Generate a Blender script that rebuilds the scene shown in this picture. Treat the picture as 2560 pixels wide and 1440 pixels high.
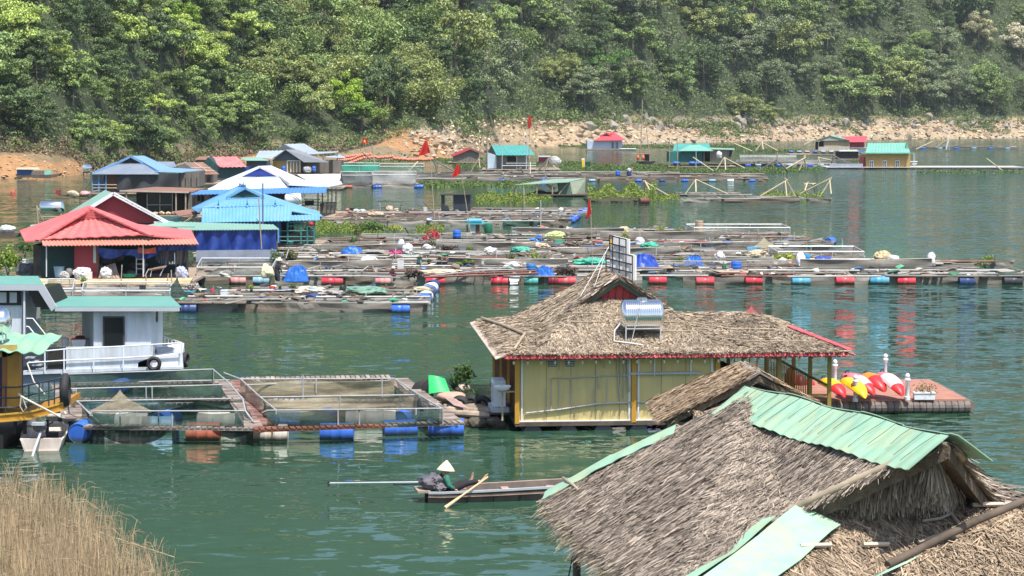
import bpy,bmesh,math,random
import numpy as np
from mathutils import Vector,Matrix,Euler,noise as mnoise
for _o in list(bpy.data.objects):
 bpy.data.objects.remove(_o)
scene = bpy.context.scene
COL = scene.collection
R = math.radians
random.seed(7)
RNG = np.random.default_rng(11)
# camera
F = 5500.0
CAM_H = 9.0
HORIZON = 285.0
TH = math.atan((720 - HORIZON) / F)
cam = bpy.data.cameras.new('camera')
camo = bpy.data.objects.new('camera',cam)
COL.objects.link(camo)
camo.location = (0,0,CAM_H)
camo.rotation_euler = (math.pi / 2 - TH,0,0)
cam.sensor_width = 36
cam.lens = F / 2560 * 36
cam.clip_start = 0.5
cam.clip_end = 6000
scene.camera = camo
# sky, sun, exposure
SUN_EL,SUN_AZ = 66.0,150.0
world = bpy.data.worlds.new('World')
scene.world = world
world.use_nodes = True
nt = world.node_tree
nt.nodes.clear()
sky = nt.nodes.new('ShaderNodeTexSky')
sky.sky_type = 'NISHITA'
sky.sun_disc = False
sky.sun_elevation = R(SUN_EL)
sky.sun_rotation = R(SUN_AZ)
sky.air_density = 1.0
sky.dust_density = 1.6
bg = nt.nodes.new('ShaderNodeBackground')
bg.inputs['Strength'].default_value = 0.13
wo = nt.nodes.new('ShaderNodeOutputWorld')
nt.links.new(sky.outputs[0],bg.inputs['Color'])
nt.links.new(bg.outputs[0],wo.inputs['Surface'])
sl = bpy.data.lights.new('sun','SUN')
sl.energy = 4.2
sl.angle = R(0.55)
sl.color = (1.0,0.95,0.87)
so = bpy.data.objects.new('sun',sl)
COL.objects.link(so)
_sd = Vector((math.sin(R(SUN_AZ)) * math.cos(R(SUN_EL)),math.cos(R(SUN_AZ)) * math.cos(R(SUN_EL)),math.sin(R(SUN_EL))))
so.rotation_euler = _sd.to_track_quat('Z','Y').to_euler()
so.location = (0,0,120)
scene.view_settings.view_transform = 'Standard'
scene.view_settings.look = 'None'
scene.view_settings.gamma = 1.0
scene.view_settings.exposure = 0.75
scene.cycles.max_bounces = 6
scene.cycles.transparent_max_bounces = 12
scene.cycles.use_denoising = True
# pixels to places
_FW = Vector((0,math.cos(TH),-math.sin(TH)))
_UP = Vector((0,math.sin(TH),math.cos(TH)))
def _ray(px,py):
 return _FW + Vector((1,0,0)) * ((px - 1280) / F) + _UP * ((720 - py) / F)
def W(px,py,z=0.0):
 d = _ray(px,py)
 t = (z - CAM_H) / d.z
 return Vector((d.x * t,d.y * t,z))
def D(px,py,Y):
 d = _ray(px,py)
 t = Y / d.y
 return Vector((d.x * t,Y,CAM_H + d.z * t))
def YW(py,z=0.0):
 return W(1280,py,z).y
def M(px,Y):
 return px * Y / F
# object helpers
def tag(o,label=None,cat=None,group=None,kind=None):
 if label: o['label'] = label
 if cat: o['category'] = cat
 if group: o['group'] = group
 if kind: o['kind'] = kind
 return o
def thing(name,label,cat,loc,group=None,rz=0.0):
 o = bpy.data.objects.new(name,None)
 o.empty_display_size = 0.3
 COL.objects.link(o)
 o.location = loc
 o.rotation_euler = (0,0,rz)
 return tag(o,label,cat,group)
def wloc(o):
 v = Vector((0,0,0))
 while o is not None:
  v += Vector(o.location)
  o = o.parent
 return v
def copy_tree(o,parent=None):
 c = o.copy()
 COL.objects.link(c)
 c.parent = parent
 for ch in KIDS.get(o.name,[]):
  copy_tree(ch,c)
 return c
KIDS = {}
class MB:
 """collects shapes in world (or local) coordinates and links them as ONE mesh"""
 def __init__(s):
  s.v = []; s.f = []
 def add(s,vs,fs):
  n = len(s.v)
  s.v.extend([tuple(p) for p in vs])
  s.f.extend([tuple(i + n for i in f) for f in fs])
  return s
 def box(s,c,size,rz=0.0,m=None):
  hx,hy,hz = size[0] / 2,size[1] / 2,size[2] / 2
  rot = m if m is not None else Matrix.Rotation(rz,3,'Z')
  c = Vector(c)
  vs = [c + rot @ Vector((x * hx,y * hy,z * hz)) for z in (-1,1) for y in (-1,1) for x in (-1,1)]
  return s.add(vs,[(0,2,3,1),(4,5,7,6),(0,1,5,4),(2,6,7,3),(0,4,6,2),(1,3,7,5)])
 def beam(s,p,q,w,h,roll=None):
  p,q = Vector(p),Vector(q)
  d = (q - p)
  L = d.length
  if L < 1e-6: return s
  d.normalize()
  up = Vector((0,0,1)) if abs(d.z) < 0.95 else Vector((0,1,0))
  r = d.cross(up).normalized()
  u = r.cross(d).normalized()
  vs = []
  for e in (p,q):
   for a,b in ((-1,-1),(1,-1),(1,1),(-1,1)):
    vs.append(e + r * (a * w / 2) + u * (b * h / 2))
  return s.add(vs,[(0,1,2,3),(7,6,5,4),(0,4,5,1),(1,5,6,2),(2,6,7,3),(3,7,4,0)])
 def tube(s,pts,r,n=6,r2=None):
  pts = [Vector(p) for p in pts]
  rs = [r + ((r2 if r2 is not None else r) - r) * i / max(1,len(pts) - 1) for i in range(len(pts))]
  vs = []; fs = []
  for i,p in enumerate(pts):
   a = pts[max(0,i - 1)]; b = pts[min(len(pts) - 1,i + 1)]
   d = (b - a).normalized()
   up = Vector((0,0,1)) if abs(d.z) < 0.9 else Vector((0,1,0))
   x = d.cross(up).normalized(); y = x.cross(d).normalized()
   for k in range(n):
    t = 2 * math.pi * k / n
    vs.append(p + (x * math.cos(t) + y * math.sin(t)) * rs[i])
  for i in range(len(pts) - 1):
   for k in range(n):
    k2 = (k + 1) % n
    fs.append((i * n + k,i * n + k2,(i + 1) * n + k2,(i + 1) * n + k))
  fs.append(tuple(range(n))[::-1])
  fs.append(tuple((len(pts) - 1) * n + k for k in range(n)))
  return s.add(vs,fs)
 def lathe(s,prof,n=16,m=None,cap=True):
  """prof: (radius, z) pairs about local Z; m: 4x4"""
  m = m or Matrix.Identity(4)
  vs = []; fs = []
  for (r,z) in prof:
   for k in range(n):
    t = 2 * math.pi * k / n
    vs.append(m @ Vector((r * math.cos(t),r * math.sin(t),z)))
  for i in range(len(prof) - 1):
   for k in range(n):
    k2 = (k + 1) % n
    fs.append((i * n + k,i * n + k2,(i + 1) * n + k2,(i + 1) * n + k))
  if cap:
   fs.append(tuple(range(n))[::-1])
   fs.append(tuple((len(prof) - 1) * n + k for k in range(n)))
  return s.add(vs,fs)
 def sheet(s,a,b,c,d,nu,nv,off=None,t=0.03,back=True):
  """bilinear sheet a-b (u) / a-d (v) with an offset function (u metres, v metres) along the normal, closed with thickness t"""
  a,b,c,d = Vector(a),Vector(b),Vector(c),Vector(d)
  nrm = (b - a).cross(d - a).normalized()
  if nrm.z < 0: nrm = -nrm
  Lu = ((b - a).length + (c - d).length) / 2; Lv = ((d - a).length + (c - b).length) / 2
  top = []; bot = []
  for j in range(nv + 1):
   v = j / nv
   for i in range(nu + 1):
    u = i / nu
    p = (a * (1 - u) + b * u) * (1 - v) + (d * (1 - u) + c * u) * v
    o = off(u * Lu,v * Lv) if off else 0.0
    top.append(p + nrm * o); bot.append(p + nrm * (o - t))
  n1 = nu + 1
  fs = []
  N = len(top)
  for j in range(nv):
   for i in range(nu):
    q = (j * n1 + i,j * n1 + i + 1,(j + 1) * n1 + i + 1,(j + 1) * n1 + i)
    fs.append(q); fs.append(tuple(N + k for k in q[::-1]))
  rim = [i for i in range(n1)] + [j * n1 + nu for j in range(1,nv + 1)] + [nv * n1 + i for i in range(nu - 1,-1,-1)] + [j * n1 for j in range(nv - 1,0,-1)]
  for k in range(len(rim)):
   p,q = rim[k],rim[(k + 1) % len(rim)]
   fs.append((p,N + p,N + q,q))
  return s.add(top + bot,fs)
 def prism(s,poly,ext):
  """closed slab: polygon points pushed along vector ext"""
  poly = [Vector(p) for p in poly]; ext = Vector(ext)
  n = len(poly)
  vs = poly + [p + ext for p in poly]
  fs = [tuple(range(n)),tuple(n + k for k in range(n))[::-1]]
  for k in range(n):
   fs.append((k,n + k,n + (k + 1) % n,(k + 1) % n))
  return s.add(vs,fs)
 def blob(s,c,rad,seed=0,amp=0.25,sub=2,flat=0.0,freq=1.6,crump=0.0):
  bm = bmesh.new()
  bmesh.ops.create_icosphere(bm,subdivisions=sub,radius=1)
  rr = random.Random(seed)
  ph = [(rr.uniform(-1,1) * freq * 2,rr.uniform(-1,1) * freq * 2,rr.uniform(-1,1) * freq * 2,rr.uniform(0,6.28)) for _ in range(6)]
  c = Vector(c)
  vs = []; so_ = Vector((seed * 3.7 % 50,seed * 1.3 % 50,5.0))
  for v in bm.verts:
   p = v.co
   if crump:
    p = p * (1 + crump * (1 - 2.2 * abs(mnoise.noise(p * 2.1 + so_))) * .6 + crump * .5 * (1 - 2 * abs(mnoise.noise(p * 5.3 + so_))))
   o = sum(math.sin(a * p.x + b * p.y + g * p.z + h) for a,b,g,h in ph) / 6
   q = p * (1 + amp * 2 * o)
   if flat and q.z < -flat: q.z = -flat
   vs.append(c + Vector((q.x * rad[0],q.y * rad[1],q.z * rad[2])))
  fs = [tuple(v.index for v in f.verts) for f in bm.faces]
  bm.free()
  return s.add(vs,fs)
 def build(s,name,mat,parent=None,smooth=False,local=False):
  off = Vector((0,0,0)) if (parent is None or local) else wloc(parent)
  me = bpy.data.meshes.new(name)
  me.from_pydata([(p[0] - off.x,p[1] - off.y,p[2] - off.z) for p in s.v],[],s.f)
  if mat is not None:
   me.materials.append(mat)
  me.validate()
  if smooth:
   me.polygons.foreach_set('use_smooth',[True] * len(me.polygons))
   try: me.set_sharp_from_angle(angle=R(50))
   except Exception: pass
  o = bpy.data.objects.new(name,me)
  COL.objects.link(o)
  if parent is not None:
   o.parent = parent
   KIDS.setdefault(parent.name,[]).append(o)
  return o
 def solo(s,name,mat,base,label,cat,group=None,smooth=False):
  """a thing that is one mesh, with its origin at its base"""
  base = Vector(base)
  s.v = [(p[0] - base.x,p[1] - base.y,p[2] - base.z) for p in s.v]
  o = s.build(name,mat,None,smooth)
  o.location = base
  return tag(o,label,cat,group)
def quads_object(name,V,mat,parent=None,sub=True,tri=False):
 """many separate quads (N,4,3) as one mesh, fast"""
 V = np.asarray(V,dtype=np.float32)
 if parent is not None and sub:
  V = V - np.array(wloc(parent),dtype=np.float32)
 n,k = V.shape[0],V.shape[1]
 me = bpy.data.meshes.new(name)
 me.vertices.add(n * k)
 me.vertices.foreach_set('co',V.reshape(-1))
 me.loops.add(n * k)
 me.loops.foreach_set('vertex_index',np.arange(n * k,dtype=np.int32))
 me.polygons.add(n)
 me.polygons.foreach_set('loop_start',np.arange(0,n * k,k,dtype=np.int32))
 try: me.polygons.foreach_set('loop_total',np.full(n,k,dtype=np.int32))
 except Exception: pass
 me.update(calc_edges=True)
 me.materials.append(mat)
 o = bpy.data.objects.new(name,me)
 COL.objects.link(o)
 if parent is not None:
  o.parent = parent
  KIDS.setdefault(parent.name,[]).append(o)
 return o
# materials
def _mixrgb(nt,a,b,fac,blend='MIX'):
 n = nt.nodes.new('ShaderNodeMix'); n.data_type = 'RGBA'; n.blend_type = blend
 for sock,val in ((n.inputs[0],fac),(n.inputs[6],a),(n.inputs[7],b)):
  if hasattr(val,'is_linked') or isinstance(val,bpy.types.NodeSocket): nt.links.new(val,sock)
  elif isinstance(val,(int,float)): sock.default_value = val
  else: sock.default_value = (*val[:3],1)
 return n.outputs[2]
def _noise(nt,scale,detail=3,rough=0.6,vec=None,stretch=None,coord='Object'):
 if vec is None:
  tc = nt.nodes.new('ShaderNodeTexCoord'); vec = tc.outputs[coord]
 if stretch:
  mp = nt.nodes.new('ShaderNodeMapping'); mp.inputs['Scale'].default_value = stretch
  nt.links.new(vec,mp.inputs['Vector']); vec = mp.outputs[0]
 n = nt.nodes.new('ShaderNodeTexNoise')
 n.inputs['Scale'].default_value = scale; n.inputs['Detail'].default_value = detail; n.inputs['Roughness'].default_value = rough
 nt.links.new(vec,n.inputs['Vector'])
 return n.outputs['Fac']
def _ramp(nt,fac,lo,hi):
 n = nt.nodes.new('ShaderNodeMapRange')
 n.inputs['From Min'].default_value = lo; n.inputs['From Max'].default_value = hi
 nt.links.new(fac,n.inputs['Value'])
 return n.outputs[0]
def srgb(r,g,b):
 def c(x):
  x /= 255.0
  return x / 12.92 if x <= 0.04045 else ((x + 0.055) / 1.055) ** 2.4
 return (c(r),c(g),c(b))
_MATS = {}
def mat(name,col,rough=0.65,metal=0.0,var=0.18,scale=1.5,dirt=None,dirt_amt=0.0,dscale=0.8,dstretch=(1,1,0.25),bump=0.0,bscale=8.0,island=0.0,spec=0.4,alpha=None,transl=0.0,stretch=None,grime=None):
 if name in _MATS: return _MATS[name]
 m = bpy.data.materials.new(name); m.use_nodes = True
 nt = m.node_tree; b = nt.nodes['Principled BSDF']
 b.inputs['Roughness'].default_value = rough; b.inputs['Metallic'].default_value = metal
 b.inputs['Specular IOR Level'].default_value = spec
 f = _ramp(nt,_noise(nt,scale,4,0.65,stretch=stretch),0.3,0.7)
 lo = tuple(c * (1 - var) for c in col); hi = tuple(min(0.95,c * (1 + var)) for c in col)
 out = _mixrgb(nt,lo,hi,f)
 if dirt is not None:
  g = _ramp(nt,_noise(nt,dscale,5,0.7,stretch=dstretch),0.52 - 0.22 * dirt_amt,0.78 - 0.2 * dirt_amt)
  mm = nt.nodes.new('ShaderNodeMath'); mm.operation = 'MULTIPLY'; mm.inputs[1].default_value = min(1,0.4 + dirt_amt * 0.6)
  nt.links.new(g,mm.inputs[0])
  cl = nt.nodes.new('ShaderNodeClamp'); nt.links.new(mm.outputs[0],cl.inputs[0])
  out = _mixrgb(nt,out,dirt,cl.outputs[0])
 if island:
  geo = nt.nodes.new('ShaderNodeNewGeometry')
  mr = nt.nodes.new('ShaderNodeMapRange'); mr.inputs['To Min'].default_value = 1 - island; mr.inputs['To Max'].default_value = 1 + island * 0.8
  nt.links.new(geo.outputs['Random Per Island'],mr.inputs['Value'])
  vm = nt.nodes.new('ShaderNodeVectorMath'); vm.operation = 'SCALE'
  nt.links.new(out,vm.inputs[0]); nt.links.new(mr.outputs[0],vm.inputs['Scale'])
  out = vm.outputs[0]
 if grime is not None:
  tc = nt.nodes.new('ShaderNodeTexCoord'); sp_ = nt.nodes.new('ShaderNodeSeparateXYZ'); nt.links.new(tc.outputs['Object'],sp_.inputs[0])
  mz = nt.nodes.new('ShaderNodeMath'); mz.operation = 'MULTIPLY_ADD'; mz.inputs[1].default_value = -.16; nt.links.new(_noise(nt,5,3),mz.inputs[0]); nt.links.new(sp_.outputs['Z'],mz.inputs[2])
  gr = nt.nodes.new('ShaderNodeMapRange'); gr.inputs['From Min'].default_value = grime; gr.inputs['From Max'].default_value = grime - .12; gr.inputs['To Max'].default_value = .85; nt.links.new(mz.outputs[0],gr.inputs['Value'])
  out = _mixrgb(nt,out,(0.045,0.05,0.035),gr.outputs[0])
 nt.links.new(out,b.inputs['Base Color'])
 if bump:
  bp = nt.nodes.new('ShaderNodeBump'); bp.inputs['Strength'].default_value = bump; bp.inputs['Distance'].default_value = 0.05
  nt.links.new(_noise(nt,bscale,4,0.6),bp.inputs['Height']); nt.links.new(bp.outputs[0],b.inputs['Normal'])
 if alpha is not None:
  b.inputs['Alpha'].default_value = alpha
 if transl:
  tr = nt.nodes.new('ShaderNodeBsdfTranslucent'); nt.links.new(out,tr.inputs[0])
  mx = nt.nodes.new('ShaderNodeMixShader'); mx.inputs[0].default_value = transl
  o = nt.nodes['Material Output']
  nt.links.new(b.outputs[0],mx.inputs[1]); nt.links.new(tr.outputs[0],mx.inputs[2]); nt.links.new(mx.outputs[0],o.inputs['Surface'])
 _MATS[name] = m
 return m
def leafmat(name,col=None,island=0.45,transl=0.3,warm=0.3):
 """leaf colour: the object's own colour (viewport colour) or a fixed one, varied leaf by leaf"""
 if name in _MATS: return _MATS[name]
 m = bpy.data.materials.new(name); m.use_nodes = True
 nt = m.node_tree; b = nt.nodes['Principled BSDF']
 b.inputs['Roughness'].default_value = 0.55; b.inputs['Specular IOR Level'].default_value = 0.35
 if col is None:
  oi = nt.nodes.new('ShaderNodeObjectInfo'); src = oi.outputs['Color']
 else:
  rg = nt.nodes.new('ShaderNodeRGB'); rg.outputs[0].default_value = (*col,1); src = rg.outputs[0]
 geo = nt.nodes.new('ShaderNodeNewGeometry')
 mr = nt.nodes.new('ShaderNodeMapRange'); mr.inputs['To Min'].default_value = 1 - island; mr.inputs['To Max'].default_value = 1 + island
 nt.links.new(geo.outputs['Random Per Island'],mr.inputs['Value'])
 vm = nt.nodes.new('ShaderNodeVectorMath'); vm.operation = 'SCALE'
 nt.links.new(src,vm.inputs[0]); nt.links.new(mr.outputs[0],vm.inputs['Scale'])
 n2 = _ramp(nt,_noise(nt,0.55,2,0.5),0.35,0.7)
 hot = nt.nodes.new('ShaderNodeVectorMath'); hot.operation = 'MULTIPLY'; hot.inputs[1].default_value = (1.45,1.25,0.8)
 nt.links.new(vm.outputs[0],hot.inputs[0])
 mm = nt.nodes.new('ShaderNodeMath'); mm.operation = 'MULTIPLY'; mm.inputs[1].default_value = warm * 2
 nt.links.new(n2,mm.inputs[0])
 out = _mixrgb(nt,vm.outputs[0],hot.outputs[0],mm.outputs[0])
 nt.links.new(out,b.inputs['Base Color'])
 tr = nt.nodes.new('ShaderNodeBsdfTranslucent'); nt.links.new(out,tr.inputs[0])
 mx = nt.nodes.new('ShaderNodeMixShader'); mx.inputs[0].default_value = transl
 o = nt.nodes['Material Output']
 nt.links.new(b.outputs[0],mx.inputs[1]); nt.links.new(tr.outputs[0],mx.inputs[2]); nt.links.new(mx.outputs[0],o.inputs['Surface'])
 _MATS[name] = m
 return m
# the setting: water, lake bed, hills
def tab(t,x):
 if x <= t[0][0]: return t[0][1]
 for (a,b),(c,d) in zip(t,t[1:]):
  if x <= c: return b + (d - b) * (x - a) / (c - a)
 return t[-1][1]
def npcol(ob,cols):
 at = ob.data.color_attributes.new('ground_colour','FLOAT_COLOR','POINT')
 at.data.foreach_set('color',np.asarray(cols,dtype=np.float32).reshape(-1))
# water
wm = bpy.data.materials.new('lake_water'); wm.use_nodes = True
nt = wm.node_tree; b = nt.nodes['Principled BSDF']
b.inputs['IOR'].default_value = 1.33; b.inputs['Specular IOR Level'].default_value = 0.32
tc = nt.nodes.new('ShaderNodeTexCoord')
tone = _ramp(nt,_noise(nt,0.02,3,0.6,tc.outputs['Object']),0.35,0.65)
nt.links.new(_mixrgb(nt,(0.022,0.058,0.036),(0.031,0.079,0.047),tone),b.inputs['Base Color'])
sx = nt.nodes.new('ShaderNodeSeparateXYZ'); nt.links.new(tc.outputs['Object'],sx.inputs[0])
rg_ = nt.nodes.new('ShaderNodeMapRange'); rg_.inputs['From Min'].default_value = 80; rg_.inputs['From Max'].default_value = 300
rg_.inputs['To Min'].default_value = 0.03; rg_.inputs['To Max'].default_value = 0.09
nt.links.new(sx.outputs['Y'],rg_.inputs['Value']); nt.links.new(rg_.outputs[0],b.inputs['Roughness'])
mr = nt.nodes.new('ShaderNodeMapRange'); mr.inputs['From Min'].default_value = 0.0; mr.inputs['From Max'].default_value = 0.19
mr.inputs['To Min'].default_value = 0.0; mr.inputs['To Max'].default_value = 1.0
dv = nt.nodes.new('ShaderNodeMath'); dv.operation = 'DIVIDE'
ad = nt.nodes.new('ShaderNodeMath'); ad.operation = 'ADD'; ad.inputs[1].default_value = 10.0
nt.links.new(sx.outputs['Y'],ad.inputs[0])
nt.links.new(sx.outputs['X'],dv.inputs[0]); nt.links.new(ad.outputs[0],dv.inputs[1])
nt.links.new(dv.outputs[0],mr.inputs['Value'])
gust = _ramp(nt,_noise(nt,0.05,3,0.6,tc.outputs['Object'],stretch=(0.5,1,1)),0.36,0.66)
st = nt.nodes.new('ShaderNodeMath'); st.operation = 'MULTIPLY_ADD'
nt.links.new(mr.outputs[0],st.inputs[0]); st.inputs[1].default_value = 1.35
g2 = nt.nodes.new('ShaderNodeMath'); g2.operation = 'MULTIPLY_ADD'; g2.inputs[1].default_value = 0.36; g2.inputs[2].default_value = 0.24
nt.links.new(gust,g2.inputs[0]); nt.links.new(g2.outputs[0],st.inputs[2])
def ripple(scale,detail,stretch):
 mp = nt.nodes.new('ShaderNodeMapping'); mp.inputs['Scale'].default_value = stretch; nt.links.new(tc.outputs['Object'],mp.inputs['Vector'])
 n = nt.nodes.new('ShaderNodeTexNoise'); n.inputs['Scale'].default_value = scale; n.inputs['Detail'].default_value = detail; n.inputs['Roughness'].default_value = .55
 nt.links.new(mp.outputs[0],n.inputs['Vector'])
 sb = nt.nodes.new('ShaderNodeVectorMath'); sb.operation = 'SUBTRACT'; sb.inputs[1].default_value = (.5,.5,.5); nt.links.new(n.outputs['Color'],sb.inputs[0])
 return sb.outputs[0]
def vop(op,a,b_):
 v = nt.nodes.new('ShaderNodeVectorMath'); v.operation = op
 for s_,x in ((v.inputs[0],a),(v.inputs[1],b_)):
  if isinstance(x,tuple): s_.default_value = x
  else: nt.links.new(x,s_)
 return v.outputs[0]
sl1 = vop('ADD',ripple(2.7,4,(.5,1.0,1)),vop('MULTIPLY',ripple(.55,2,(.5,1,1)),(.45,.45,0)))
sl2 = nt.nodes.new('ShaderNodeVectorMath'); sl2.operation = 'SCALE'; nt.links.new(sl1,sl2.inputs[0]); nt.links.new(st.outputs[0],sl2.inputs['Scale'])
nrm_ = vop('ADD',vop('MULTIPLY',sl2.outputs[0],(.42,.80,0)),(0,0,1))
nv_ = nt.nodes.new('ShaderNodeVectorMath'); nv_.operation = 'NORMALIZE'; nt.links.new(nrm_,nv_.inputs[0])
nt.links.new(nv_.outputs[0],b.inputs['Normal'])
mb = MB(); mb.add([(-1500,-300,0),(1500,-300,0),(1500,1200,0),(-1500,1200,0)],[(0,1,2,3)])
tag(mb.build('lake_water',wm),kind='structure')
# the hills: one ground sheet from under the water to above the picture, in columns fanning out from the viewpoint
SHORE = [(-900,452),(0,446),(120,444),(200,437),(300,426),(450,415),(640,406),(900,402),(1060,400),(1130,396),(1180,386),(1250,372),(1340,366),(1450,364),(1700,357),(2000,351),(2200,348),(2560,345),(3500,343)]
BANKH = [(-900,4),(0,4.2),(180,3.4),(260,2.0),(450,2.2),(640,2.5),(900,4.0),(1050,5.5),(1150,6.5),(1300,8),(1500,7.2),(1800,5.8),(2100,6.5),(2560,6.5),(3500,7)]
BANKS = [(-900,9),(0,9),(200,8),(450,6),(700,8),(960,16),(1100,24),(1250,30),(1450,22),(1800,13),(2100,14),(2560,14),(3500,14)]
SLOPE = [(-900,0.85),(0,0.80),(300,0.74),(550,0.62),(700,0.48),(950,0.40),(1150,0.46),(1350,0.62),(1600,0.74),(2560,0.78),(3500,0.78)]
CREST = [(-900,.55),(600,.52),(1500,.46),(1900,.42),(2300,.36),(3500,.3)]
def hnoise(x,y):
 return (math.sin(x * .071 + 1.3) * math.cos(y * .063 + .4) + .6 * math.sin(x * .151 + y * .117 + 2) + .4 * math.sin(x * .31 - y * .27))
def shoreY(px): return CAM_H * F / (tab(SHORE,px) - HORIZON)
def ground_z(px,s):
 X = (px - 1280) / F * (shoreY(px) + s)
 Y = shoreY(px) + s
 B,S = tab(BANKH,px),tab(BANKS,px)
 if s <= 0: return 0.35 * s - 0.15
 if s <= S: z = B * (s / S) ** 0.85
 else: z = B + (s - S) * tab(SLOPE,px)
 w = min(1,s / 6)
 if s > 120: z = min(z,B + (120 - S) * tab(SLOPE,px) + (s - 120) * tab(CREST,px))
 z += hnoise(X,Y) * (0.25 * w + max(0,s - S) * 0.05 * min(1,1))  if s < 60 else hnoise(X,Y) * (0.25 + min(3.2,(s - S) * .05))
 return z - 0.05
def ground(px,s):
 Y = shoreY(px) + s
 return Vector(((px - 1280) / F * Y,Y,ground_z(px,s)))
pxs = list(range(-900,3500,14))
ss = [-12,-5,-2,-.7,0,.6,1.2,2,3,4,5,6,7,8,9.5,11,13,15,17,20,23,26,30,34,38,43,48,54,60,68,76,86,98,112,130,150,175,220,280,350,430,520]
vs = []; cols = []
def ground_colour(px,s):
 rr = math.sin(px * .05 + s) * .5 + math.sin(px * .013 - s * .7) * .5
 orange = (0.43,0.235,0.105); tan = (0.46,0.34,0.205); brush = (0.25,0.20,0.12); leafy = (0.062,0.078,0.035); grassy = (0.13,0.16,0.045); pale = (0.42,0.34,0.24)
 S = tab(BANKS,px)
 if s > 85: c = (0.026,0.038,0.020)  # slope above the view, coloured darker so the water reflects darker
 elif s > S + 2: c = leafy
 elif px < 215: c = orange if s < 5.5 + rr else (0.26,0.19,0.10)
 elif px < 560: c = brush if s > 1.2 else (0.34,0.22,0.12)
 elif px < 650: c = orange if s < 11 else brush
 elif px < 940: c = brush
 elif px < 1130:
  e = 950 + (S - s) / S * 190
  c = orange if abs(px - e) < 80 else (brush if px < e else pale)
 elif px < 1430: c = grassy if s > S * .72 + rr * 3 else tan
 else: c = pale if rr > -0.1 else tan
 return c
for px in pxs:
 for s in ss:
  vs.append(ground(px,s)); cols.append((*ground_colour(px,s),1))
fs = []
n = len(ss)
for i in range(len(pxs) - 1):
 for j in range(n - 1):
  fs.append((i * n + j,(i + 1) * n + j,(i + 1) * n + j + 1,i * n + j + 1))
gm = bpy.data.materials.new('hillside_ground'); gm.use_nodes = True
nt = gm.node_tree; b = nt.nodes['Principled BSDF']; b.inputs['Roughness'].default_value = 0.95
vc = nt.nodes.new('ShaderNodeVertexColor'); vc.layer_name = 'ground_colour'
f = _ramp(nt,_noise(nt,0.9,6,0.7),0.3,0.7)
dk = nt.nodes.new('ShaderNodeVectorMath'); dk.operation = 'SCALE'; dk.inputs['Scale'].default_value = 0.55
nt.links.new(vc.outputs[0],dk.inputs[0])
nt.links.new(_mixrgb(nt,dk.outputs[0],vc.outputs[0],f),b.inputs['Base Color'])
bp = nt.nodes.new('ShaderNodeBump'); bp.inputs['Strength'].default_value = 0.8; bp.inputs['Distance'].default_value = 0.5
nt.links.new(_noise(nt,1.2,6,0.65),bp.inputs['Height']); nt.links.new(bp.outputs[0],b.inputs['Normal'])
mb = MB(); mb.v = vs; mb.f = fs
hill = mb.build('hills',gm,smooth=True)
npcol(hill,cols)
tag(hill,kind='structure')
mb = MB(); mb.add([(-1500,-300,-4),(1500,-300,-4),(1500,300,-4),(-1500,300,-4)],[(0,1,2,3)])
tag(mb.build('lake_bed',mat('lake_mud',(0.05,0.06,0.035))),kind='structure')
# leaves
def leaf_quads(cent,nrm,length,width,rng):
 """rhombus leaves at cent (N,3) facing nrm (N,3)"""
 N = len(cent)
 nrm = nrm / (np.linalg.norm(nrm,axis=1,keepdims=True) + 1e-9)
 rv = rng.normal(size=(N,3))
 a = np.cross(nrm,rv); a /= (np.linalg.norm(a,axis=1,keepdims=True) + 1e-9)
 bb = np.cross(nrm,a)
 L = (length * rng.uniform(.6,1.3,(N,1))) / 2; Wd = (width * rng.uniform(.6,1.3,(N,1))) / 2
 bend = nrm * L * 0.35
 return np.stack([cent - a * L - bend,cent + bb * Wd,cent + a * L - bend,cent - bb * Wd],axis=1)
def sphere_dirs(n,rng,zmin=-0.6):
 d = rng.normal(size=(n * 3,3)); d /= np.linalg.norm(d,axis=1,keepdims=True)
 d = d[d[:,2] > zmin][:n]
 return d
def crown_quads(seed,rx,rz,nclump,per,clump,leaf,wid,jag=0.35,zc=None):
 rng = np.random.default_rng(seed)
 out = []
 d = sphere_dirs(nclump,rng,-0.75)
 for k in range(len(d)):
  rr = rng.uniform(.35,1.0) ** .6 * (1 + rng.normal() * jag * .4)
  c = np.array([d[k,0] * rx * rr,d[k,1] * rx * rr,d[k,2] * rz * rr])
  cr = clump * rng.uniform(.6,1.35)
  dd = sphere_dirs(per,rng,-0.5)
  rad = cr * rng.uniform(.55,1.05,(len(dd),1))
  p = c + dd * rad * np.array([1.15,1.15,.72])
  nn = dd + rng.normal(size=dd.shape) * .55 + np.array([0,0,.35])
  out.append(leaf_quads(p,nn,leaf,wid,rng))
 V = np.concatenate(out)
 if zc is not None: V = V + np.array([0,0,zc])
 return V
def bamboo_quads(seed,h,rad,nculm,per):
 """a clump of arching culms carrying small narrow leaves"""
 rng = np.random.default_rng(seed); out = []
 for k in range(nculm):
  a = rng.uniform(0,6.283); r = rad * rng.uniform(.2,1); hh = h * rng.uniform(.65,1.05)
  t = rng.uniform(.25,1,per) ** .8
  x = math.cos(a) * r * t ** 2.2; y = math.sin(a) * r * t ** 2.2
  z = hh * (t - .18 * t ** 4)
  p = np.stack([x,y,z],1) + rng.normal(size=(per,3)) * (.34 + .35 * t[:,None])
  nn = rng.normal(size=(per,3)) + np.array([0,0,.5])
  out.append(leaf_quads(p,nn,.62,.26,rng))
 return np.concatenate(out)
LEAF = leafmat('forest_leaf',None,.5,.14,.3)
BARK = mat('bark',(0.13,0.11,0.085),.9,bump=.3)
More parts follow.
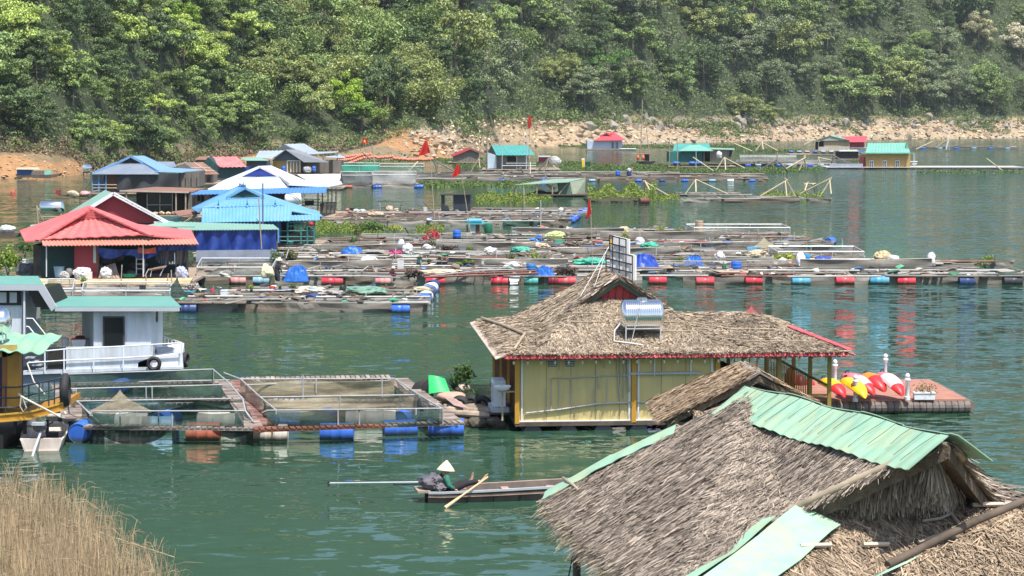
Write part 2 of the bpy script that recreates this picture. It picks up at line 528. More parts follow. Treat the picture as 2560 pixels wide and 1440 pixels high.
def trunk_mb(h,r,seed,spread):
 rr = random.Random(seed); m = MB()
 top = Vector((rr.uniform(-.3,.3),rr.uniform(-.3,.3),h * .75))
 m.tube([(0,0,-1.2),(rr.uniform(-.1,.1),0,h * .3),top],r,7,r * .55)
 for k in range(5):
  a = k * 1.26 + rr.uniform(-.3,.3); z0 = h * rr.uniform(.42,.7)
  p0 = Vector((top.x * z0 / h,top.y * z0 / h,z0))
  m.tube([p0,p0 + Vector((math.cos(a) * spread * .4,math.sin(a) * spread * .4,h * .14)),p0 + Vector((math.cos(a) * spread * .8,math.sin(a) * spread * .8,h * .28))],r * .4,5,r * .1)
 return m
PROTO = {}
def make_proto(key,name,V,trunk):
 root = bpy.data.objects.new(name,None); COL.objects.link(root)
 c = quads_object('crown',V,LEAF,root,sub=False)
 t = trunk.build('trunk',BARK,root,smooth=True,local=True)
 PROTO[key] = (root,c,t)
 root['used'] = 0
for k in range(4):
 make_proto('broad%d' % k,'broadleaf_tree',crown_quads(20 + k,3.4 + .2 * k,2.9,26,270,1.0,.37,.21,.5,zc=4.7),trunk_mb(6,.22,k,3))
for k in range(3):
 make_proto('fine%d' % k,'small_leaved_tree',crown_quads(40 + k,3.1,3.2,40,180,.75,.29,.16,jag=.7,zc=4.9),trunk_mb(6.3,.18,10 + k,2.6))
for k in range(3):
 make_proto('bamboo%d' % k,'bamboo_clump',bamboo_quads(60 + k,8.6,4.2,46,80),trunk_mb(5,.12,20 + k,1.5))
for k in range(2):
 make_proto('layer%d' % k,'spreading_tree',crown_quads(80 + k,4.1,2.0,26,220,.95,.42,.24,jag=.6,zc=5.2),trunk_mb(6.4,.2,30 + k,3.6))
def tree(key,loc,sc,colour,label,cat='tree',group=None,name=None,szz=1.0,rot=None):
 root,c,t = PROTO[key]
 if root['used'] == 0:
  r = root; root['used'] = 1; kids = (c,t)
 else:
  r = root.copy(); COL.objects.link(r)
  kids = []
  for ch in (c,t):
   q = ch.copy(); COL.objects.link(q); q.parent = r; kids.append(q)
 if name: r.name = name
 r.location = loc; r.scale = (sc,sc,sc * szz)
 r.rotation_euler = (0,0,random.uniform(0,6.28) if rot is None else rot)
 kids[0].color = (*colour,1)
 if 'used' in r and r is not root: del r['used']
 for k_ in ('label','category','group'):
  if k_ in r: del r[k_]
 return tag(r,label,cat,group)
# forest, tree by tree
FOREST_EDGE = [(-400,5),(0,11),(160,11),(230,5),(450,3.5),(560,8),(640,9),(700,6),(830,7),(940,15),(1040,23),(1250,33),(1320,28),(1500,21),(1800,12),(2050,14.5),(2560,14),(3000,14)]
def forest_colour(px,rr):
 dark = (0.105,0.165,0.070); mid = (0.205,0.295,0.105); lite = (0.33,0.44,0.12); olive = (0.275,0.335,0.125); grey = (0.185,0.235,0.135)
 u = rr.random()
 if px < 620: c = dark if u < .36 else mid if u < .80 else lite
 elif px < 1150: c = olive if u < .45 else mid if u < .85 else dark
 else: c = grey if u < .34 else mid if u < .66 else dark if u < .9 else olive
 k = rr.uniform(.8,1.2)
 return tuple(x * k for x in c)
rr = random.Random(5)
placed = []
cands = []
def cross_zone(px): return 'left' if px < 640 else 'saddle' if px < 1150 else 'right'
s_rows = {'left': 4.6,'saddle': 6.4,'right': 8.6}
for zone,(a,bnd,dx_m,ds,scl) in {'left': (-230,660,4.7,5.3,1.0),'saddle': (640,1170,6.0,8.2,1.16),'right': (1150,2680,11.2,11.2,1.85)}.items():
 s = 0; row = 0
 while s < 105:
  px = a + rr.uniform(0,30)
  while px < bnd:
   Y = shoreY(px) + s
   step = dx_m * F / Y
   p = px + rr.uniform(-.35,.35) * step; q = s + rr.uniform(-.4,.4) * ds
   if q > tab(FOREST_EDGE,p) and p < bnd:
    g = ground(p,q)
    topy = HORIZON - (g.z - CAM_H) / g.y * F
    if topy > -75:
     cands.append((zone,p,q,g,scl,topy))
   px += step
  s += ds; row += 1
cands.sort(key=lambda c: c[1])
FIX = [(868,60,10,31),(905,40,8,20),(1510,40,22,36),(2440,60,30,54),(2545,60,20,44)]
LABELS = {
('left','broad'): ('round leafy tree in the dense forest of the near left hill','leafy trees of the left hill'),
('left','fine'): ('small leaved tree in the dense forest of the near left hill','small leaved trees of the left hill'),
('left','layer'): ('low spreading tree in the dense forest of the near left hill','spreading trees of the left hill'),
('saddle','bamboo'): ('feathery olive bamboo clump on the slope between the two hills','bamboo of the middle slope'),
('saddle','broad'): ('round leafy tree among the bamboo between the two hills','leafy trees of the middle slope'),
('saddle','fine'): ('small leaved tree among the bamboo between the two hills','small leaved trees of the middle slope'),
('right','broad'): ('round leafy tree on the steep far hill above the boulder shore','leafy trees of the far hill'),
('right','fine'): ('small leaved grey green tree on the steep far hill above the boulder shore','small leaved trees of the far hill'),
('right','layer'): ('low spreading tree on the steep far hill above the boulder shore','spreading trees of the far hill'),
('right','bamboo'): ('feathery bamboo clump on the steep far hill above the boulder shore','bamboo of the far hill'),
}
NT = {}
for zone,p,q,g,scl,topy in cands:
 u = rr.random()
 if zone == 'left': key = 'broad' if u < .55 else 'fine' if u < .85 else 'layer'
 elif zone == 'saddle': key = 'bamboo' if u < .58 else 'broad' if u < .82 else 'fine'
 else: key = 'broad' if u < .42 else 'fine' if u < .82 else 'layer' if u < .93 else 'bamboo'
 nk = {'broad': 4,'fine': 3,'bamboo': 3,'layer': 2}[key]
 lab,grp = LABELS[(zone,key)]
 if any(abs(p - fx) < fw and s0 < q < s1 for fx,fw,s0,s1 in FIX): continue
 tree('%s%d' % (key,rr.randrange(nk)),g - Vector((0,0,.5 * scl)),scl * rr.choice((rr.uniform(.55,.9),rr.uniform(.8,1.15),rr.uniform(1.0,1.4))),forest_colour(p,rr),lab,'bamboo' if key == 'bamboo' else 'tree',grp,szz=rr.uniform(.75,1.25))
 NT[zone] = NT.get(zone,0) + 1
print('TREES',NT)
def spot_tree(key,px,s,sc,colour,label,cat='tree',**k):
 return tree(key,ground(px,s) - Vector((0,0,.3)),sc,colour,label,cat,**k)
spot_tree('broad1',862,22,.95,(0.26,0.40,0.045),'bright lime green tree standing out on the hill above the grey roofs',szz=1.25,name='lime_tree')
spot_tree('layer0',905,17,.95,(0.15,0.27,0.05),'fresh green spreading tree just below the bright lime tree')
spot_tree('broad0',455,38,1.1,(0.20,0.32,0.05),'yellow green tree high on the near left hill')
spot_tree('fine0',2440,52,2.0,(0.42,0.42,0.26),'cream flowering tree high on the far hill near the right edge','flowering tree',name='flowering_tree')
spot_tree('fine1',2545,42,2.1,(0.55,0.54,0.44),'white flowering tree at the right edge above the boulders','flowering tree',name='flowering_tree')
spot_tree('broad2',1510,33,1.75,(0.10,0.20,0.05),'tall fresh green tree above the far red roofed floating house')
spot_tree('layer1',2030,72,2.1,(0.17,0.30,0.04),'yellow green spreading tree high on the far hill')
spot_tree('broad3',1985,78,1.5,(0.17,0.30,0.04),'yellow green round tree beside the high spreading one on the far hill')
def scatter_under(a,bnd,n,smin,smax,size,leaf,cols_,zoff,seed,edge=True,patch=None):
 rng = np.random.default_rng(seed); rr2 = random.Random(seed)
 out = []
 for k in range(n):
  p = rr2.uniform(a,bnd); e = tab(FOREST_EDGE,p) if edge else 0
  q = e + rr2.uniform(smin,smax)
  if patch is not None and math.sin(p * .021 + q * .13) + math.sin(p * .0073 + 1) * .8 < patch: continue
  g = ground(p,q)
  dd = sphere_dirs(26,rng,-0.1)
  sz = size * rr2.uniform(.5,1.3)
  P = np.array(g)[None] + np.array([0,0,zoff]) + dd * sz * np.array([1.2,1.2,.8])
  out.append(leaf_quads(P,dd + rng.normal(size=dd.shape) * .5,leaf,leaf * .55,rng))
 return np.concatenate(out)
um = leafmat('undergrowth_leaf',(0.125,0.185,0.07),.5,.25)
V = np.concatenate([scatter_under(-350,680,3500,-2.5,62,1.15,.45,None,.2,1),scatter_under(640,1180,1700,-3.5,85,1.3,.55,None,.2,2),scatter_under(1150,2700,5600,-4,95,2.1,.8,None,.5,3),scatter_under(1150,2700,900,-11,0,1.5,.7,None,.4,13,True,.35),scatter_under(1150,1450,260,-20,0,1.1,.6,None,.3,14,True,.1)])
tag(quads_object('undergrowth',V,um),kind='stuff')
dm = leafmat('dry_brush_leaf',(0.22,0.185,0.115),.5,.2,.15)
V = np.concatenate([scatter_under(-350,230,450,-3.2,0,.55,.38,None,.1,4),scatter_under(230,960,1150,-4.5,1,.65,.40,None,.1,5),scatter_under(1130,1420,120,-14,-1,.8,.5,None,.1,6)])
tag(quads_object('dry_brush',V,dm),kind='stuff')
# boulders and rubble on the far shore
def hull_rock(mb,c,rad,rr,n=11):
 bm = bmesh.new()
 for k in range(n):
  v = Vector((rr.gauss(0,1),rr.gauss(0,1),rr.gauss(0,1))).normalized() * rr.uniform(.75,1.1)
  bm.verts.new((v.x * rad[0],v.y * rad[1],v.z * rad[2]))
 r = bmesh.ops.convex_hull(bm,input=bm.verts)
 bmesh.ops.delete(bm,geom=[g for g in r['geom_interior'] if isinstance(g,bmesh.types.BMVert)],context='VERTS')
 bm.verts.index_update(); c = Vector(c)
 mb.add([c + v.co for v in bm.verts],[tuple(v.index for v in f.verts) for f in bm.faces]); bm.free()
rockm = mat('pale_rock',(0.47,0.365,0.255),.9,var=.4,scale=.35,bump=.6,bscale=1.5,island=.55)
greyrock = mat('grey_rock',(0.33,0.295,0.25),.9,var=.35,scale=.3,bump=.7,bscale=1.2,island=.25)
mb = MB(); rr = random.Random(9)
for k in range(1900):
 p = rr.uniform(1130,2620) if rr.random() < .93 else rr.uniform(1010,1200)
 S = tab(BANKS,p)
 q = rr.uniform(.0,1.0) * S
 g = ground(p,q); sz = rr.uniform(.25,.75) * (1.25 if rr.random() < .2 else 1)
 hull_rock(mb,g + Vector((0,0,sz * .25)),(sz * rr.uniform(.8,1.5),sz * rr.uniform(.8,1.3),sz * rr.uniform(.5,.95)),rr)
tag(mb.build('rubble',rockm),kind='stuff')
mb = MB()
for k in range(520):
 p = rr.choice((rr.uniform(-60,225),rr.uniform(230,960),rr.uniform(560,660),rr.uniform(940,1130))); q = rr.uniform(0,1.0) ** 1.3 * tab(BANKS,p)
 sz = rr.uniform(.08,.32); hull_rock(mb,ground(p,q) + Vector((0,0,sz * .2)),(sz * rr.uniform(.8,1.8),sz,sz * rr.uniform(.4,.8)),rr)
tag(mb.build('bank_stones',mat('bank_stone',(0.40,0.27,0.16),.9,var=.3,scale=.6,island=.4)),kind='stuff')
BOULD = []
for k in range(6):
 mb = MB(); hull_rock(mb,(0,0,.35),(1,.9,.85),rr,16); BOULD.append(mb)
bmesh_r = [m.build('boulder',rockm) for m in BOULD[:3]]; bmesh_g = [m.build('boulder',greyrock) for m in BOULD[3:]]
first = {o.name: True for o in bmesh_r + bmesh_g}
for k in range(210):
 p = rr.uniform(1040,2600); S = tab(BANKS,p)
 grey = rr.random() < (.42 if p > 1480 else .08)
 q = S * (rr.uniform(.55,1.12) if grey else rr.uniform(.03,.9))
 src = rr.choice(bmesh_g if grey else bmesh_r)
 o = src if first.pop(src.name,False) else src.copy()
 if o is not src: COL.objects.link(o)
 sz = rr.uniform(.8,1.7) * (1 if p > 1400 else .7) if not grey else rr.uniform(.9,2.3) * (1 if p > 1400 else .55)
 o.location = ground(p,q); o.scale = (sz * rr.uniform(.8,1.3),sz,sz * rr.uniform(.7,1.25)); o.rotation_euler = (rr.uniform(-.3,.3),rr.uniform(-.3,.3),rr.uniform(0,6.28))
 if grey: tag(o,'grey weathered boulder high on the far shore below the forest','boulder','grey boulders along the forest edge')
 else: tag(o,'pale tan boulder on the lower slope of the far shore','boulder','pale boulders on the far shore')
# foreground: roofs, houseboats, cages, boats
class Fr:
 """a local frame: origin on the plan, u along angle a, v away, z up"""
 def __init__(s,o,a):
  s.o = Vector((o[0],o[1],0)); a = R(a)
  s.U = Vector((math.cos(a),math.sin(a),0)); s.V = Vector((-math.sin(a),math.cos(a),0)); s.a = a
 def __call__(s,u,v,z):
  return s.o + s.U * u + s.V * v + Vector((0,0,z))
 def m3(s): return Matrix.Rotation(s.a,3,'Z')
def on_plane(px,py,p0,n):
 d = _ray(px,py); o = Vector((0,0,CAM_H))
 t = (Vector(p0) - o).dot(n) / d.dot(n)
 return o + d * t
def plane_n(a,b,c):
 n = (Vector(b) - Vector(a)).cross(Vector(c) - Vector(a)).normalized()
 return n if n.z > 0 else -n
def thatch(tris,n,L,Wd,lift,seed,jit=.3,depth=.05,droop=0.0):
 rng = np.random.default_rng(seed)
 T = np.array([[tuple(p) for p in t] for t in tris],dtype=float)
 nr = np.cross(T[:,1] - T[:,0],T[:,2] - T[:,0]); ar = np.linalg.norm(nr,axis=1)
 nr = nr / ar[:,None]; nr[nr[:,2] < 0] *= -1
 k = rng.choice(len(T),n,p=ar / ar.sum())
 a,b = rng.random(n),rng.random(n); fl = a + b > 1; a[fl] = 1 - a[fl]; b[fl] = 1 - b[fl]
 P = T[k,0] + (T[k,1] - T[k,0]) * a[:,None] + (T[k,2] - T[k,0]) * b[:,None]
 N = nr[k]
 fl = np.array([0,0,-1.0]) + N * N[:,2:3]
 ln = np.linalg.norm(fl,axis=1,keepdims=True)
 fl = np.where(ln > .05,fl / np.maximum(ln,1e-6),np.array([1.0,0,0]))
 S = np.cross(fl,N)
 th = rng.normal(size=(n,1)) * jit
 D_ = fl * np.cos(th) + S * np.sin(th); S2 = np.cross(D_,N)
 ll = L * rng.uniform(.5,1.5,(n,1)); ww = Wd * rng.uniform(.5,1.5,(n,1)) / 2
 wob = .02 * np.sin(P[:,:1] * 5.1 + seed) + .015 * np.sin(P[:,1:2] * 7.3) + .02 * rng.normal(size=(n,1))
 crs = ((P[:,2:3] + wob) / .105) % 1.0
 P = P + N * (depth * rng.random((n,1)) + .035 * (1 - crs))
 Q = P + D_ * ll + N * (lift * rng.uniform(-.2,1,(n,1))) - np.array([0,0,1.0]) * droop * ll
 tw = rng.normal(size=(n,1)) * .5
 S3 = S2 + N * tw
 return np.stack([P - S3 * ww,P + S3 * ww,Q + S3 * ww * .5,Q - S3 * ww * .5],axis=1)
def fringe(p,q,out,n,L,Wd,seed,down=.8,spread=.25):
 """strands hanging over an edge p-q"""
 rng = np.random.default_rng(seed); p = np.array(p); q = np.array(q); out = np.array(out,dtype=float)
 t = rng.random((n,1)); P = p + (q - p) * t - out * rng.random((n,1)) * .25 + np.array([0,0,1]) * rng.normal(size=(n,1)) * .03
 e = (q - p) / np.linalg.norm(q - p)
 clump = np.sin(t * 37) * .25 + np.sin(t * 91 + 1) * .2
 d = out * rng.uniform(.25,1,(n,1)) + np.array([0,0,-1.0]) * down * rng.uniform(.3,1.1,(n,1)) + e * (rng.normal(size=(n,1)) * spread + clump)
 Q = P + d * L * rng.uniform(.4,1.3,(n,1))
 s = e + rng.normal(size=(n,3)) * .3
 w = Wd * rng.uniform(.5,1.4,(n,1)) / 2
 return np.stack([P - s * w,P + s * w,Q + s * w * .4,Q - s * w * .4],axis=1)
THATCH = mat('old_thatch',(0.285,0.236,0.19),.85,var=.25,scale=.9,island=.62,spec=.2)
THATCH2 = mat('fresh_thatch',(0.345,0.265,0.185),.85,var=.22,scale=1.1,island=.55,spec=.2)
THATCHB = mat('thatch_bed',(0.13,0.098,0.07),.95,var=.4,scale=6,bump=.8,bscale=25)
TEALM = mat('teal_sheet_metal',(0.27,0.46,0.335),.7,var=.12,scale=2.5,dirt=(0.38,0.41,0.24),dirt_amt=.55,dscale=2.4,dstretch=(1,1,1),spec=.25)
BAMBOO = mat('bamboo_pole',(0.36,0.29,0.20),.7,var=.3,scale=3)
GALV = mat('galvanised_pipe',(0.52,0.54,0.55),.5,.3,var=.15,scale=4)
STEEL = mat('stainless_steel',(0.80,0.81,0.82),.16,1.0,var=.04,bump=.02)
DARKW = mat('dark_interior',(0.03,0.028,0.025),.9)  # near black; on open fronts it stands in for the shade inside
BROWNW = mat('brown_board',(0.20,0.095,0.05),.6,var=.2)
WHITEP = mat('white_paint',(0.74,0.76,0.78),.55,var=.07,scale=2,dirt=(0.45,0.43,0.40),dirt_amt=.15)
BLACK = mat('black_rubber',(0.025,0.025,0.027),.7,var=.3,scale=6)
GREYP = mat('grey_paint',(0.40,0.42,0.45),.6,var=.12)
WOOD = mat('weathered_wood',(0.33,0.26,0.20),.9,var=.35,scale=2.2,island=.25,dirt=(0.16,0.13,0.10),dirt_amt=.35)
DARKWOOD = mat('wet_dark_wood',(0.105,0.08,0.06),.85,var=.4,scale=2)
ROPE = mat('pale_rope',(0.55,0.50,0.42),.9)
# big thatched house in the near corner
A = W(1880,985,5.2); B = W(2372,1112,5.25); C = W(1380,1240,3.6); G = W(1674,1536,3.6)
ax = (B - A); ax.z = 0; ax.normalize(); px_ = Vector((-ax.y,ax.x,0))
def mirror(p):
 d = (p - A); d.z = 0
 return p - px_ * (2 * d.dot(px_))
C2,G2 = mirror(C),mirror(G)
nL = plane_n(A,B,C); nR = plane_n(A,B,C2)
P1 = on_plane(1985,1292,A,nL); P2 = mirror(P1)
house = thing('thatched_house','large thatched house with mint green ridge sheets filling the near right corner','house',((C.x + G2.x) / 2,(C.y + G2.y) / 2,0))
tl = [(A,C,G),(A,G,P1),(A,P1,B)]; tr = [(A,C2,G2),(A,G2,P2),(A,P2,B)]; tf = [(A,C,C2)]; th = [(P1,G,G2),(P1,G2,P2)]
mb = MB()
for t in tl + tr + tf + th:
 mb.prism(t,(0,0,-.16))
roof = mb.build('roof',THATCHB,house)
V = np.concatenate([thatch(tl,120000,.16,.0125,.014,1,.34),thatch(tr,5000,.3,.03,.05,2,.3),thatch(tf,7000,.28,.026,.05,3)])
quads_object('thatch',V,THATCH,roof)
eo = (G - C).cross(Vector((0,0,1))).normalized()
eo = eo if eo.x < 0 else -eo
V = np.concatenate([fringe(C,G,eo,11000,.33,.018,4),fringe(C,C2,Vector((0,1,0)),2500,.4,.022,5),fringe(G,G2,Vector((.3,-1,0)),1500,.4,.03,6)])
quads_object('eave_fringe',V,mat('eave_thatch',(0.40,0.32,0.23),.85,var=.25,island=.6,spec=.2),roof)
V = thatch(th,40000,.22,.016,.035,7,.5)
quads_object('hip_thatch',V,THATCH2,roof)
gb = (B - A).normalized() * -.45
g0,g1,g2 = B + gb - Vector((0,0,.12)),P1 + gb + Vector((0,0,-.02)),P2 + gb + Vector((0,0,-.02))
mb = MB(); mb.prism([g0,g1,g2],gb * .3)
gable = mb.build('gable',THATCHB,house)
rng = np.random.default_rng(8); n = 5000
t = rng.random(n); w = rng.random(n) ** .7
e = np.array(g1)[None] * (1 - t[:,None]) + np.array(g2)[None] * t[:,None]
top = np.array(g0)[None] * w[:,None] + e * (1 - w[:,None])
ln = rng.uniform(.15,.5,(n,1))
o = -np.array(gb.normalized()) * rng.uniform(.01,.10,(n,1))
q = top - np.array([0,0,1]) * ln + np.array(px_) * rng.normal(size=(n,1)) * .05 + o * 1.6
s = np.array(px_)[None] * rng.uniform(.006,.016,(n,1))
quads_object('gable_straw',np.stack([top + o - s,top + o + s,q + s * .5,q - s * .5],1),mat('grey_straw',(0.30,0.25,0.19),.85,var=.25,island=.5),gable)
mb = MB(); out = -gb * .28
mb.beam(g0.lerp(g1,.36) + out,g0.lerp(g2,.36) + out,.05,.09)
mb.build('tie_beam',BROWNW,gable)
mb = MB(); mb.tube([g0.lerp(g1,.72) + out * 1.2,g0.lerp(g2,.72) + out * 1.2],.035,8)
mb.build('cross_pole',mat('pale_bamboo',(0.52,0.46,0.37),.6),gable)
mb = MB(); mb.beam(g0 + out,g0.lerp((g1 + g2) / 2,.55) + out,.07,.07)
mb.build('king_post',BROWNW,gable)
up = Vector((0,0,.10))
for a_,b_ in ((B,P1),(B,P2)):
 mb = MB(); mb.tube([a_.lerp(b_,.17) + up * .6,a_.lerp(b_,.5) + up * .9,a_.lerp(b_,1.03) + up],.05,8)
 mb.build('rake_pole',BAMBOO,house,smooth=True)
def strip(p,q,out,wdt,pitch,amp,seed,raise_=.10,sag=.0):
 m = MB(); p,q,out = Vector(p),Vector(q),Vector(out)
 r2 = random.Random(seed)
 jag = [r2.uniform(-.04,.04) for _ in range(60)]
 def off(u,v):
  return raise_ + amp * math.sin(u * 2 * math.pi / pitch + .5 * math.sin(u * 2.1)) * min(1,v / .2) * (1 + 1.2 * max(0,v - .4)) + .018 * math.sin(u * 3.1 + seed) - (.014 if (u % 2.1) < 1.05 else 0)
 nu = max(6,int((q - p).length / pitch * 6))
 m.sheet(p,q,q + out,p + out,nu,8,off,.012)
 return m
dL = (nL.cross(ax)).normalized(); dL = dL if dL.z < 0 else -dL
dR = (nR.cross(ax)).normalized(); dR = dR if dR.z < 0 else -dR
ra,rb_ = A - ax * .12 + Vector((0,0,.03)),B + ax * .10 + Vector((0,0,.03))
mb = strip(ra,rb_,dL * .62,.62,.27,.010,3); mb2 = strip(ra,rb_,dR * .55,.55,.27,.010,4)
mb.add(mb2.v,mb2.f)
cap = mb.build('ridge_sheet',TEALM,house,smooth=True)
for k in range(17):
 t = (k + .5 + .12 * math.sin(k * 2.3)) / 17
 p = ra.lerp(rb_,t) + nL * .125; q = p + dL * (.45 + .1 * math.sin(k * 1.7)) + ax * (-.10 + .06 * math.sin(k))
 mb = MB(); mb.tube([p,p.lerp(q,.5) + nL * .006 + ax * .02 * math.sin(k * 3),q],.003,4); mb.build('tie_wire',BLACK,cap)
hv = (C - A); hn = nL
hd = hn.cross(hv).normalized(); hd = hd if hd.dot(G - A) > 0 else -hd
c0,c1 = A.lerp(C,.36),A.lerp(C,1.02)
mb = strip(c0 + Vector((0,0,.04)),c1 + Vector((0,0,.04)),hd * .26,.26,.4,.010,5)
nF = plane_n(A,C,C2); fd = nF.cross(hv).normalized(); fd = fd if fd.dot(C2 - C) > 0 else -fd
mb2 = strip(c0 + Vector((0,0,.04)),c1 + Vector((0,0,.04)),fd * .3,.3,.4,.010,6); mb.add(mb2.v,mb2.f)
mb.build('hip_sheet',TEALM,house,smooth=True)
nH = plane_n(P1,G,G2); hv2 = G - P1
h1_ = nH.cross(hv2).normalized(); h1_ = h1_ if h1_.dot(G2 - G) > 0 else -h1_
h2_ = nL.cross(hv2).normalized(); h2_ = h2_ if h2_.dot(C - G) > 0 else -h2_
k0,k1 = P1.lerp(G,-.02),P1.lerp(G,.92)
mb = strip(k0 + Vector((0,0,.06)),k1 + Vector((0,0,.06)),h1_ * .58,.58,1.3,.018,7)
mb2 = strip(k0.lerp(k1,.16) + Vector((0,0,.06)),k1 + Vector((0,0,.06)),h2_ * .2,.2,1.3,.012,8); mb.add(mb2.v,mb2.f)
nsheet = mb.build('hip_sheet',TEALM,house,smooth=True)
for t in (.06,.36,.62,.9):
 p = k0.lerp(k1,t) + nH * .09; q = p + h1_ * .58 + hv2.normalized() * .06
 mb = MB(); mb.tube([p,p.lerp(q,.5),q],.007,4); mb.build('tie_wire',BLACK,nsheet)
def stick_on(pts,pl,nn,r,m,parent,name):
 k = MB(); k.tube([on_plane(x,y,pl,nn) + nn * .13 for x,y in pts],r,6)
 return k.build(name,m,parent)
for pts,r_ in ((((1420,1212),(1448,1232),(1462,1248)),.02),(((1600,1222),(1640,1260)),.018),(((1895,1258),(1925,1230),(1945,1210)),.028),(((1650,1322),(1672,1340)),.03),(((1740,1150),(1765,1158)),.02),(((1845,1370),(1880,1340)),.02),(((1555,1180),(1580,1172)),.018)):
 stick_on(pts,A,nL,r_,BAMBOO,house,'roof_stick')
for pts in (((2000,1292),(2215,1291)),((2158,1279),(2218,1271)),((2425,1284),(2555,1281)),((1995,1387),(2072,1385)),((2152,1384),(2216,1383))):
 stick_on(pts,P1,nH,.028,mat('pale_bamboo',(0.52,0.46,0.37),.6),house,'roof_lath')
for pts in (((2300,1325),(2345,1318),(2372,1306)),((2372,1306),(2390,1330),(2412,1345)),((2290,1378),(2340,1360),(2390,1338)),((2340,1362),(2395,1372))):
 stick_on(pts,P1,nH,.02,mat('grey_straw',(0.30,0.25,0.19)),house,'straw_wisp')
inn = eo * -.55
ww = [C + inn + (C2 - C).normalized() * .6,G + inn + (G2 - G).normalized() * .5,G2 - inn - (G2 - G).normalized() * .5,C2 - inn - (C2 - C).normalized() * .6]
mb = MB()
for k in range(4):
 p,q = ww[k].copy(),ww[(k + 1) % 4].copy(); p.z = q.z = .7
 d = (q - p).normalized(); nn = d.cross(Vector((0,0,1)))
 mb.prism([p,q,q + Vector((0,0,2.75)),p + Vector((0,0,2.75))],nn * .08)
 for j in range(1,9):
  c = p.lerp(q,j / 9)
  mb.beam(c - nn * .02,c - nn * .02 + Vector((0,0,2.7)),.05,.03)
mb.build('wall',BROWNW,house)
mb = MB()
mb.prism([(p.x,p.y,.45) for p in (C + inn * .3,G + inn * .3,G2 - inn * .3,C2 - inn * .3)],(0,0,.22))
mb.build('deck',WOOD,house)
pc = C.lerp(G,.12) + inn * .35
for t in (.12,.5,.88):
 p = C.lerp(G,t) + inn * .35
 mb = MB(); mb.tube([(p.x,p.y,-.6),(p.x,p.y,3.55)],.055,8)
 mb.build('post',DARKWOOD,house)
mb = MB(); e1 = W(1374,1316,3.15); mb.tube([e1,e1 + (pc - e1) * 1.0 + Vector((0,0,.0))],.035,7)
mb.build('eave_pole',GREYP,house)
mb = MB(); mb.tube([(pc.x,pc.y,3.2),(pc.x - .35,pc.y - .6,1.6),(pc.x - .75,pc.y - 1.2,.6)],.012,5)
mb.build('mooring_line',BLACK,house)
for k in range(6):
 mb = MB(); p = C.lerp(G,(k + .5) / 6) - inn * -.9
 mb.lathe([(.02,-.45),(.29,-.45),(.30,.45),(.02,.45)],14,Matrix.Translation((p.x,p.y,.12)) @ Matrix.Rotation(math.atan2((G - C).y,(G - C).x),4,'Z') @ Matrix.Rotation(math.pi / 2,4,'Y'))
 mb.build('float_drum',BLACK,house,smooth=True)
n0,n1,n2,n3 = (on_plane(x,y,P1,nH) + nH * r_ for x,y,r_ in ((2610,1288,.22),(2235,1452,.16),(2860,1480,.40),(2330,1650,.30)))
low = thing('thatched_porch','lower thatched porch roof with a dark pole along its edge in the bottom right corner','roof',((n0.x + n3.x) / 2,(n0.y + n3.y) / 2,0))
tt = [(n0,n1,n3),(n0,n3,n2)]
mb = MB()
for t in tt: mb.prism(t,(0,0,-.14))
rf = mb.build('roof',THATCHB,low)
quads_object('thatch',thatch(tt,14000,.22,.018,.05,21,.5),THATCH2,rf)
mb = MB(); mb.tube([n0 + Vector((0,0,.12)),n0.lerp(n1,.5) + Vector((0,0,.15)),n1.lerp(n0,-.06) + Vector((0,0,.1))],.05,8)
mb.build('hip_pole',DARKWOOD,low,smooth=True)
mb = strip(n0.lerp(n1,.88) + Vector((0,0,.05)),n0.lerp(n1,1.2) + Vector((0,0,.05)),Vector((-.16,-.14,-.06)),.3,1,.01,9)
mb.build('hip_sheet',TEALM,low)
# small thatched hut behind it
a0,a1 = W(1852,908,3.95),W(1900,938,3.95)
l0,l1 = W(1640,998,3.0),W(1668,1052,3.0)
ax2 = (a1 - a0).normalized(); pr = Vector((-ax2.y,ax2.x,0)); pr = pr if pr.x > 0 else -pr
def mir2(p):
 d = p - a0; d.z = 0
 return p - pr * (2 * d.dot(pr))
r0,r1 = mir2(l0),mir2(l1)
hut = thing('thatched_hut','small brown thatched hut with a grey tiled ridge in front of the olive house','hut',((l0.x + r1.x) / 2,(l0.y + r1.y) / 2,0))
tt = [(a0,l0,l1),(a0,l1,a1)]; t2 = [(a0,r0,r1),(a0,r1,a1)]
mb = MB()
for t in tt + t2: mb.prism(t,(0,0,-.13))
rf = mb.build('roof',THATCHB,hut)
quads_object('thatch',np.concatenate([thatch(tt,20000,.2,.017,.022,31,.25),thatch(t2,12000,.2,.017,.022,32,.25)]),mat('brown_thatch',(0.33,0.245,0.165),.85,var=.25,island=.5,spec=.2),rf)
ol = (l0 - a0); ol.z = 0; ol.normalize()
quads_object('eave_fringe',np.concatenate([fringe(l0,l1,ol,900,.22,.022,33,.5),fringe(r0,r1,-ol,700,.22,.022,34,.5)]),THATCH2,rf)
mb = MB()
for k in range(6):
 c = a0.lerp(a1,(k + .5) / 6) + Vector((0,0,.05 + .015 * (k % 2)))
 for sgn in (-1,1):
  q = c + pr * sgn * .26 + Vector((0,0,-.15))
  w = ax2 * .19
  mb.prism([c - w,c + w,q + w,q - w],(0,0,-.035))
mb.build('ridge_tile',mat('grey_slate',(0.24,0.22,0.20),.8,var=.3,island=.3),hut)
mb = MB(); bk = -ax2 * .5
mb.prism([a1 + bk - Vector((0,0,.2)),l1 + bk + Vector((.0,0,-.1)),r1 + bk - Vector((0,0,.1))],bk * .2)
mb.build('gable',DARKW,hut)
sk0,sk1 = l1.lerp(a1,.28),r1.lerp(a1,.28)
fo = ax2 * .9 + Vector((0,0,-.45))
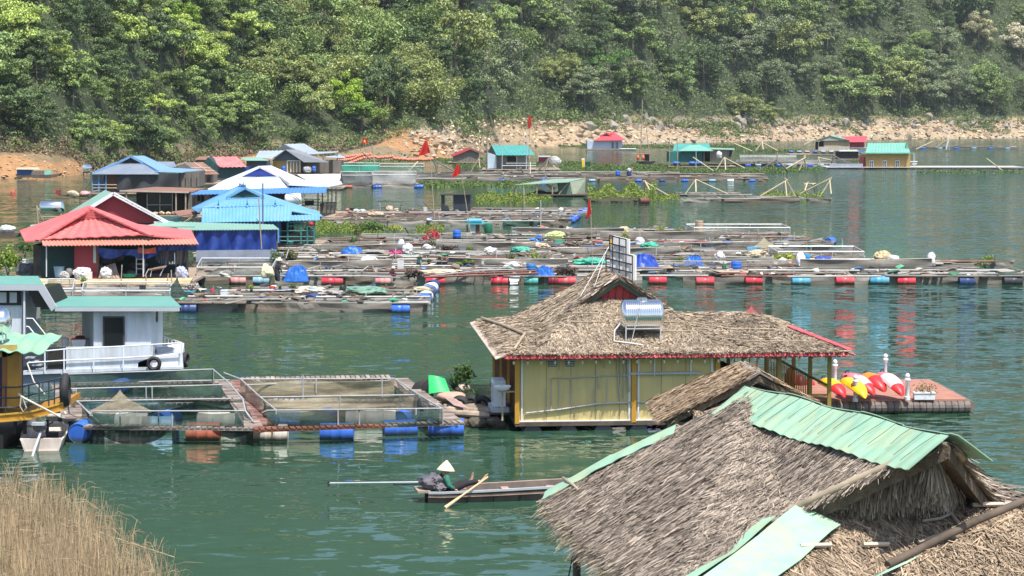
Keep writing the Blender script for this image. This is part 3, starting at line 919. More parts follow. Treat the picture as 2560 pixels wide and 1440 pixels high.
tts = [(sk0 + bk * .6,sk1 + bk * .6,sk1 + fo),(sk0 + bk * .6,sk1 + fo,sk0 + fo)]
mb = MB()
for t in tts: mb.prism(t,(0,0,-.1))
sk = mb.build('skirt_roof',THATCHB,hut)
quads_object('thatch',thatch(tts,7000,.24,.022,.06,35,.25),THATCH2,sk)
mb = MB(); s0 = W(1664,1048,2.92); s1 = W(1786,992,3.3)
mb.sheet(s0,s1,s1 + Vector((.05,.28,.02)),s0 + Vector((.05,.28,.02)),12,4,lambda u,v: .012 * math.sin(v * 40),.015)
mb.build('edge_flashing',GALV,hut)
mb = MB(); s0 = W(1712,1040,2.9); s1 = W(1752,1022,2.98)
mb.sheet(s0,s1,s1 + Vector((0,-.1,-.26)),s0 + Vector((0,-.1,-.26)),24,3,lambda u,v: .03 * math.sin(u * 36),.015)
mb.build('eave_sheet',mat('cream_sheet',(0.62,0.57,0.46),.6),hut)
mb = MB(); cx = (l0 + l1 + r0 + r1) / 4
mb.box((cx.x,cx.y,1.75),(2.4,2.6,2.3),math.atan2(pr.y,pr.x)); mb.build('wall',BROWNW,hut)
mb = MB(); mb.box((cx.x,cx.y,.4),(3.6,3.4,.3),math.atan2(pr.y,pr.x)); mb.build('deck',WOOD,hut)
# olive floating house with the patchy thatched roof
y0 = W(1265,888,2.24)
YF = Fr((y0.x,y0.y),5)
yh = thing('floating_house','olive walled floating house under a broad patchy thatched roof with red tin edges','house',YF(4.8,5,0))
UW,VD = 9.75,10.4
def yz(u,v):
 low = 2.24 + max(0,min(.125 * v,.125 * (VD - v),.32 * u,.33 * (UW - u),.60))
 fr_ = 2.20 + .415 * min(v,VD - v) if min(v,VD - v) < 3.2 else 99
 up_ = min(2.35 + (u - .98) * .70,2.35 + (6.23 - u) * .70,fr_)
 return max(low,up_)
N1,N2 = 78,82
us = [UW * i / N1 for i in range(N1 + 1)]; vs_ = sorted(set([VD * j / N2 for j in range(N2 + 1)] + [3.19,3.21,VD - 3.21,VD - 3.19]))
mb = MB()
top = [[YF(u,v,yz(u,v)) for v in vs_] for u in us]
n = len(vs_)
mb.v = [tuple(p) for row in top for p in row] + [tuple(p - Vector((0,0,.14))) for row in top for p in row]
NN = len(us) * n
tris = []
for i in range(len(us) - 1):
 for j in range(n - 1):
  q = (i * n + j,(i + 1) * n + j,(i + 1) * n + j + 1,i * n + j + 1)
  mb.f.append(q); mb.f.append(tuple(NN + k for k in q[::-1]))
  a_,b_,c_,d_ = top[i][j],top[i + 1][j],top[i + 1][j + 1],top[i][j + 1]
  if max(abs(a_.z - d_.z),abs(b_.z - c_.z)) < .3:
   tris += [(a_,b_,c_),(a_,c_,d_)]
rim = [i * n for i in range(len(us))] + [(len(us) - 1) * n + j for j in range(n)] + [i * n + n - 1 for i in range(len(us) - 1,-1,-1)] + [j for j in range(n - 1,-1,-1)]
for a_,b_ in zip(rim,rim[1:]):
 if a_ != b_: mb.f.append((a_,b_,NN + b_,NN + a_))
roof = mb.build('roof',mat('thatch_bed_pale',(0.25,0.19,0.135),.95,var=.5,scale=4,bump=.8,bscale=18),yh)
V = thatch(tris,85000,.22,.024,.035,41,.5,.04)
cen = V.mean(axis=1)
quads_object('thatch',V,mat('patchy_thatch',(0.355,0.285,0.21),.85,var=.35,scale=.8,island=.55,spec=.2),roof)
for k,(u0,u1,v) in enumerate(((1.2,5.6,1.15),(1.0,3.0,1.7),(4.2,6.2,1.65),(1.5,2.9,2.2),(4.4,5.4,2.2),(2.0,4.8,2.75),(5.6,8.3,2.6),(5.2,9.0,1.0))):
 mb = MB(); mb.tube([YF(u0,v,yz(u0,v) + .10),YF((u0 + u1) / 2,v + .03,yz((u0 + u1) / 2,v) + .11),YF(u1,v,yz(u1,v) + .09)],.015,6)
 mb.build('roof_batten',BAMBOO,roof)
for pts in (((.05,10.0),(.45,6.0),(.75,2.4),(.25,.2)),):
 mb = MB(); mb.tube([YF(u,v,yz(u,v) + .12) for u,v in pts],.04,7); mb.build('hip_pole',BAMBOO,roof)
zb,za = 3.53,4.16
mb = MB(); gA,gL,gR = YF(3.6,3.12,za - .06),YF(2.64,3.12,zb - .02),YF(4.58,3.12,zb - .02)
mb.prism([gA,gL,gR],YF.V * .06)
gab = mb.build('gablet',mat('red_planks',(0.36,0.035,0.035),.6,var=.2),yh)
mb = MB()
for k in range(1,9):
 t = k / 9
 p = gL.lerp(gR,t); h = (za - zb) * (1 - abs(2 * t - 1)) * .9
 mb.beam(p - YF.V * .02,p - YF.V * .02 + Vector((.12 * h,0,h)),.02,.02)
mb.build('plank_joint',mat('dark_red',(0.12,0.02,0.02)),gab)
for sgn in (-1,1):
 mb = MB()
 p,q = YF(3.6,2.95,za + .02),YF(3.6 + sgn * 1.2,2.95,zb - .16)
 mb.prism([p,q,q - Vector((0,0,.17)),p - Vector((0,0,.19))],YF.V * .05)
 mb.build('barge_board',mat('dark_green_paint',(0.06,0.12,0.09),.6,var=.2),gab)
 tr_ = [(YF(3.6,2.8,za + .06),YF(3.6 + sgn * 1.3,2.8,zb - .22),YF(3.6 + sgn * 1.3,3.5,zb - .22)),(YF(3.6,2.8,za + .06),YF(3.6 + sgn * 1.3,3.5,zb - .22),YF(3.6,3.5,za + .06))]
 mb = MB()
 for t in tr_: mb.prism(t,(0,0,-.08))
 ho = mb.build('gablet_roof',THATCHB,gab)
 quads_object('gablet_thatch',thatch(tr_,1500,.3,.035,.06,43 + sgn,.4),THATCH,gab)
RTIN = mat('red_tin',(0.50,0.075,0.085),.5,var=.15,scale=1.5,dirt=(0.55,0.25,0.22),dirt_amt=.25)
def tin_edge(p,q,out,w,name,m,pitch=.14,amp=.022,ragged=.05,seed=0):
 k = MB(); r2 = random.Random(seed); p,q,out = Vector(p),Vector(q),Vector(out)
 nu = int((q - p).length / pitch * 4)
 k.sheet(p,q,q + out * w + Vector((0,0,-.10)),p + out * w + Vector((0,0,-.10)),nu,2,lambda u,v: amp * math.sin(u * 2 * math.pi / pitch) + ragged * math.sin(u * 1.7 + seed) * v,.012)
 return k.build(name,m,yh)
tin_edge(YF(-.05,.02,2.24),YF(UW + .05,.02,2.24),-YF.V,.11,'tin_eave',RTIN,seed=1)
tin_edge(YF(UW,.0,2.24),YF(UW,VD,2.24),YF.U,.25,'tin_eave',RTIN,seed=2)
tin_edge(YF(.0,VD,2.26),YF(.0,-.1,2.24),-YF.U,.30,'tin_eave',mat('faded_tin',(0.46,0.37,0.31),.6,var=.2),.3,.03,.02,3)
mb = MB(); h0,h1q = YF(UW - 1.75,5.2,2.92),YF(UW + .05,-.02,2.3)
for k in range(5,12):
 p,q = h0.lerp(h1q,k / 12),h0.lerp(h1q,(k + 1.15) / 12)
 mb.beam(p + Vector((0,0,.03)),q + Vector((0,0,.01)),.2,.04)
mb.build('hip_cap',RTIN,yh)
mb = MB(); f0 = YF(UW - 1.75,5.2,2.9)
mb.prism([f0 + Vector((-.22,0,0)),f0 + Vector((.22,0,0)),f0 + Vector((.08,0,.08)),f0 + Vector((.02,0,.24)),f0 + Vector((-.04,0,.1))],(0,.12,0))
mb.build('ridge_finial',RTIN,yh)
OLIVE = mat('olive_panel',(0.60,0.47,0.20),.6,var=.06,scale=1.5,dirt=(0.42,0.35,0.18),dirt_amt=.5,dscale=.9,dstretch=(3,3,.3),spec=.3)
MUST = mat('mustard_post',(0.52,0.27,0.035),.5,var=.1)
wz0,wz1 = .28,2.22
mb = MB(); mb.prism([YF(.42,.55,wz0),YF(6.05,.55,wz0),YF(6.05,.55,wz1),YF(.42,.55,wz1)],YF.V * .08)
fw = mb.build('front_wall',OLIVE,yh)
for u in (1.2,1.9,2.6,3.3,4.5,5.2):
 mb = MB(); mb.beam(YF(u,.545,wz0),YF(u,.545,wz1),.012,.012); mb.build('panel_seam',mat('seam_olive',(0.24,0.21,0.12)),fw)
for u in (.36,3.70,6.12):
 mb = MB(); mb.beam(YF(u,.50,wz0 - .05),YF(u,.50,wz1),.13,.13); mb.build('corner_post',MUST,yh)
for a_,b_,wv in (((.50,wz0),(.50,wz1),.05),((3.58,wz0),(3.58,wz1),.06),((3.84,wz0),(3.84,wz1),.05),((5.96,wz0),(5.96,wz1),.06),((.3,wz0),(6.1,wz0),.06),((4.3,1.55),(4.3,2.15),.04),((5.35,1.55),(5.35,2.15),.04),((4.3,2.15),(5.35,2.15),.04)):
 mb = MB(); mb.beam(YF(a_[0],.525,a_[1]),YF(b_[0],.525,b_[1]),wv,.03); mb.build('white_trim',WHITEP,fw)
for u in (1.38,1.87):
 mb = MB(); mb.box(YF(u,.535,1.98),(.26,.04,.27),YF.a)
 vt = mb.build('vent',mat('vent_dark',(0.06,0.065,0.075),.5),fw)
 mb = MB()
 for k in range(4): mb.box(YF(u,.508,1.885 + k * .065),(.25,.02,.03),YF.a)
 mb.build('louvre',GREYP,vt)
def pipe(pts,r=.018,m=None,name='pipe'):
 k = MB(); k.tube([YF(u,.50,z) for u,z in pts],r,6); k.build(name,m or mat('grey_pvc',(0.40,0.40,0.36),.5),fw)
pipe([(.6,.52),(1.6,.62),(2.6,.76),(3.6,.80),(5.2,.80)],.028)
pipe([(1.33,.6),(1.33,1.52),(1.9,1.52),(2.7,1.56),(3.55,1.58)]); pipe([(1.9,.66),(1.9,1.52)]); pipe([(2.7,1.55),(2.7,1.22)])
pipe([(1.18,.6),(1.18,1.22)],.012); pipe([(1.55,.6),(1.55,1.5)],.012); pipe([(2.55,.7),(2.55,1.2)],.012); pipe([(2.93,.75),(2.93,1.5)],.012)
pipe([(3.2,2.18),(3.30,.9)],.022); pipe([(3.42,2.18),(3.42,.9)],.022); pipe([(3.50,2.18),(3.56,1.1)],.022)
pipe([(2.6,2.15),(2.9,1.78)],.014); pipe([(1.57,2.0),(1.57,1.72)],.012)
mb = MB(); mb.box(YF(4.6,.46,1.63),(2.0,.10,.06),YF.a); mb.build('pipe_ledge',GREYP,fw)
mb = MB(); mb.prism([YF(.42,.6,.42),YF(.42,9.4,.42),YF(.42,9.4,1.05),YF(.42,.6,1.05)],YF.U * .06); mb.build('side_dado',WHITEP,yh)
for k in range(10):
 mb = MB(); v = .9 + k * .92; mb.beam(YF(.40,v,.42),YF(.40,v,2.25),.12,.12); mb.build('window_post',MUST if k % 3 == 0 else BROWNW,yh)
mb = MB(); mb.prism([YF(.6,.7,1.05),YF(.6,9.3,1.05),YF(.6,9.3,2.3),YF(.6,.7,2.3)],YF.U * .05); mb.build('side_window',mat('dark_glass',(0.012,0.015,0.016),.15,spec=.3),yh)
mb = MB(); mb.prism([YF(.5,9.3,.42),YF(6.1,9.3,.42),YF(6.1,9.3,2.28),YF(.5,9.3,2.28)],YF.V * .08)
mb.prism([YF(6.08,.62,.42),YF(6.08,9.3,.42),YF(6.08,9.3,2.3),YF(6.08,.62,2.3)],YF.U * -.06); mb.build('back_wall',OLIVE,yh)
mb = MB(); mb.box(YF(4.9,5.1,.21),(9.2,9.3,.12),YF.a); mb.build('floor_deck',DARKWOOD,yh)
for k in range(9):
 mb = MB(); c = YF(.8 + k * 1.02,.95,-.08)
 mb.lathe([(.03,-.44),(.27,-.44),(.29,-.36),(.29,.36),(.27,.44),(.03,.44)],14,Matrix.Translation(c) @ Matrix.Rotation(YF.a + math.pi / 2,4,'Z') @ Matrix.Rotation(math.pi / 2,4,'Y'))
 mb.build('float_drum',mat('dull_black_drum',(0.07,0.075,0.08),.5,var=.3),yh,smooth=True)
for u,v in ((6.9,.5),(7.9,.5),(9.35,.42),(9.35,2.9),(9.35,5.2),(9.35,7.4),(9.35,9.4),(8.1,9.4),(6.9,9.4),(8.6,9.4)):
 mb = MB(); mb.beam(YF(u,v,.4),YF(u,v,2.24),.11,.11); mb.build('porch_post',mat('mustard_dark',(0.30,0.20,0.045),.5,var=.15),yh)
mb = MB()
mb.beam(YF(9.35,.5,1.2),YF(9.35,9.4,1.2),.06,.06); mb.beam(YF(6.2,9.4,1.2),YF(9.35,9.4,1.2),.06,.06); mb.beam(YF(8.0,.45,.95),YF(9.35,.42,.95),.07,.07)
for k in range(26): mb.beam(YF(9.35,3 + k * .25,.45),YF(9.35,3 + k * .25,1.2),.03,.03)
for k in range(12): mb.beam(YF(6.3 + k * .25,9.4,.45),YF(6.3 + k * .25,9.4,1.2),.03,.03)
mb.build('railing',mat('mustard_dark',(0.30,0.20,0.045)),yh)
mb = MB(); mb.beam(YF(6.1,.35,2.13),YF(9.5,.35,2.13),.08,.12); mb.beam(YF(9.45,.35,2.13),YF(9.45,9.5,2.13),.08,.12); mb.build('eave_beam',DARKWOOD,yh)
mb = MB(); mb.box(YF(6.55,3.0,1.0),(.6,1.2,1.2),YF.a); mb.build('cabinet',DARKW,yh)
tk = thing('water_tank','stainless steel water tank lying on the patchy thatched roof','water tank',YF(4.0,1.2,yz(4.0,1.2)))
zt = yz(4.0,1.15) + .15
c = YF(4.0,1.05,zt + .43)
mt = Matrix.Translation(c) @ Matrix.Rotation(YF.a,4,'Z') @ Matrix.Rotation(math.pi / 2,4,'Y')
prof = [(.03,-.62),(.30,-.60),(.40,-.55),(.435,-.50)]
for k in range(-8,9):
 prof += [(.435,k * .056 - .012),(.424,k * .056),(.435,k * .056 + .012)]
prof += [(.435,.50),(.40,.55),(.30,.60),(.03,.62)]
mb = MB(); mb.lathe(prof,40,mt); mb.build('tank_body',STEEL,tk,smooth=True)
mb = MB(); mb.lathe([(.16,.40),(.16,.47),(.10,.50),(.01,.50)],16,Matrix.Translation(c)); mb.build('hatch',STEEL,tk)
mb = MB()
for u in (3.5,4.5):
 for v in (.72,1.38):
  mb.beam(YF(u,v,yz(u,v) + .02),YF(u,v,zt + .2),.035,.035)
 mb.beam(YF(u,.72,zt + .1),YF(u,1.38,zt + .1),.035,.035)
for v in (.72,1.38): mb.beam(YF(3.5,v,zt + .06),YF(4.5,v,zt + .06),.035,.035)
mb.tube([YF(3.9,.60,zt + .8),YF(3.62,.55,yz(3.6,.5) + .05)],.014,5)
mb.build('tank_stand',GALV,tk)
mb = MB(); mb.tube([YF(3.4,.9,zt + .25),YF(3.18,.8,zt),YF(3.14,.6,yz(3.1,.6) + .10),YF(3.7,.45,yz(3.7,.45) + .10),YF(3.95,.4,yz(4,.4) + .08)],.025,6); mb.build('outlet_pipe',mat('pale_pvc',(.62,.6,.55)),tk)
sg = thing('roof_sign','steel framed white sign panel seen from behind on the thatched ridge','sign',YF(3.1,4.6,4.1))
fr0 = [D(1515,688,67),D(1588,706,66.7)]
def sp(a,z): return fr0[0].lerp(fr0[1],a) + Vector((0,0,z))
mb = MB(); mb2 = MB()
hs = [0.0,.38,.78,1.18,1.36]
for a in (0,.22,.45,.68,.9):
 hmax = .80 if a > .7 else 1.24 if a > .0 else .80
 mb.beam(sp(a,-.35),sp(a,hmax),.035,.035)
for z in (0.02,.27,.52,.78): mb.beam(sp(0,z),sp(.9,z - .0),.035,.035)
for z in (1.0,1.24): mb.beam(sp(.12,z),sp(.68,z),.035,.035)
mb.beam(sp(.12,.75),sp(.12,1.24),.035,.035)
mb.build('frame',BLACK,sg)
bk = Vector((.10,.06,0))
mb2.prism([sp(.02,.04) + bk,sp(.9,.04) + bk,sp(.9,.79) + bk,sp(.02,.79) + bk],bk * .3)
mb2.prism([sp(.14,.80) + bk,sp(.68,.80) + bk,sp(.68,1.24) + bk,sp(.14,1.24) + bk],bk * .3)
mb2.build('panel',mat('white_sign',(0.78,0.78,0.78),.5,var=.05),sg)
mb = MB(); mb.tube([sp(0,.7),D(1478,740,65.0)],.012,5); mb.tube([sp(.1,.9),D(1440,760,65.5)],.012,5); mb.build('stay_wire',GALV,sg)
sl_ = thing('string_lights','string of clear bulbs hanging under the front eave of the olive house','string lights',YF(4.8,.3,2.0))
mb = MB(); pts = []
for k in range(24):
 u = .25 + k * .39
 pts += [YF(u,.30,2.13),YF(u + .195,.30,2.10)]
mb.tube(pts,.008,4); mb.build('cord',BLACK,sl_)
for k in range(24):
 u = .25 + k * .39; m_ = Matrix.Translation(YF(u,.30,1.98))
 mb = MB(); mb.lathe([(.01,-.05),(.032,-.02),(.034,.02),(.02,.06)],8,m_); bl = mb.build('bulb',mat('clear_bulb',(0.8,0.78,0.7),.1),sl_,smooth=True)
 mb = MB(); mb.lathe([(.022,.06),(.022,.15)],8,m_); mb.build('socket',BLACK,bl)
ac = thing('air_conditioner','white air conditioner unit beside the end wall of the olive house','air conditioner',YF(-.15,1.9,.45))
mb = MB(); mb.box(YF(-.05,2.0,.95),(.34,.95,.75),YF.a); mb.build('casing',WHITEP,ac)
mb = MB(); mb.box(YF(-.05,2.0,.5),(.5,1.4,.12),YF.a); mb.build('bracket',GREYP,ac)
mb = MB()
for k in range(7): mb.box(YF(-.235,2.0,.70 + k * .08),(.02,.8,.025),YF.a)
mb.build('grille',GREYP,ac)
sk_ = thing('wash_basin','white wash basin fixed outside the left corner of the olive house','basin',YF(-.05,.5,.6))
mb = MB(); mb.lathe([(.06,-.06),(.20,.0),(.25,.09),(.24,.10),(.19,.03),(.02,.0)],20,Matrix.Translation(YF(-.05,.62,1.2))); mb.build('bowl',mat('ceramic',(.8,.8,.8),.2),sk_,smooth=True)
mb = MB(); mb.beam(YF(-.05,.62,.3),YF(-.05,.62,1.15),.05,.05); mb.box(YF(.1,.62,1.14),(.5,.3,.03),YF.a); mb.build('stand',BAMBOO,sk_)
mb = MB(); mb.tube([YF(-.05,.78,1.28),YF(-.05,.78,1.44),YF(-.05,.68,1.46)],.015,6); mb.build('tap',GALV,sk_)
# kayak landing
k0 = W(2092,1034,0)
KF = Fr((k0.x - .9,k0.y),2)
kd = thing('landing_pontoon','floating landing with reddish deck boards beside the olive house','pontoon',KF(2.2,2.5,0))
KW,KD = 4.85,5.0
mb = MB(); mb.box(KF(KW / 2,KD / 2,.385),(KW,KD,.05),KF.a)
for k in range(10): mb.box(KF(KW / 2,.25 + k * .5,.414),(KW - .02,.46,.012),KF.a)
mb.build('deck',mat('red_brown_deck',(0.36,0.165,0.115),.8,var=.18,scale=2,dirt=(0.30,0.2,0.16),dirt_amt=.3),kd)
mb = MB()
for k in range(26):
 u = (k + .5) * (KW + .2) / 26 - .1
 mb.lathe([(.02,-.09),(.17,-.09),(.185,-.06),(.185,.06),(.17,.09),(.02,.09)],12,Matrix.Translation(KF(u,.02,.18)) @ Matrix.Rotation(KF.a,4,'Z') @ Matrix.Rotation(math.pi / 2,4,'Y'))
mb.box(KF(KW / 2,KD / 2,.16),(KW - .1,KD - .1,.34),KF.a)
mb.build('float_roll',mat('grey_pontoon',(0.16,0.135,0.12),.8,var=.35,scale=3),kd)
mb = MB(); mb.lathe([(.02,-2.4),(.17,-2.4),(.18,-2.3),(.18,2.3),(.17,2.4),(.02,2.4)],12,Matrix.Translation(KF(KW + .12,KD / 2,.18)) @ Matrix.Rotation(KF.a + math.pi / 2,4,'Z') @ Matrix.Rotation(math.pi / 2,4,'Y'))
mb.build('side_float',mat('grey_pontoon',(0.16,0.135,0.12)),kd)
def baluster(px,py,lab):
 p = W(px,py,.42)
 o = thing('deck_post',lab,'post',p,'white turned posts of the landing')
 k = MB(); k.lathe([(.085,0),(.085,.10),(.06,.12),(.06,.50),(.075,.52),(.075,.60),(.05,.62)],12,Matrix.Translation(p)); k.build('shaft',WHITEP,o,smooth=True)
 k = MB(); k.lathe([(.095,.60),(.095,.64),(.05,.66),(.07,.70),(.075,.74),(.05,.79),(.01,.81)],12,Matrix.Translation(p)); k.build('knob',WHITEP,o,smooth=True)
baluster(2087,962,'white turned post rising behind the orange and yellow kayak')
baluster(2138,1004,'white turned post at the landing edge in front of the yellow kayak')
baluster(2213,946,'white turned post at the back of the landing behind the kayaks')
baluster(2268,1000,'white turned post between the kayaks and the flower box')
def kayak(pa,pb,L,cols,lab):
 """hull lying on its side, bow pa to stern pb"""
 o = thing('kayak',lab,'kayak',((pa.x + pb.x) / 2,(pa.y + pb.y) / 2,.42),'kayaks stacked on the landing')
 d = (pb - pa).normalized(); up = Vector((.25,-.55,1)); s = d.cross(up).normalized(); u = s.cross(d).normalized()
 ring = 12; st = 22
 secs = []
 for i in range(st + 1):
  t = i / st; w = .29 * math.sin(math.pi * min(1,max(0.0,t))) ** .6; h = .15 * (math.sin(math.pi * t) ** .4)
  rock = .16 * (2 * t - 1) ** 2
  secs.append([pa.lerp(pb,t) + s * (w * math.cos(2 * math.pi * k / ring)) + u * (h * math.sin(2 * math.pi * k / ring) * (1.25 if math.sin(2 * math.pi * k / ring) > 0 else .6) + .2 - rock) for k in range(ring)])
 def part(i0,i1,name,m,sc=1.0):
  k = MB(); vs = []; fs = []
  for i in range(i0,i1 + 1): vs += secs[i]
  for i in range(i1 - i0):
   for q in range(ring):
    q2 = (q + 1) % ring; fs.append((i * ring + q,i * ring + q2,(i + 1) * ring + q2,(i + 1) * ring + q))
  fs.append(tuple(range(ring))[::-1]); fs.append(tuple((i1 - i0) * ring + q for q in range(ring)))
  k.add(vs,fs); return k.build(name,m,o,smooth=True)
 cuts = [0] + [int(st * c) for c,_ in cols]
 for (c,m),i0,i1 in zip(cols,cuts,cuts[1:]): part(i0,i1,'hull_section',m)
 k = MB(); k.tube([secs[2][3],secs[2][3] + u * .07,secs[4][3] + u * .07,secs[4][3]],.015,5); k.build('carry_handle',BLACK,o)
 return o
KO,KR,KY,KP,KG,KWh = mat('kayak_orange',(.80,.24,.02),.4,var=.1),mat('kayak_red',(.66,.03,.035),.4,var=.1),mat('kayak_yellow',(.80,.50,.02),.4,var=.12),mat('kayak_pink',(.78,.16,.20),.4,var=.35,scale=3),mat('kayak_green',(.14,.50,.12),.4),mat('kayak_white',(.78,.48,.50),.4,var=.2,scale=3)
kayak(W(2046,960,.82),W(2112,998,.52),2,[(.3,KO),(.7,KY),(1,KR)],'orange and yellow kayak with red end nearest the porch')
kayak(W(2102,958,.82),W(2163,1000,.52),2,[(.22,KG),(.45,KY),(1,KY)],'yellow kayak with a green patch behind the front post')
kayak(W(2104,945,.95),W(2186,992,.55),2,[(.5,KP),(.8,KWh),(1,KR)],'pink and white kayak in the middle of the stack')
kayak(W(2152,947,.92),W(2212,984,.62),2,[(.55,KO),(1,KR)],'orange kayak with a red end between the two pink ones')
kayak(W(2192,942,.98),W(2256,994,.55),2,[(.4,KP),(.8,KWh),(1,KR)],'pink and white kayak on the open side nearest the flower box')
for x,y,c_,lab in ((1977,950,'red','dark red kayak end standing under the porch beside the rail'),(2000,965,'dark','dark wine red kayak end under the porch, second of the row'),(2024,975,'red','orange red kayak end under the porch nearest the landing')):
 p = D(x,y,69.5); k = MB(); k.blob(p,(.20,.28,.42),x,.06,2)
 k.solo('kayak',mat('shade_red',(.38,.03,.025),.5) if c_ == 'red' else mat('wine_red',(.16,.015,.02),.5),(p.x,p.y,p.z - .4),lab,'kayak','kayaks stored under the porch',True)  # plain red darkened in its colour for the shadow under the porch
pb_ = W(2310,998,.42)
pl = thing('flower_box','white flower box of straggly plants on the landing','planter',pb_)
mb = MB(); mb.box(pb_ + Vector((0,0,.10)),(.62,.24,.2)); mb.box(pb_ + Vector((0,0,.20)),(.66,.28,.03)); mb.build('box',WHITEP,pl)
rng = np.random.default_rng(5)
P = np.array(pb_) + np.array([0,0,.32]) + rng.normal(size=(160,3)) * np.array([.2,.07,.09])
quads_object('plants',leaf_quads(P,rng.normal(size=(160,3)),.09,.035,rng),leafmat('dry_plant',(.22,.20,.08)),pl)
# near cages and boats
BLUE = mat('blue_plastic',(0.035,0.14,0.58),.38,var=.12,scale=3,dirt=(0.20,0.26,0.36),dirt_amt=.15,grime=.10)
BLUEP = mat('pale_blue_drum',(0.22,0.42,0.58),.45,var=.15,dirt=(0.35,0.35,0.32),dirt_amt=.3,grime=.10)
REDD = mat('red_drum',(0.55,0.035,0.055),.4,var=.18,scale=3,dirt=(0.5,0.24,0.22),dirt_amt=.15,grime=.10)
PINKD = mat('faded_red_drum',(0.55,0.22,0.21),.5,var=.2,dirt=(0.5,0.4,0.36),dirt_amt=.3,grime=.10)
RUSTD = mat('rusty_white_drum',(0.62,0.62,0.58),.5,var=.1,dirt=(0.55,0.27,0.04),dirt_amt=.55,dscale=2.2,dstretch=(2.4,.4,.4),grime=.10)
RUSTR = mat('rusty_red_drum',(0.42,0.12,0.07),.6,var=.3,scale=4,dirt=(0.4,0.3,0.22),dirt_amt=.4,grime=.10)
PALED = mat('pale_grey_drum',(0.45,0.46,0.44),.6,var=.25,dirt=(0.3,0.26,0.16),dirt_amt=.5,grime=.10)
TEALD = mat('teal_drum',(0.07,0.30,0.27),.45,var=.2,grime=.10)
NETG = mat('green_net',(0.030,0.062,0.05),.9,var=.45,scale=5,alpha=.72)
NETB = mat('black_net',(0.022,0.026,0.028),.9,var=.4,scale=5,alpha=.85)
NETT = mat('tan_net',(0.29,0.25,0.17),.95,var=.5,scale=3,alpha=.74,dirt=(.10,.11,.08),dirt_amt=.3,stretch=(.4,1,3))
NETY = mat('grey_net',(0.30,0.30,0.27),.95,var=.35,scale=4,alpha=.42)
SLAT = mat('rusty_slats',(0.265,0.225,0.195),.9,var=.35,scale=3,island=.4,dirt=(0.15,0.08,0.055),dirt_amt=.35,dscale=1.3)
PIPE = mat('white_grey_pipe',(0.36,0.37,0.37),.6,var=.2,scale=3,dirt=(0.35,0.31,0.27),dirt_amt=.25)
def drum_mesh(mb,c,yaw,L=.93,r=.29,pitch=0.0):
 m = Matrix.Translation(c) @ Matrix.Rotation(yaw,4,'Z') @ Matrix.Rotation(math.pi / 2 + pitch,4,'Y')
 h = L / 2
 mb.lathe([(.02,-h + .02),(r * .9,-h + .02),(r * .93,-h),(r,-h + .03),(r,-h * .36),(r * 1.035,-h * .33),(r * 1.035,-h * .29),(r,-h * .26),(r,h * .26),(r * 1.035,h * .29),(r * 1.035,h * .33),(r,h * .36),(r,h - .03),(r * .93,h),(r * .9,h - .02),(.02,h - .02)],18,m)
 return mb
def drum_part(parent,c,yaw,m,label=None,L=.93,r=.29,name='float_drum'):
 o = drum_mesh(MB(),Vector(c),yaw,L,r).build(name,m,parent,smooth=True)
 if label: o['label'] = label
 return o
def net_sheet(p,q,drop,sag,n=14,rows=5,seed=0,bulge=.15,foot=0.0):
 """net hanging between p and q, its lower edge sagging"""
 mb = MB(); r2 = random.Random(seed); p,q = Vector(p),Vector(q)
 nn = (q - p).cross(Vector((0,0,1))).normalized()
 ph = r2.uniform(0,6)
 for j in range(rows + 1):
  for i in range(n + 1):
   t = i / n; v = j / rows
   z = -(drop + sag * math.sin(math.pi * t)) * v - .04 * math.sin(t * 9 + ph) * (1 - v) ** 2 - (.05 * abs(math.sin(t * math.pi * 3)))
   mb.v.append(tuple(p.lerp(q,t) + Vector((0,0,z)) + nn * (bulge * math.sin(math.pi * v * .8) * math.sin(t * 7 + ph) + foot * v)))
 for j in range(rows):
  for i in range(n):
   mb.f.append((j * (n + 1) + i,j * (n + 1) + i + 1,(j + 1) * (n + 1) + i + 1,(j + 1) * (n + 1) + i))
 return mb
def net_cone(base_c,rx,ry,apex,folds=14):
 mb = MB(); n = folds * 2; c = Vector(base_c)
 for j in range(6):
  t = j / 5
  for k in range(n):
   a = 2 * math.pi * k / n; w = (1 - t) ** 1.4 * (1 + (.16 if k % 2 else -.1) * (1 - t))
   mb.v.append(tuple(c.lerp(Vector(apex),t) + Vector((rx * w * math.cos(a),ry * w * math.sin(a),0))))
 for j in range(5):
  for k in range(n):
   mb.f.append((j * n + k,j * n + (k + 1) % n,(j + 1) * n + (k + 1) % n,(j + 1) * n + k))
 return mb
def slat_walk(p,q,w,parent,m=SLAT,name='walkway',dz=0.0,pitch=.16):
 """a walkway of short cross slats on two bearers from p to q"""
 mb = MB(); p,q = Vector(p),Vector(q); d = q - p; L = d.length; d.normalize(); s = Vector((-d.y,d.x,0)); n = int(L / pitch)
 for k in range(n):
  c = p + d * ((k + .5) * L / n) + Vector((0,0,random.uniform(-.008,.008)))
  mb.beam(c - s * w / 2,c + s * w / 2,pitch * .78,.035)
 mb.beam(p + s * w * .4 - Vector((0,0,.045)),q + s * w * .4 - Vector((0,0,.045)),.07,.05)
 mb.beam(p - s * w * .4 - Vector((0,0,.045)),q - s * w * .4 - Vector((0,0,.045)),.07,.05)
 return mb.build(name,m,parent)
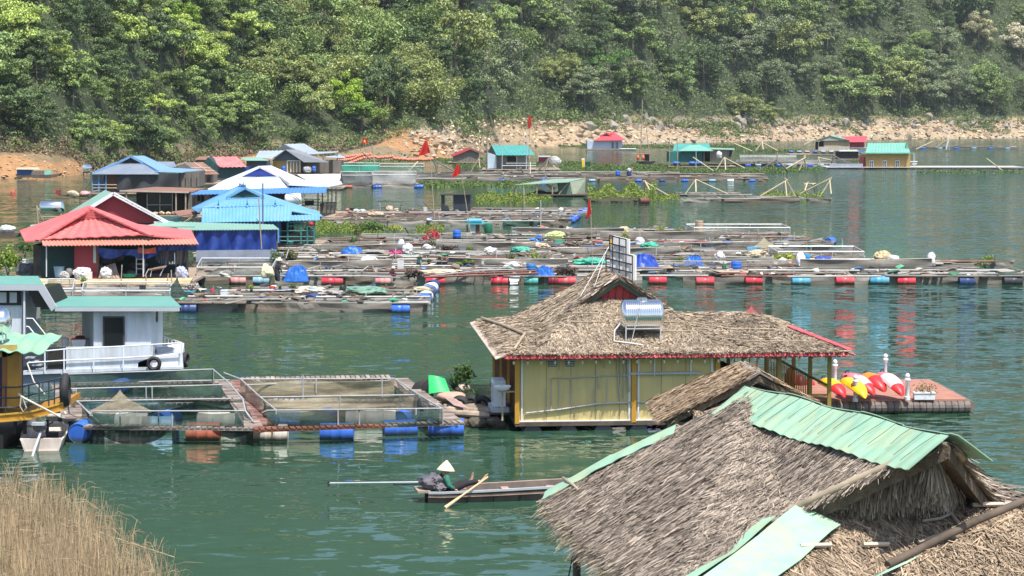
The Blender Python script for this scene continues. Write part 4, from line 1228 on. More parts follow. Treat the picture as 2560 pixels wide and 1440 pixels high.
# left fish cage
zc = .48
cA = thing('fish_cage','railed fish cage with dark green nets moored beside the skiff and the white boat','fish cage',W(400,1030,0),'railed fish cages near the olive house')
f0,f1 = W(212,1064,zc),W(640,1068,zc); m0,m1 = W(180,998,zc),W(606,996,zc); b0,b1 = W(166,961,zc),W(548,955,zc)
for p,q,w in ((f0,f1,.5),(m0,m1,.6),(b0,b1,.6)): slat_walk(p,q,w,cA)
slat_walk(W(190,1052,zc),W(156,962,zc),.7,cA); slat_walk(f1 + Vector((-.05,0,0)),b1 + Vector((.2,0,0)),.5,cA)
def rail(pts,parent,r=.021):
 mb = MB(); mb.tube(pts,r,7); return mb.build('rail',PIPE,parent,smooth=True)
def rpost(p,z,parent):
 mb = MB(); mb.tube([(p.x,p.y,zc),(p.x,p.y,z)],.022,6); return mb.build('rail_post',PIPE,parent)
r0,r1 = W(232,1028,.93),W(610,1027,.93); rail([W(225,1040,.8),r0,r1],cA)
q0,q1 = W(190,1003,.62),W(606,996,.62); rail([q0,q1],cA)
s0,s1 = W(172,972,.9),W(556,962,.9); rail([s0,s1],cA)
t0,t1 = W(168,958,.62),W(574,950,.62); rail([t0,t1],cA)
u0,u1 = W(156,936,.95),W(532,923,.95); rail([u0,u1],cA)
rail([W(153,933,.95),W(172,962,.93),W(178,998,.93),W(196,1006,.93),W(248,1057,.55)],cA,.023)
rail([u1,W(570,955,.93),W(607,998,.90),W(614,1028,.75),W(636,1058,.5)],cA,.023)
for px,py in ((300,1028),(396,1026),(430,1027),(590,1027)): rpost(W(px,py,.93),.93,cA)
for px,py in ((190,972),(228,970),(365,968),(380,967),(545,962)): rpost(W(px,py,.9),.9,cA)
for px,py in ((155,936),(533,923)): rpost(W(px,py,.95),.95,cA)
for a,b,dr,sg,m,sd in ((r0,r1,.45,.0,NETG,1),(q0,q1,.18,.14,NETG,2),(s0,s1,.45,.0,NETG,3),(u0.lerp(u1,.05),u1,.45,.02,NETG,4),(W(200,1008,.9),W(250,1056,.6),.4,.1,NETG,5),(W(608,998,.85),W(634,1050,.6),.4,.1,NETG,6),(W(182,985,.9),W(172,955,.9),.4,0,NETG,7)):
 net_sheet(a,b,dr,sg,24,5,sd,.10).build('net',m,cA)
net_cone(W(300,1030,.35),.85,.5,W(300,974,.86)).build('hung_net',mat('brown_net',(0.20,0.175,0.12),.9,var=.4,scale=3,alpha=.7),cA)
net_cone(W(415,988,.4),.32,.3,W(412,967,.72)).build('hung_net',NETT,cA)
net_cone(W(500,1026,.4),.9,.4,W(490,1000,.8)).build('hung_net',NETG,cA)
net_sheet(W(245,1070,.42),W(422,1070,.42),.10,.36,20,4,11,.05).build('skirt_net',NETB,cA)
net_sheet(W(225,1068,.42),W(260,1068,.42),.40,.0,6,4,12,.05).build('skirt_net',NETB,cA)
net_sheet(W(526,1068,.45),W(632,1066,.45),.05,.25,14,4,13,.1).build('skirt_net',NETB,cA)
net_sheet(W(430,1070,.42),W(448,1070,.42),.44,.0,4,4,14,.02).build('skirt_net',NETB,cA)
drum_part(cA,W(505,1100,.05) + Vector((0,.35,.15)),.0,RUSTR,'rusty red float drum')
drum_part(cA,W(198,1102,.05) + Vector((0,.45,.20)),R(86),BLUE,'blue float drum seen end on')
drum_part(cA,W(146,1040,.25) + Vector((0,.3,0)),R(80),mat('dull_black_drum',(0.07,0.075,0.08)),'black float drum seen end on')
for px,py,m,yaw in ((340,1066,PALED,0),(395,1066,BLUEP,.0),(232,1030,BLUEP,.0),(360,1018,BLUEP,0),(417,1050,BLUE,R(70)),(535,1055,PALED,0),(575,1057,PALED,0),(300,970,BLUE,R(80)),(330,1057,PALED,0),(455,1018,PALED,0)):
 drum_part(cA,W(px,py,.14),yaw,m)
# right fish cage
cB = thing('fish_cage','railed fish cage with tan tarpaulin sides beside the olive house','fish cage',W(860,1030,0),'railed fish cages near the olive house')
f0,f1 = W(632,1072,zc),W(1158,1054,zc); m0,m1 = W(640,1001,zc),W(1066,1000,zc); b0,b1 = W(600,948,zc),W(976,942,zc)
slat_walk(f0,f0.lerp(f1,.62),.5,cA if False else cB,mat('rust_plank',(0.16,0.06,0.035),.9,var=.4,island=.3)); slat_walk(f0.lerp(f1,.62),f1,.5,cB)
slat_walk(m0,m1,.5,cB); slat_walk(b0,b1,.9,cB)
slat_walk(W(662,1062,zc),W(596,950,zc),.55,cB,mat('red_slats',(0.21,0.105,0.085),.9,var=.3,island=.35)); slat_walk(W(1120,1050,zc),W(992,946,zc),.7,cB)
r0,r1 = W(668,1026,.93),W(1106,1021,.93); rail([W(655,1032,.85),r0,r1],cB)
q0,q1 = W(648,993,.85),W(1050,987,.85); rail([q0,q1],cB)
t0,t1 = W(600,948,.90),W(986,946,.90); rail([t0,t1],cB); rail([W(612,962,.75),W(975,952,.75)],cB)
rail([W(560,932,.95),W(602,948,.92),W(648,990,.9),W(692,1027,.9)],cB,.023)
rail([W(986,946,.93),W(1048,987,.92),W(1106,1022,.92)],cB,.023); rail([W(1000,960,.7),W(1046,1000,.6),W(1100,1042,.6)],cB,.022)
for px,py,z in ((690,1026,.93),(845,1024,.93),(898,1023,.93),(1040,1022,.93),(1106,1021,.93),(1068,1000,.9),(1090,1012,.9),(790,948,.9),(850,990,.85),(1048,988,.85),(757,938,1.2),(955,944,1.1)): rpost(W(px,py,z),z,cB)
for a,b,dr,sg,m,sd in ((r0,r1,.40,.06,NETG,21),(q0,q1,.62,.05,NETT,22),(t0,t1,.55,.03,NETT,23),(W(650,992,.88),W(690,1026,.88),.4,.05,NETG,24),(W(1050,988,.9),W(1100,1020,.9),.4,.05,NETG,25),(W(604,950,.9),W(646,990,.88),.5,.05,mat('brown_net',(0.24,0.21,0.14)),26),(W(988,950,.9),W(1044,986,.9),.45,.03,mat('brown_net',(0.24,0.21,0.14)),27),(W(640,966,.5),W(990,962,.5),.25,.05,NETT,28)):
 net_sheet(a,b,dr,sg,26,5,sd,.12).build('net',m,cB)
mb = MB(); mb.sheet(W(655,1046,.18),W(1075,1040,.18),W(1045,1003,.22),W(640,1004,.22),30,12,lambda u,v: .05 * math.sin(u * 1.3 + v) + .03 * math.sin(v * 3 + u * .7),.02)
mb.build('tarpaulin',mat('tan_tarp',(0.36,0.30,0.20),.9,var=.45,scale=1.6,stretch=(.5,2,1),dirt=(.16,.15,.10),dirt_amt=.4),cB)
drum_part(cB,W(674,1105,.0) + Vector((0,.35,.16)),.02,RUSTD,'white float drum with a rust band')
drum_part(cB,W(840,1102,.0) + Vector((0,.35,.16)),.02,BLUE,'clean blue float drum',.93)
drum_part(cB,W(1114,1092,.0) + Vector((0,.35,.17)),.03,BLUE,'blue float drum at the outer corner',1.0,.3)
for px,py,m,yaw in ((710,1052,BLUE,.1),(812,1046,BLUE,R(78)),(905,1052,PALED,0),(950,1050,PALED,0),(1022,1046,BLUE,R(60)),(765,966,BLUE,0),(1000,1075,BLUE,.2)):
 drum_part(cB,W(px,py,.12),yaw,m)
# skiff with an outboard motor
sk = thing('motor_skiff','small weathered white skiff with an outboard motor moored beside the fish cage','boat',W(105,1125,0))
SF = Fr(tuple(W(98,1140,0))[:2],-3); SF.a = 0
def skp(u,v,z):
 p0,p1 = W(104,1128,0),W(128,1074,0)
 d = (p1 - p0); L = d.length; d.normalize(); s = Vector((d.y,-d.x,0))
 return p0 + d * (v * L) + s * u + Vector((0,0,z))
prof = [(0.0,.55,.30),(.25,.62,.33),(.55,.60,.38),(.8,.52,.45),(1.0,.42,.52)]
outer = []; inner = []
for v,w,z in prof:
 outer.append([skp(-w,v,z),skp(-w * .78,v,-.08 + .2 * v * v),skp(w * .78,v,-.08 + .2 * v * v),skp(w,v,z)])
 inner.append([skp(-w + .05,v,z),skp(-w * .75,v,.02 + .2 * v * v),skp(w * .75,v,.02 + .2 * v * v),skp(w - .05,v,z)])
mb = MB(); vs = []
for o_,i_ in zip(outer,inner): vs += o_ + i_
fs = []
for k in range(len(prof) - 1):
 for j in range(3):
  fs.append((k * 8 + j,k * 8 + j + 1,(k + 1) * 8 + j + 1,(k + 1) * 8 + j)); fs.append((k * 8 + 4 + j,(k + 1) * 8 + 4 + j,(k + 1) * 8 + 5 + j,k * 8 + 5 + j))
 fs.append((k * 8,(k + 1) * 8,(k + 1) * 8 + 4,k * 8 + 4)); fs.append((k * 8 + 3,k * 8 + 7,(k + 1) * 8 + 7,(k + 1) * 8 + 3))
for k in (0,len(prof) - 1): fs += [(k * 8,k * 8 + 4,k * 8 + 5,k * 8 + 1),(k * 8 + 1,k * 8 + 5,k * 8 + 6,k * 8 + 2),(k * 8 + 2,k * 8 + 6,k * 8 + 7,k * 8 + 3)]
mb.add(vs,fs); SKP = mat('weathered_white_hull',(0.62,0.55,0.49),.7,var=.15,scale=3,dirt=(0.32,0.22,0.16),dirt_amt=.35)
mb.build('hull',SKP,sk)
mb = MB(); mb.prism([skp(-.57,.01,.33),skp(.57,.01,.33),skp(.45,.01,.0),skp(-.45,.01,.0)],skp(0,.03,0) - skp(0,0,0)); mb.build('transom',SKP,sk)
for v,w in ((.45,.56),(.9,.46)): mb = MB(); mb.prism([skp(-w,v,.33 + .12 * v),skp(w,v,.33 + .12 * v),skp(w,v + .07,.33 + .12 * v),skp(-w,v + .07,.33 + .12 * v)],(0,0,.04)); mb.build('thwart',SKP,sk)
mot = MB(); mot.blob(skp(-.06,.06,.62),(.2,.22,.15),3,.08,2); mo = mot.build('outboard_motor',mat('motor_dark',(0.10,0.10,0.11),.35,var=.3),sk,smooth=True)
mb = MB(); mb.box(skp(-.06,.02,.74),(.34,.30,.08)); mb.build('motor_cover',GALV,mo)
mb = MB(); mb.tube([skp(-.02,.02,.5),skp(-.15,-.14,.12),skp(-.22,-.24,-.15)],.035,7); mb.build('drive_shaft',GALV,mo)
mb = MB(); mb.tube([skp(.05,.1,.6),skp(.2,.4,.55)],.02,6); mb.build('tiller',BLACK,mo)
mb = MB(); mb.box(skp(.22,.26,.25),(.28,.3,.18)); mb.build('fuel_box',BLACK,sk)
mb = MB(); mb.blob(skp(.1,.3,.12),(.4,.5,.07),5,.2,2); mb.build('orange_rag',mat('orange_cloth',(.65,.28,.08),.9),sk)
# person in a conical hat foot-rowing a long boat
bs = W(1066,1252,0); be = W(1352,1243,0); bd = (be - bs).normalized(); bn = Vector((-bd.y,bd.x,0))
lb = thing('wooden_boat','long narrow dark wooden boat with a raised tail motor on the green water','boat',bs + bd * 2.5)
def lp(u,v,z): return bs + bd * u + bn * v + Vector((0,0,z))
LBW = mat('dark_boat_wood',(0.12,0.095,0.08),.7,var=.35,scale=3); LBR = mat('boat_rail_wood',(0.40,0.27,0.21),.7,var=.25,scale=3)
secs = []
for u,w,b,zt,zb_ in ((0,.34,.28,.26,-.06),(.3,.40,.32,.26,-.08),(1.5,.46,.36,.29,-.10),(3,.46,.36,.33,-.10),(4.3,.36,.26,.38,-.02),(5.2,.16,.1,.47,.12)):
 secs.append([lp(u,-w,zt),lp(u,-b,zb_),lp(u,b,zb_),lp(u,w,zt),lp(u,w - .04,zt),lp(u,b - .04,zb_ + .05),lp(u,-b + .04,zb_ + .05),lp(u,-w + .04,zt)])
mb = MB(); vs = [p for s_ in secs for p in s_]; fs = []
for k in range(len(secs) - 1):
 for j in range(8): fs.append((k * 8 + j,k * 8 + (j + 1) % 8,(k + 1) * 8 + (j + 1) % 8,(k + 1) * 8 + j))
fs.append(tuple(range(8))); fs.append(tuple((len(secs) - 1) * 8 + j for j in range(8))[::-1])
mb.add(vs,fs); mb.build('hull',LBW,lb)
for side in (-1,1):
 mb = MB()
 for a_,b_ in zip(secs,secs[1:]):
  p,q = (a_[0],b_[0]) if side < 0 else (a_[3],b_[3])
  mb.beam(p + bn * side * .015 - Vector((0,0,.015)),q + bn * side * .015 - Vector((0,0,.015)),.06,.05)
 mb.build('gunwale',GREYP if side < 0 else LBR,lb)
 mb = MB()
 for a_,b_ in zip(secs,secs[1:]):
  p,q = (a_[0].lerp(a_[1],.30),b_[0].lerp(b_[1],.30)) if side < 0 else (a_[3].lerp(a_[2],.3),b_[3].lerp(b_[2],.3))
  mb.beam(p + bn * side * .02,q + bn * side * .02,.04,.05)
 mb.build('rubbing_strake',LBR,lb)
for k in range(5):
 u = .9 + k * .62; mb = MB(); mb.beam(lp(u,-.415 - .02 * min(k,3),.13),lp(u,-.37,-.08),.03,.03); mb.build('hull_rib',BLACK,lb)
mb = MB(); mb.prism([lp(-.25,-.34,.24),lp(.05,-.36,.24),lp(.05,.36,.24),lp(-.25,.34,.24)],(0,0,.05)); mb.build('stern_board',WOOD,lb)
for u in (.9,1.9,3.0,4.0): mb = MB(); mb.box(lp(u,0,.20),(.18,.8,.03),math.atan2(bd.y,bd.x)); mb.build('thwart',LBR,lb)
ew = mat('engine_black',(0.035,0.035,0.04),.5,var=.3)
mb = MB(); mb.box(lp(.08,.05,.42),(.3,.26,.24),.1); eng = mb.build('tail_engine',ew,lb)
mb = MB(); p0,p1 = lp(.0,.05,.43),D(822,1208,51.4); mb.tube([p0,p0.lerp(p1,.2),p1],.028,8,.02); mb.build('drive_shaft',mat('silver_shaft',(.7,.72,.72),.3,.5),eng,smooth=True)
mb = MB()
for k in range(3):
 a = k * 2.094 + .3; mb.beam(p1,p1 + Vector((0,.09 * math.cos(a),.09 * math.sin(a))),.05,.012)
mb.tube([p1 - Vector((.03,0,0)),p1 + Vector((.05,0,0))],.02,6); mb.build('propeller',ew,eng)
mb = MB(); mb.beam(lp(-.05,.0,.40),D(985,1212,51.3),.03,.025); mb.beam(D(985,1207,51.3),D(985,1213,51.3),.05,.05); mb.build('shaft_brace',ew,eng)
bun = MB(); bun.blob(lp(.13,-.02,.43),(.22,.22,.18),12,.16,4,0,2.2,.35); bun.blob(lp(.26,-.10,.34),(.16,.16,.12),13,.2,4,0,2.2,.35)
bun.solo('cloth_bundle',mat('charcoal_cloth',(0.085,0.08,0.095),.9,var=.4,scale=6,bump=.6,bscale=12,dirt=(.35,.30,.33),dirt_amt=.2),lp(.25,0,.28),'heap of dark grey clothes over the engine behind the seated rower','clothes',None,True)
pe = thing('person','person in a conical hat, green jacket and black trousers rowing with one foot','person',lp(0.46,0,.15))
def body(name,verts,edges,radii,m,root=0,sub=2):
 me = bpy.data.meshes.new(name); o0 = wloc(pe)
 me.from_pydata([tuple(Vector(v) - o0) for v in verts],edges,[])
 me.materials.append(m)
 o = bpy.data.objects.new(name,me); COL.objects.link(o); o.parent = pe; KIDS.setdefault(pe.name,[]).append(o)
 sm = o.modifiers.new('skin','SKIN'); sm.use_smooth_shade = True
 for i,r_ in enumerate(radii):
  sv = me.skin_vertices[0].data[i]; sv.radius = (r_,r_) if not isinstance(r_,tuple) else r_; sv.use_root = (i == root)
 ss_ = o.modifiers.new('sub','SUBSURF'); ss_.levels = ss_.render_levels = sub
 return o
SKIN = mat('skin',(0.50,0.29,0.19),.6,var=.08)
JACK = mat('green_jacket',(0.035,0.17,0.115),.85,var=.25,scale=8,bump=.3,bscale=14)
PANT = mat('black_trousers',(0.02,0.02,0.024),.85,var=.3,scale=8)
hip = lp(0.50,0,.24); wa = lp(0.47,0,.36); ch = lp(0.44,0,.50); nk = lp(0.44,0,.615); hd = lp(0.46,0,.73)
shL,shR = lp(0.44,.17,.575),lp(0.44,-.17,.575)
elR,elL = lp(0.50,-.24,.37),lp(0.54,.22,.37); haR,haL = lp(0.64,-.17,.285),lp(0.67,.16,.30)
hiR,hiL = lp(0.54,-.09,.23),lp(0.54,.09,.23); knR,knL = lp(0.94,-.10,.40),lp(0.90,.10,.40)
anR,anL = lp(1.26,-.16,.455),lp(1.06,.08,.43)
V_ = [hip,wa,ch,nk,hd,shR,elR,haR,shL,elL,haL,hiR,knR,anR,hiL,knL,anL]
E_ = [(0,1),(1,2),(2,3),(3,4),(2,5),(5,6),(6,7),(2,8),(8,9),(9,10),(0,11),(11,12),(12,13),(0,14),(14,15),(15,16)]
body('body',V_,E_,[.11,.10,.11,.048,.085,.055,.038,.027,.055,.038,.027,.082,.056,.034,.082,.056,.034],SKIN)
for nm,an,d in (('foot',anR,1),('foot',anL,0)):
 mb = MB(); t = lp(0,0,0)
 top = an + bd * .13 + Vector((0,0,.13)) if d else an + bd * .05 + Vector((0,0,.16))
 mb.tube([an - Vector((0,0,.03)),an.lerp(top,.5) + bd * .015,top],.036,9,.026)
 for k in range(5): mb.tube([top + bn * (k - 2) * .015,top + bn * (k - 2) * .019 + (top - an) * (.30 - .03 * abs(k - 1))],.0095,6,.007)
 mb.build(nm,SKIN,pe,smooth=True)
for ha,el in ((haR,elR),(haL,elL)):
 mb = MB(); d = (ha - el).normalized(); s = d.cross(Vector((0,0,1))).normalized(); dn = s.cross(d)
 mb.blob(ha + d * .045,(.045,.04,.026),4,.05,2)
 for k in range(4):
  b0_ = ha + d * .075 + s * (k - 1.5) * .019; L = (.055,.068,.062,.046)[k]
  mb.tube([b0_,b0_ + d * L * .55 - dn * .008,b0_ + d * L * .8 - dn * .035],.0088,6,.007)
 b0_ = ha + d * .03 + s * .035; mb.tube([b0_,b0_ + d * .03 + s * .02 - dn * .012,b0_ + d * .055 + s * .018 - dn * .03],.0095,6,.0075)
 mb.build('hand',SKIN,pe,smooth=True)
jv = [hip + Vector((0,0,.02)),wa,ch,nk - Vector((0,0,.03)),shR,elR,haR.lerp(elR,.12),shL,elL,haL.lerp(elL,.12)]
body('jacket',jv,[(0,1),(1,2),(2,3),(2,4),(4,5),(5,6),(2,7),(7,8),(8,9)],[.135,.135,.145,.075,.08,.06,.05,.08,.06,.05],JACK)
pv_ = [hip - Vector((0,0,.02)),hiR,knR,anR.lerp(knR,.12),hiL,knL,anL.lerp(knL,.12)]
body('trousers',pv_,[(0,1),(1,2),(2,3),(0,4),(4,5),(5,6)],[.13,.10,.078,.06,.10,.078,.06],PANT)
mb = MB(); mb.blob(lp(0.33,0,.47),(.10,.15,.17),6,.06,2); mb.build('backpack',mat('dark_vest',(0.03,0.032,0.035),.8),pe,smooth=True)
mb = MB(); hf = hd + bd * .085
mb.blob(hd + bd * .012 - Vector((0,0,.025)),(.085,.075,.105),2,.02,3); mb.blob(hf + Vector((0,0,-.035)),(.02,.014,.022),3,.02,1)
for sgn in (-1,1): mb.blob(hd + bn * sgn * .078 - Vector((0,0,.03)),(.018,.01,.028),4,.02,1)
fc = mb.build('face',SKIN,pe,smooth=True)
mb = MB()
for sgn in (-1,1): mb.blob(hf + bn * sgn * .03 + Vector((0,0,-.008)) - bd * .008,(.008,.012,.006),5,.0,1)
mb.build('eye',BLACK,fc)
mb = MB(); mb.blob(hf + Vector((0,0,-.075)) - bd * .008,(.008,.024,.007),6,0,1); mb.build('mouth',mat('lips',(.35,.12,.09)),fc)
mb = MB(); mb.blob(hd - bd * .02 + Vector((0,0,.02)),(.09,.085,.085),7,.03,2); mb.build('hair',BLACK,pe,smooth=True)
ht = Matrix.Translation(hd + Vector((-.0,0,-.01))) @ Matrix.Rotation(R(-5),4,'X') @ Matrix.Rotation(R(6),4,'Y')
mb = MB(); mb.lathe([(.215,-.015),(.215,-.008),(.15,.075),(.08,.155),(.02,.215),(.003,.225)],32,ht,cap=False)
mb.lathe([(.21,-.015),(.145,.066),(.075,.145),(.004,.205)],32,ht,cap=False)
mb.build('conical_hat',mat('palm_hat',(0.74,0.62,0.44),.7,var=.08,scale=20),pe,smooth=True)
mb = MB(); mb.tube([hd + bn * .08 + Vector((0,0,.02)),hd + bd * .06 - Vector((0,0,.14)),hd - bn * .08 + Vector((0,0,.02))],.006,5); mb.build('chin_strap',ROPE,pe)
oar = MB(); oa,ob_ = anR + bd * .16 + Vector((0,0,.10)) - bn * .05,W(1112,1270,.0)
oar.tube([oa,oa.lerp(ob_,.65)],.022,8); oar.tube([oa.lerp(ob_,.62),oa.lerp(ob_,.72),ob_],.024,8,.045)
oar.solo('oar',mat('pale_oar',(0.62,0.46,0.27),.6,var=.15),(ob_.x,ob_.y,0),'pale wooden oar held by the rower foot and dipping in the water','oar')
# white motor launch
YB = 72.4; YB2 = 75.6
wb = thing('motor_launch','white motor launch with a mint green roof moored behind the fish cage','boat',(D(220,970,YB).x,74,0))
HULLM = mat('launch_white',(0.60,0.65,0.72),.5,var=.05,scale=1.5,dirt=(0.40,0.40,0.39),dirt_amt=.45,dscale=1.6,dstretch=(2.5,2.5,.25))
def bb(px,py,far=False): return D(px,py,YB2 if far else YB)
def both(pts):
 return [bb(x,y) for x,y in pts]
EX = Vector((-.42,YB2 - YB,0))
mb = MB(); mb.prism(both([(-120,935),(60,935),(345,926),(455,918),(450,926),(395,948),(330,962),(60,975),(-120,975)]),EX)
mb.build('hull',mat('launch_hull',(0.17,0.20,0.25),.5,var=.1),wb)
mb = MB(); mb.prism(both([(345,906),(380,893),(456,882),(458,919),(345,927)]),EX); mb.build('bow_bulwark',WHITEP,wb)
mb = MB(); mb.prism(both([(60,926),(458,915),(459,921),(60,936)]),Vector((0,-.12,0))); mb.build('rubbing_strake',HULLM,wb)
mb = MB(); mb.prism(both([(165,868),(376,864),(376,921),(165,928)]),Vector((0,.10,0))); mb.build('side_wall',HULLM,wb)
cb0,cb1 = D(235,776,YB + .25),D(376,776,YB + .25)
zb_,zt_ = bb(0,926).z,bb(0,772).z
CE = Vector((0,2.4,0))
def wallp(x0,x1,y0_,y1_,Y,t,name,m,parent=wb):
 k = MB(); k.prism([D(x0,y0_,Y),D(x1,y0_,Y),D(x1,y1_,Y),D(x0,y1_,Y)],Vector((0,t,0))); return k.build(name,m,parent)
wallp(234,377,774,922,YB + .14,2.5,'cabin_wall',HULLM)
cabin = bpy.data.objects['cabin_wall']
mb = MB(); mb.prism([D(205,774,YB + 2.3),D(234,774,YB + .16),D(234,868,YB + .16),D(205,868,YB + 2.3)],Vector((.05,0,0))); mb.build('side_panel',mat('shaded_grey',(0.34,0.35,0.36),.6,var=.1),wb)  # same white boat; the grey puts this side's shade into the colour
dr = wallp(257,311,791,921,YB + .05,.07,'door',mat('door_frame_dark',(0.05,0.06,0.06),.5))
wallp(262,306,869,917,YB + .02,.03,'door_panel',HULLM,dr); wallp(261,307,795,865,YB + .02,.03,'door_glass',mat('dark_glass',(0.05,0.06,0.06)),dr)
wallp(120,158,874,922,YB - .0,.06,'hatch_opening',DARKW)
TOPM = mat('mint_deck_paint',(0.115,0.285,0.245),.7,var=.06,scale=2,dirt=(0.17,0.30,0.26),dirt_amt=.3,spec=.2)
FAS = mat('grey_fascia',(0.42,0.44,0.48),.6,var=.06)
zr = D(0,769,YB - .25).z
def rp(px,Y,z): return Vector(((px - 1280) / F * Y,Y,z))
mb = MB(); mb.prism([rp(133,YB - .25,zr),rp(450,YB - .25,zr),rp(424,YB2 + .5,zr + .02),rp(118,YB2 + .5,zr + .02)],(0,0,.03)); rt = mb.build('roof',TOPM,wb)
mb = MB()
mb.prism([rp(133,YB - .27,zr - .12),rp(450,YB - .27,zr - .12),rp(450,YB - .27,zr + .005),rp(133,YB - .27,zr + .005)],(0,.05,0))
mb.prism([rp(450,YB - .27,zr - .12),rp(424,YB2 + .5,zr - .1),rp(424,YB2 + .5,zr + .02),rp(450,YB - .27,zr + .005)],(-.05,0,0)); mb.build('fascia',FAS,rt)
zr2 = D(0,714,YB - .25).z
mb = MB(); mb.prism([rp(-200,YB - .25,zr2),rp(106,YB - .25,zr2),rp(92,YB2 + .5,zr2),rp(-200,YB2 + .5,zr2)],(0,0,.03)); r2_ = mb.build('roof',TOPM,wb)
mb = MB(); mb.prism([rp(-200,YB - .27,zr2 - .16),rp(92,YB - .27,zr2 - .16),rp(106,YB - .27,zr2 + .02),rp(-200,YB - .27,zr2 + .02)],(0,.05,0))
mb.prism([rp(92,YB - .27,zr2 - .16),rp(106,YB - .27,zr2 + .02),rp(137,YB - .27,zr + .02),rp(124,YB - .27,zr - .12)],(0,.10,0)); mb.build('fascia',FAS,r2_)
mb = MB(); mb.prism([rp(66,YB - .1,zr2 - .18),rp(97,YB - .1,zr2 - .18),rp(118,YB - .1,zr + .0),rp(84,YB - .1,zr - .0)],(0,3.2,0)); mb.build('windscreen',mat('dark_glass',(0.05,0.06,0.06)),wb)
wallp(-200,55,728,852,YB + .1,2.8,'wheelhouse',HULLM)
wh = bpy.data.objects['wheelhouse']
wf = wallp(-100,53,727,763,YB + .04,.06,'window',BLACK,wh); wallp(-40,16,731,757,YB + .0,.03,'pane',mat('pale_glass',(.42,.46,.47),.1),wf); wallp(24,42,731,757,YB + .0,.03,'pane',mat('pale_glass',(.42,.46,.47)),wf)
mb = MB(); mb.beam(D(61,728,YB - .1),D(61,852,YB - .1),.06,.06); mb.build('stanchion',HULLM,wb)
for pts in (((66,796),(82,796),(132,860)),((66,816),(72,817),(105,858))):
 mb = MB(); mb.tube([D(x,y,YB - .1) for x,y in pts],.022,6); mb.build('stair_rail',WHITEP,wb)
def brail(pts,Y=YB - .22,r=.024,name='deck_rail'):
 k = MB(); k.tube([D(x,y,Y) for x,y in pts],r,6); return k.build(name,WHITEP,wb)
brail([(85,880),(160,873),(300,866),(455,857)]); brail([(70,907),(160,901),(300,895),(380,890)])
for x,y0_,y1_ in ((160,873,932),(234,868,930),(308,865,926),(380,862,893),(454,857,884),(112,878,932)): brail([(x,y0_),(x,y1_)],name='rail_post')
mb = MB(); mb.tube([D(376,840,YB2),D(405,840,YB2),D(454,857,YB - .2)],.022,6); mb.tube([D(405,840,YB2),D(405,865,YB2)],.02,6)
for k in range(5): mb.tube([D(412 + k * 9,843 + k * 3,YB2 - k * .6),D(412 + k * 9,875 + k * 2,YB2 - k * .6)],.012,5)
mb.build('bow_rail',WHITEP,wb)
wallp(392,434,872,886,YB + .9,.6,'engine_box',GREYP)
def tyre(c,R_,r_,axis,parent,name='tyre_fender'):
 k = MB(); c = Vector(c); x = Vector(axis).normalized(); up = Vector((0,0,1)); s = x.cross(up).normalized(); n1,n2 = 22,8; vs = []; fs = []
 for i in range(n1):
  a = 2 * math.pi * i / n1; d = s * math.cos(a) + up * math.sin(a)
  for j in range(n2):
   b_ = 2 * math.pi * j / n2; vs.append(c + d * (R_ + r_ * math.cos(b_)) + x * (r_ * 1.2 * math.sin(b_)))
 for i in range(n1):
  for j in range(n2): fs.append((i * n2 + j,((i + 1) % n1) * n2 + j,((i + 1) % n1) * n2 + (j + 1) % n2,i * n2 + (j + 1) % n2))
 k.add(vs,fs); return k.build(name,BLACK,parent,smooth=True)
TYM = BLACK
tyre(D(385,909,YB - .25),.185,.065,(0,1,0),wb); tyre(D(464,899,YB + .6),.20,.065,(1,-.15,0),wb)
mb = MB(); mb.tube([D(385,890,YB - .2),D(385,862,YB - .2)],.012,5); mb.build('fender_rope',ROPE,wb)
mb = MB(); mb.blob(D(392,790,YB - .2),(.05,.05,.22),3,.2,2); mb.build('hung_glove',BLACK,wb)
b_ = thing('paint_bucket','grey plastic bucket on the launch cabin roof beside the white box','bucket',D(163,868,YB + .8)); mb = MB(); mb.lathe([(.10,0),(.135,.30),(.12,.30),(.09,.03)],16,Matrix.Translation(b_.location)); mb.build('bucket',mat('grey_plastic',(.5,.5,.5)),b_)
mb = MB(); mb.tube([Vector(b_.location) + Vector((-.13,0,.3)),Vector(b_.location) + Vector((0,0,.36)),Vector(b_.location) + Vector((.13,0,.3))],.008,5); mb.build('handle',GALV,b_)
b_ = thing('storage_box','white plastic tub with a red rim beside the launch cabin','tub',D(199,868,YB + .8)); l_ = Vector(b_.location)
mb = MB(); mb.prism([l_ + Vector((-.19,-.13,0)),l_ + Vector((.19,-.13,0)),l_ + Vector((.24,-.16,.27)),l_ + Vector((-.24,-.16,.27))],(0,.32,0)); mb.build('tub',WHITEP,b_)
mb = MB(); mb.box(l_ + Vector((0,0,.28)),(.52,.36,.03)); mb.build('rim',RTIN,b_); mb = MB(); mb.blob(l_ + Vector((0,0,.33)),(.2,.14,.07),3,.2,2); mb.build('rags',BLACK,b_)
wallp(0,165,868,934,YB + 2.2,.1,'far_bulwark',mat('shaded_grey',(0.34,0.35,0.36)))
mb = MB()
for k in range(4): mb.box(D(78 + k * 9,893 + k * 9,YB + .5),(.3,.5,.04))
mb.build('stair_tread',GALV,wb)
mb = MB(); mb.tube([D(68,908,YB - .3),D(85,955,YB - 2),D(112,985,YB - 6)],.02,5); mb.build('mooring_rope',ROPE,wb)
mb = MB(); mb.beam(D(425,925,YB + 1),D(425,975,YB + 1),.06,.06); mb.beam(D(350,962,YB - .02),D(400,938,YB - .02),.05,.03); mb.beam(D(360,962,YB - .02),D(412,936,YB - .02),.05,.03); mb.build('rudder_post',BLACK,wb)
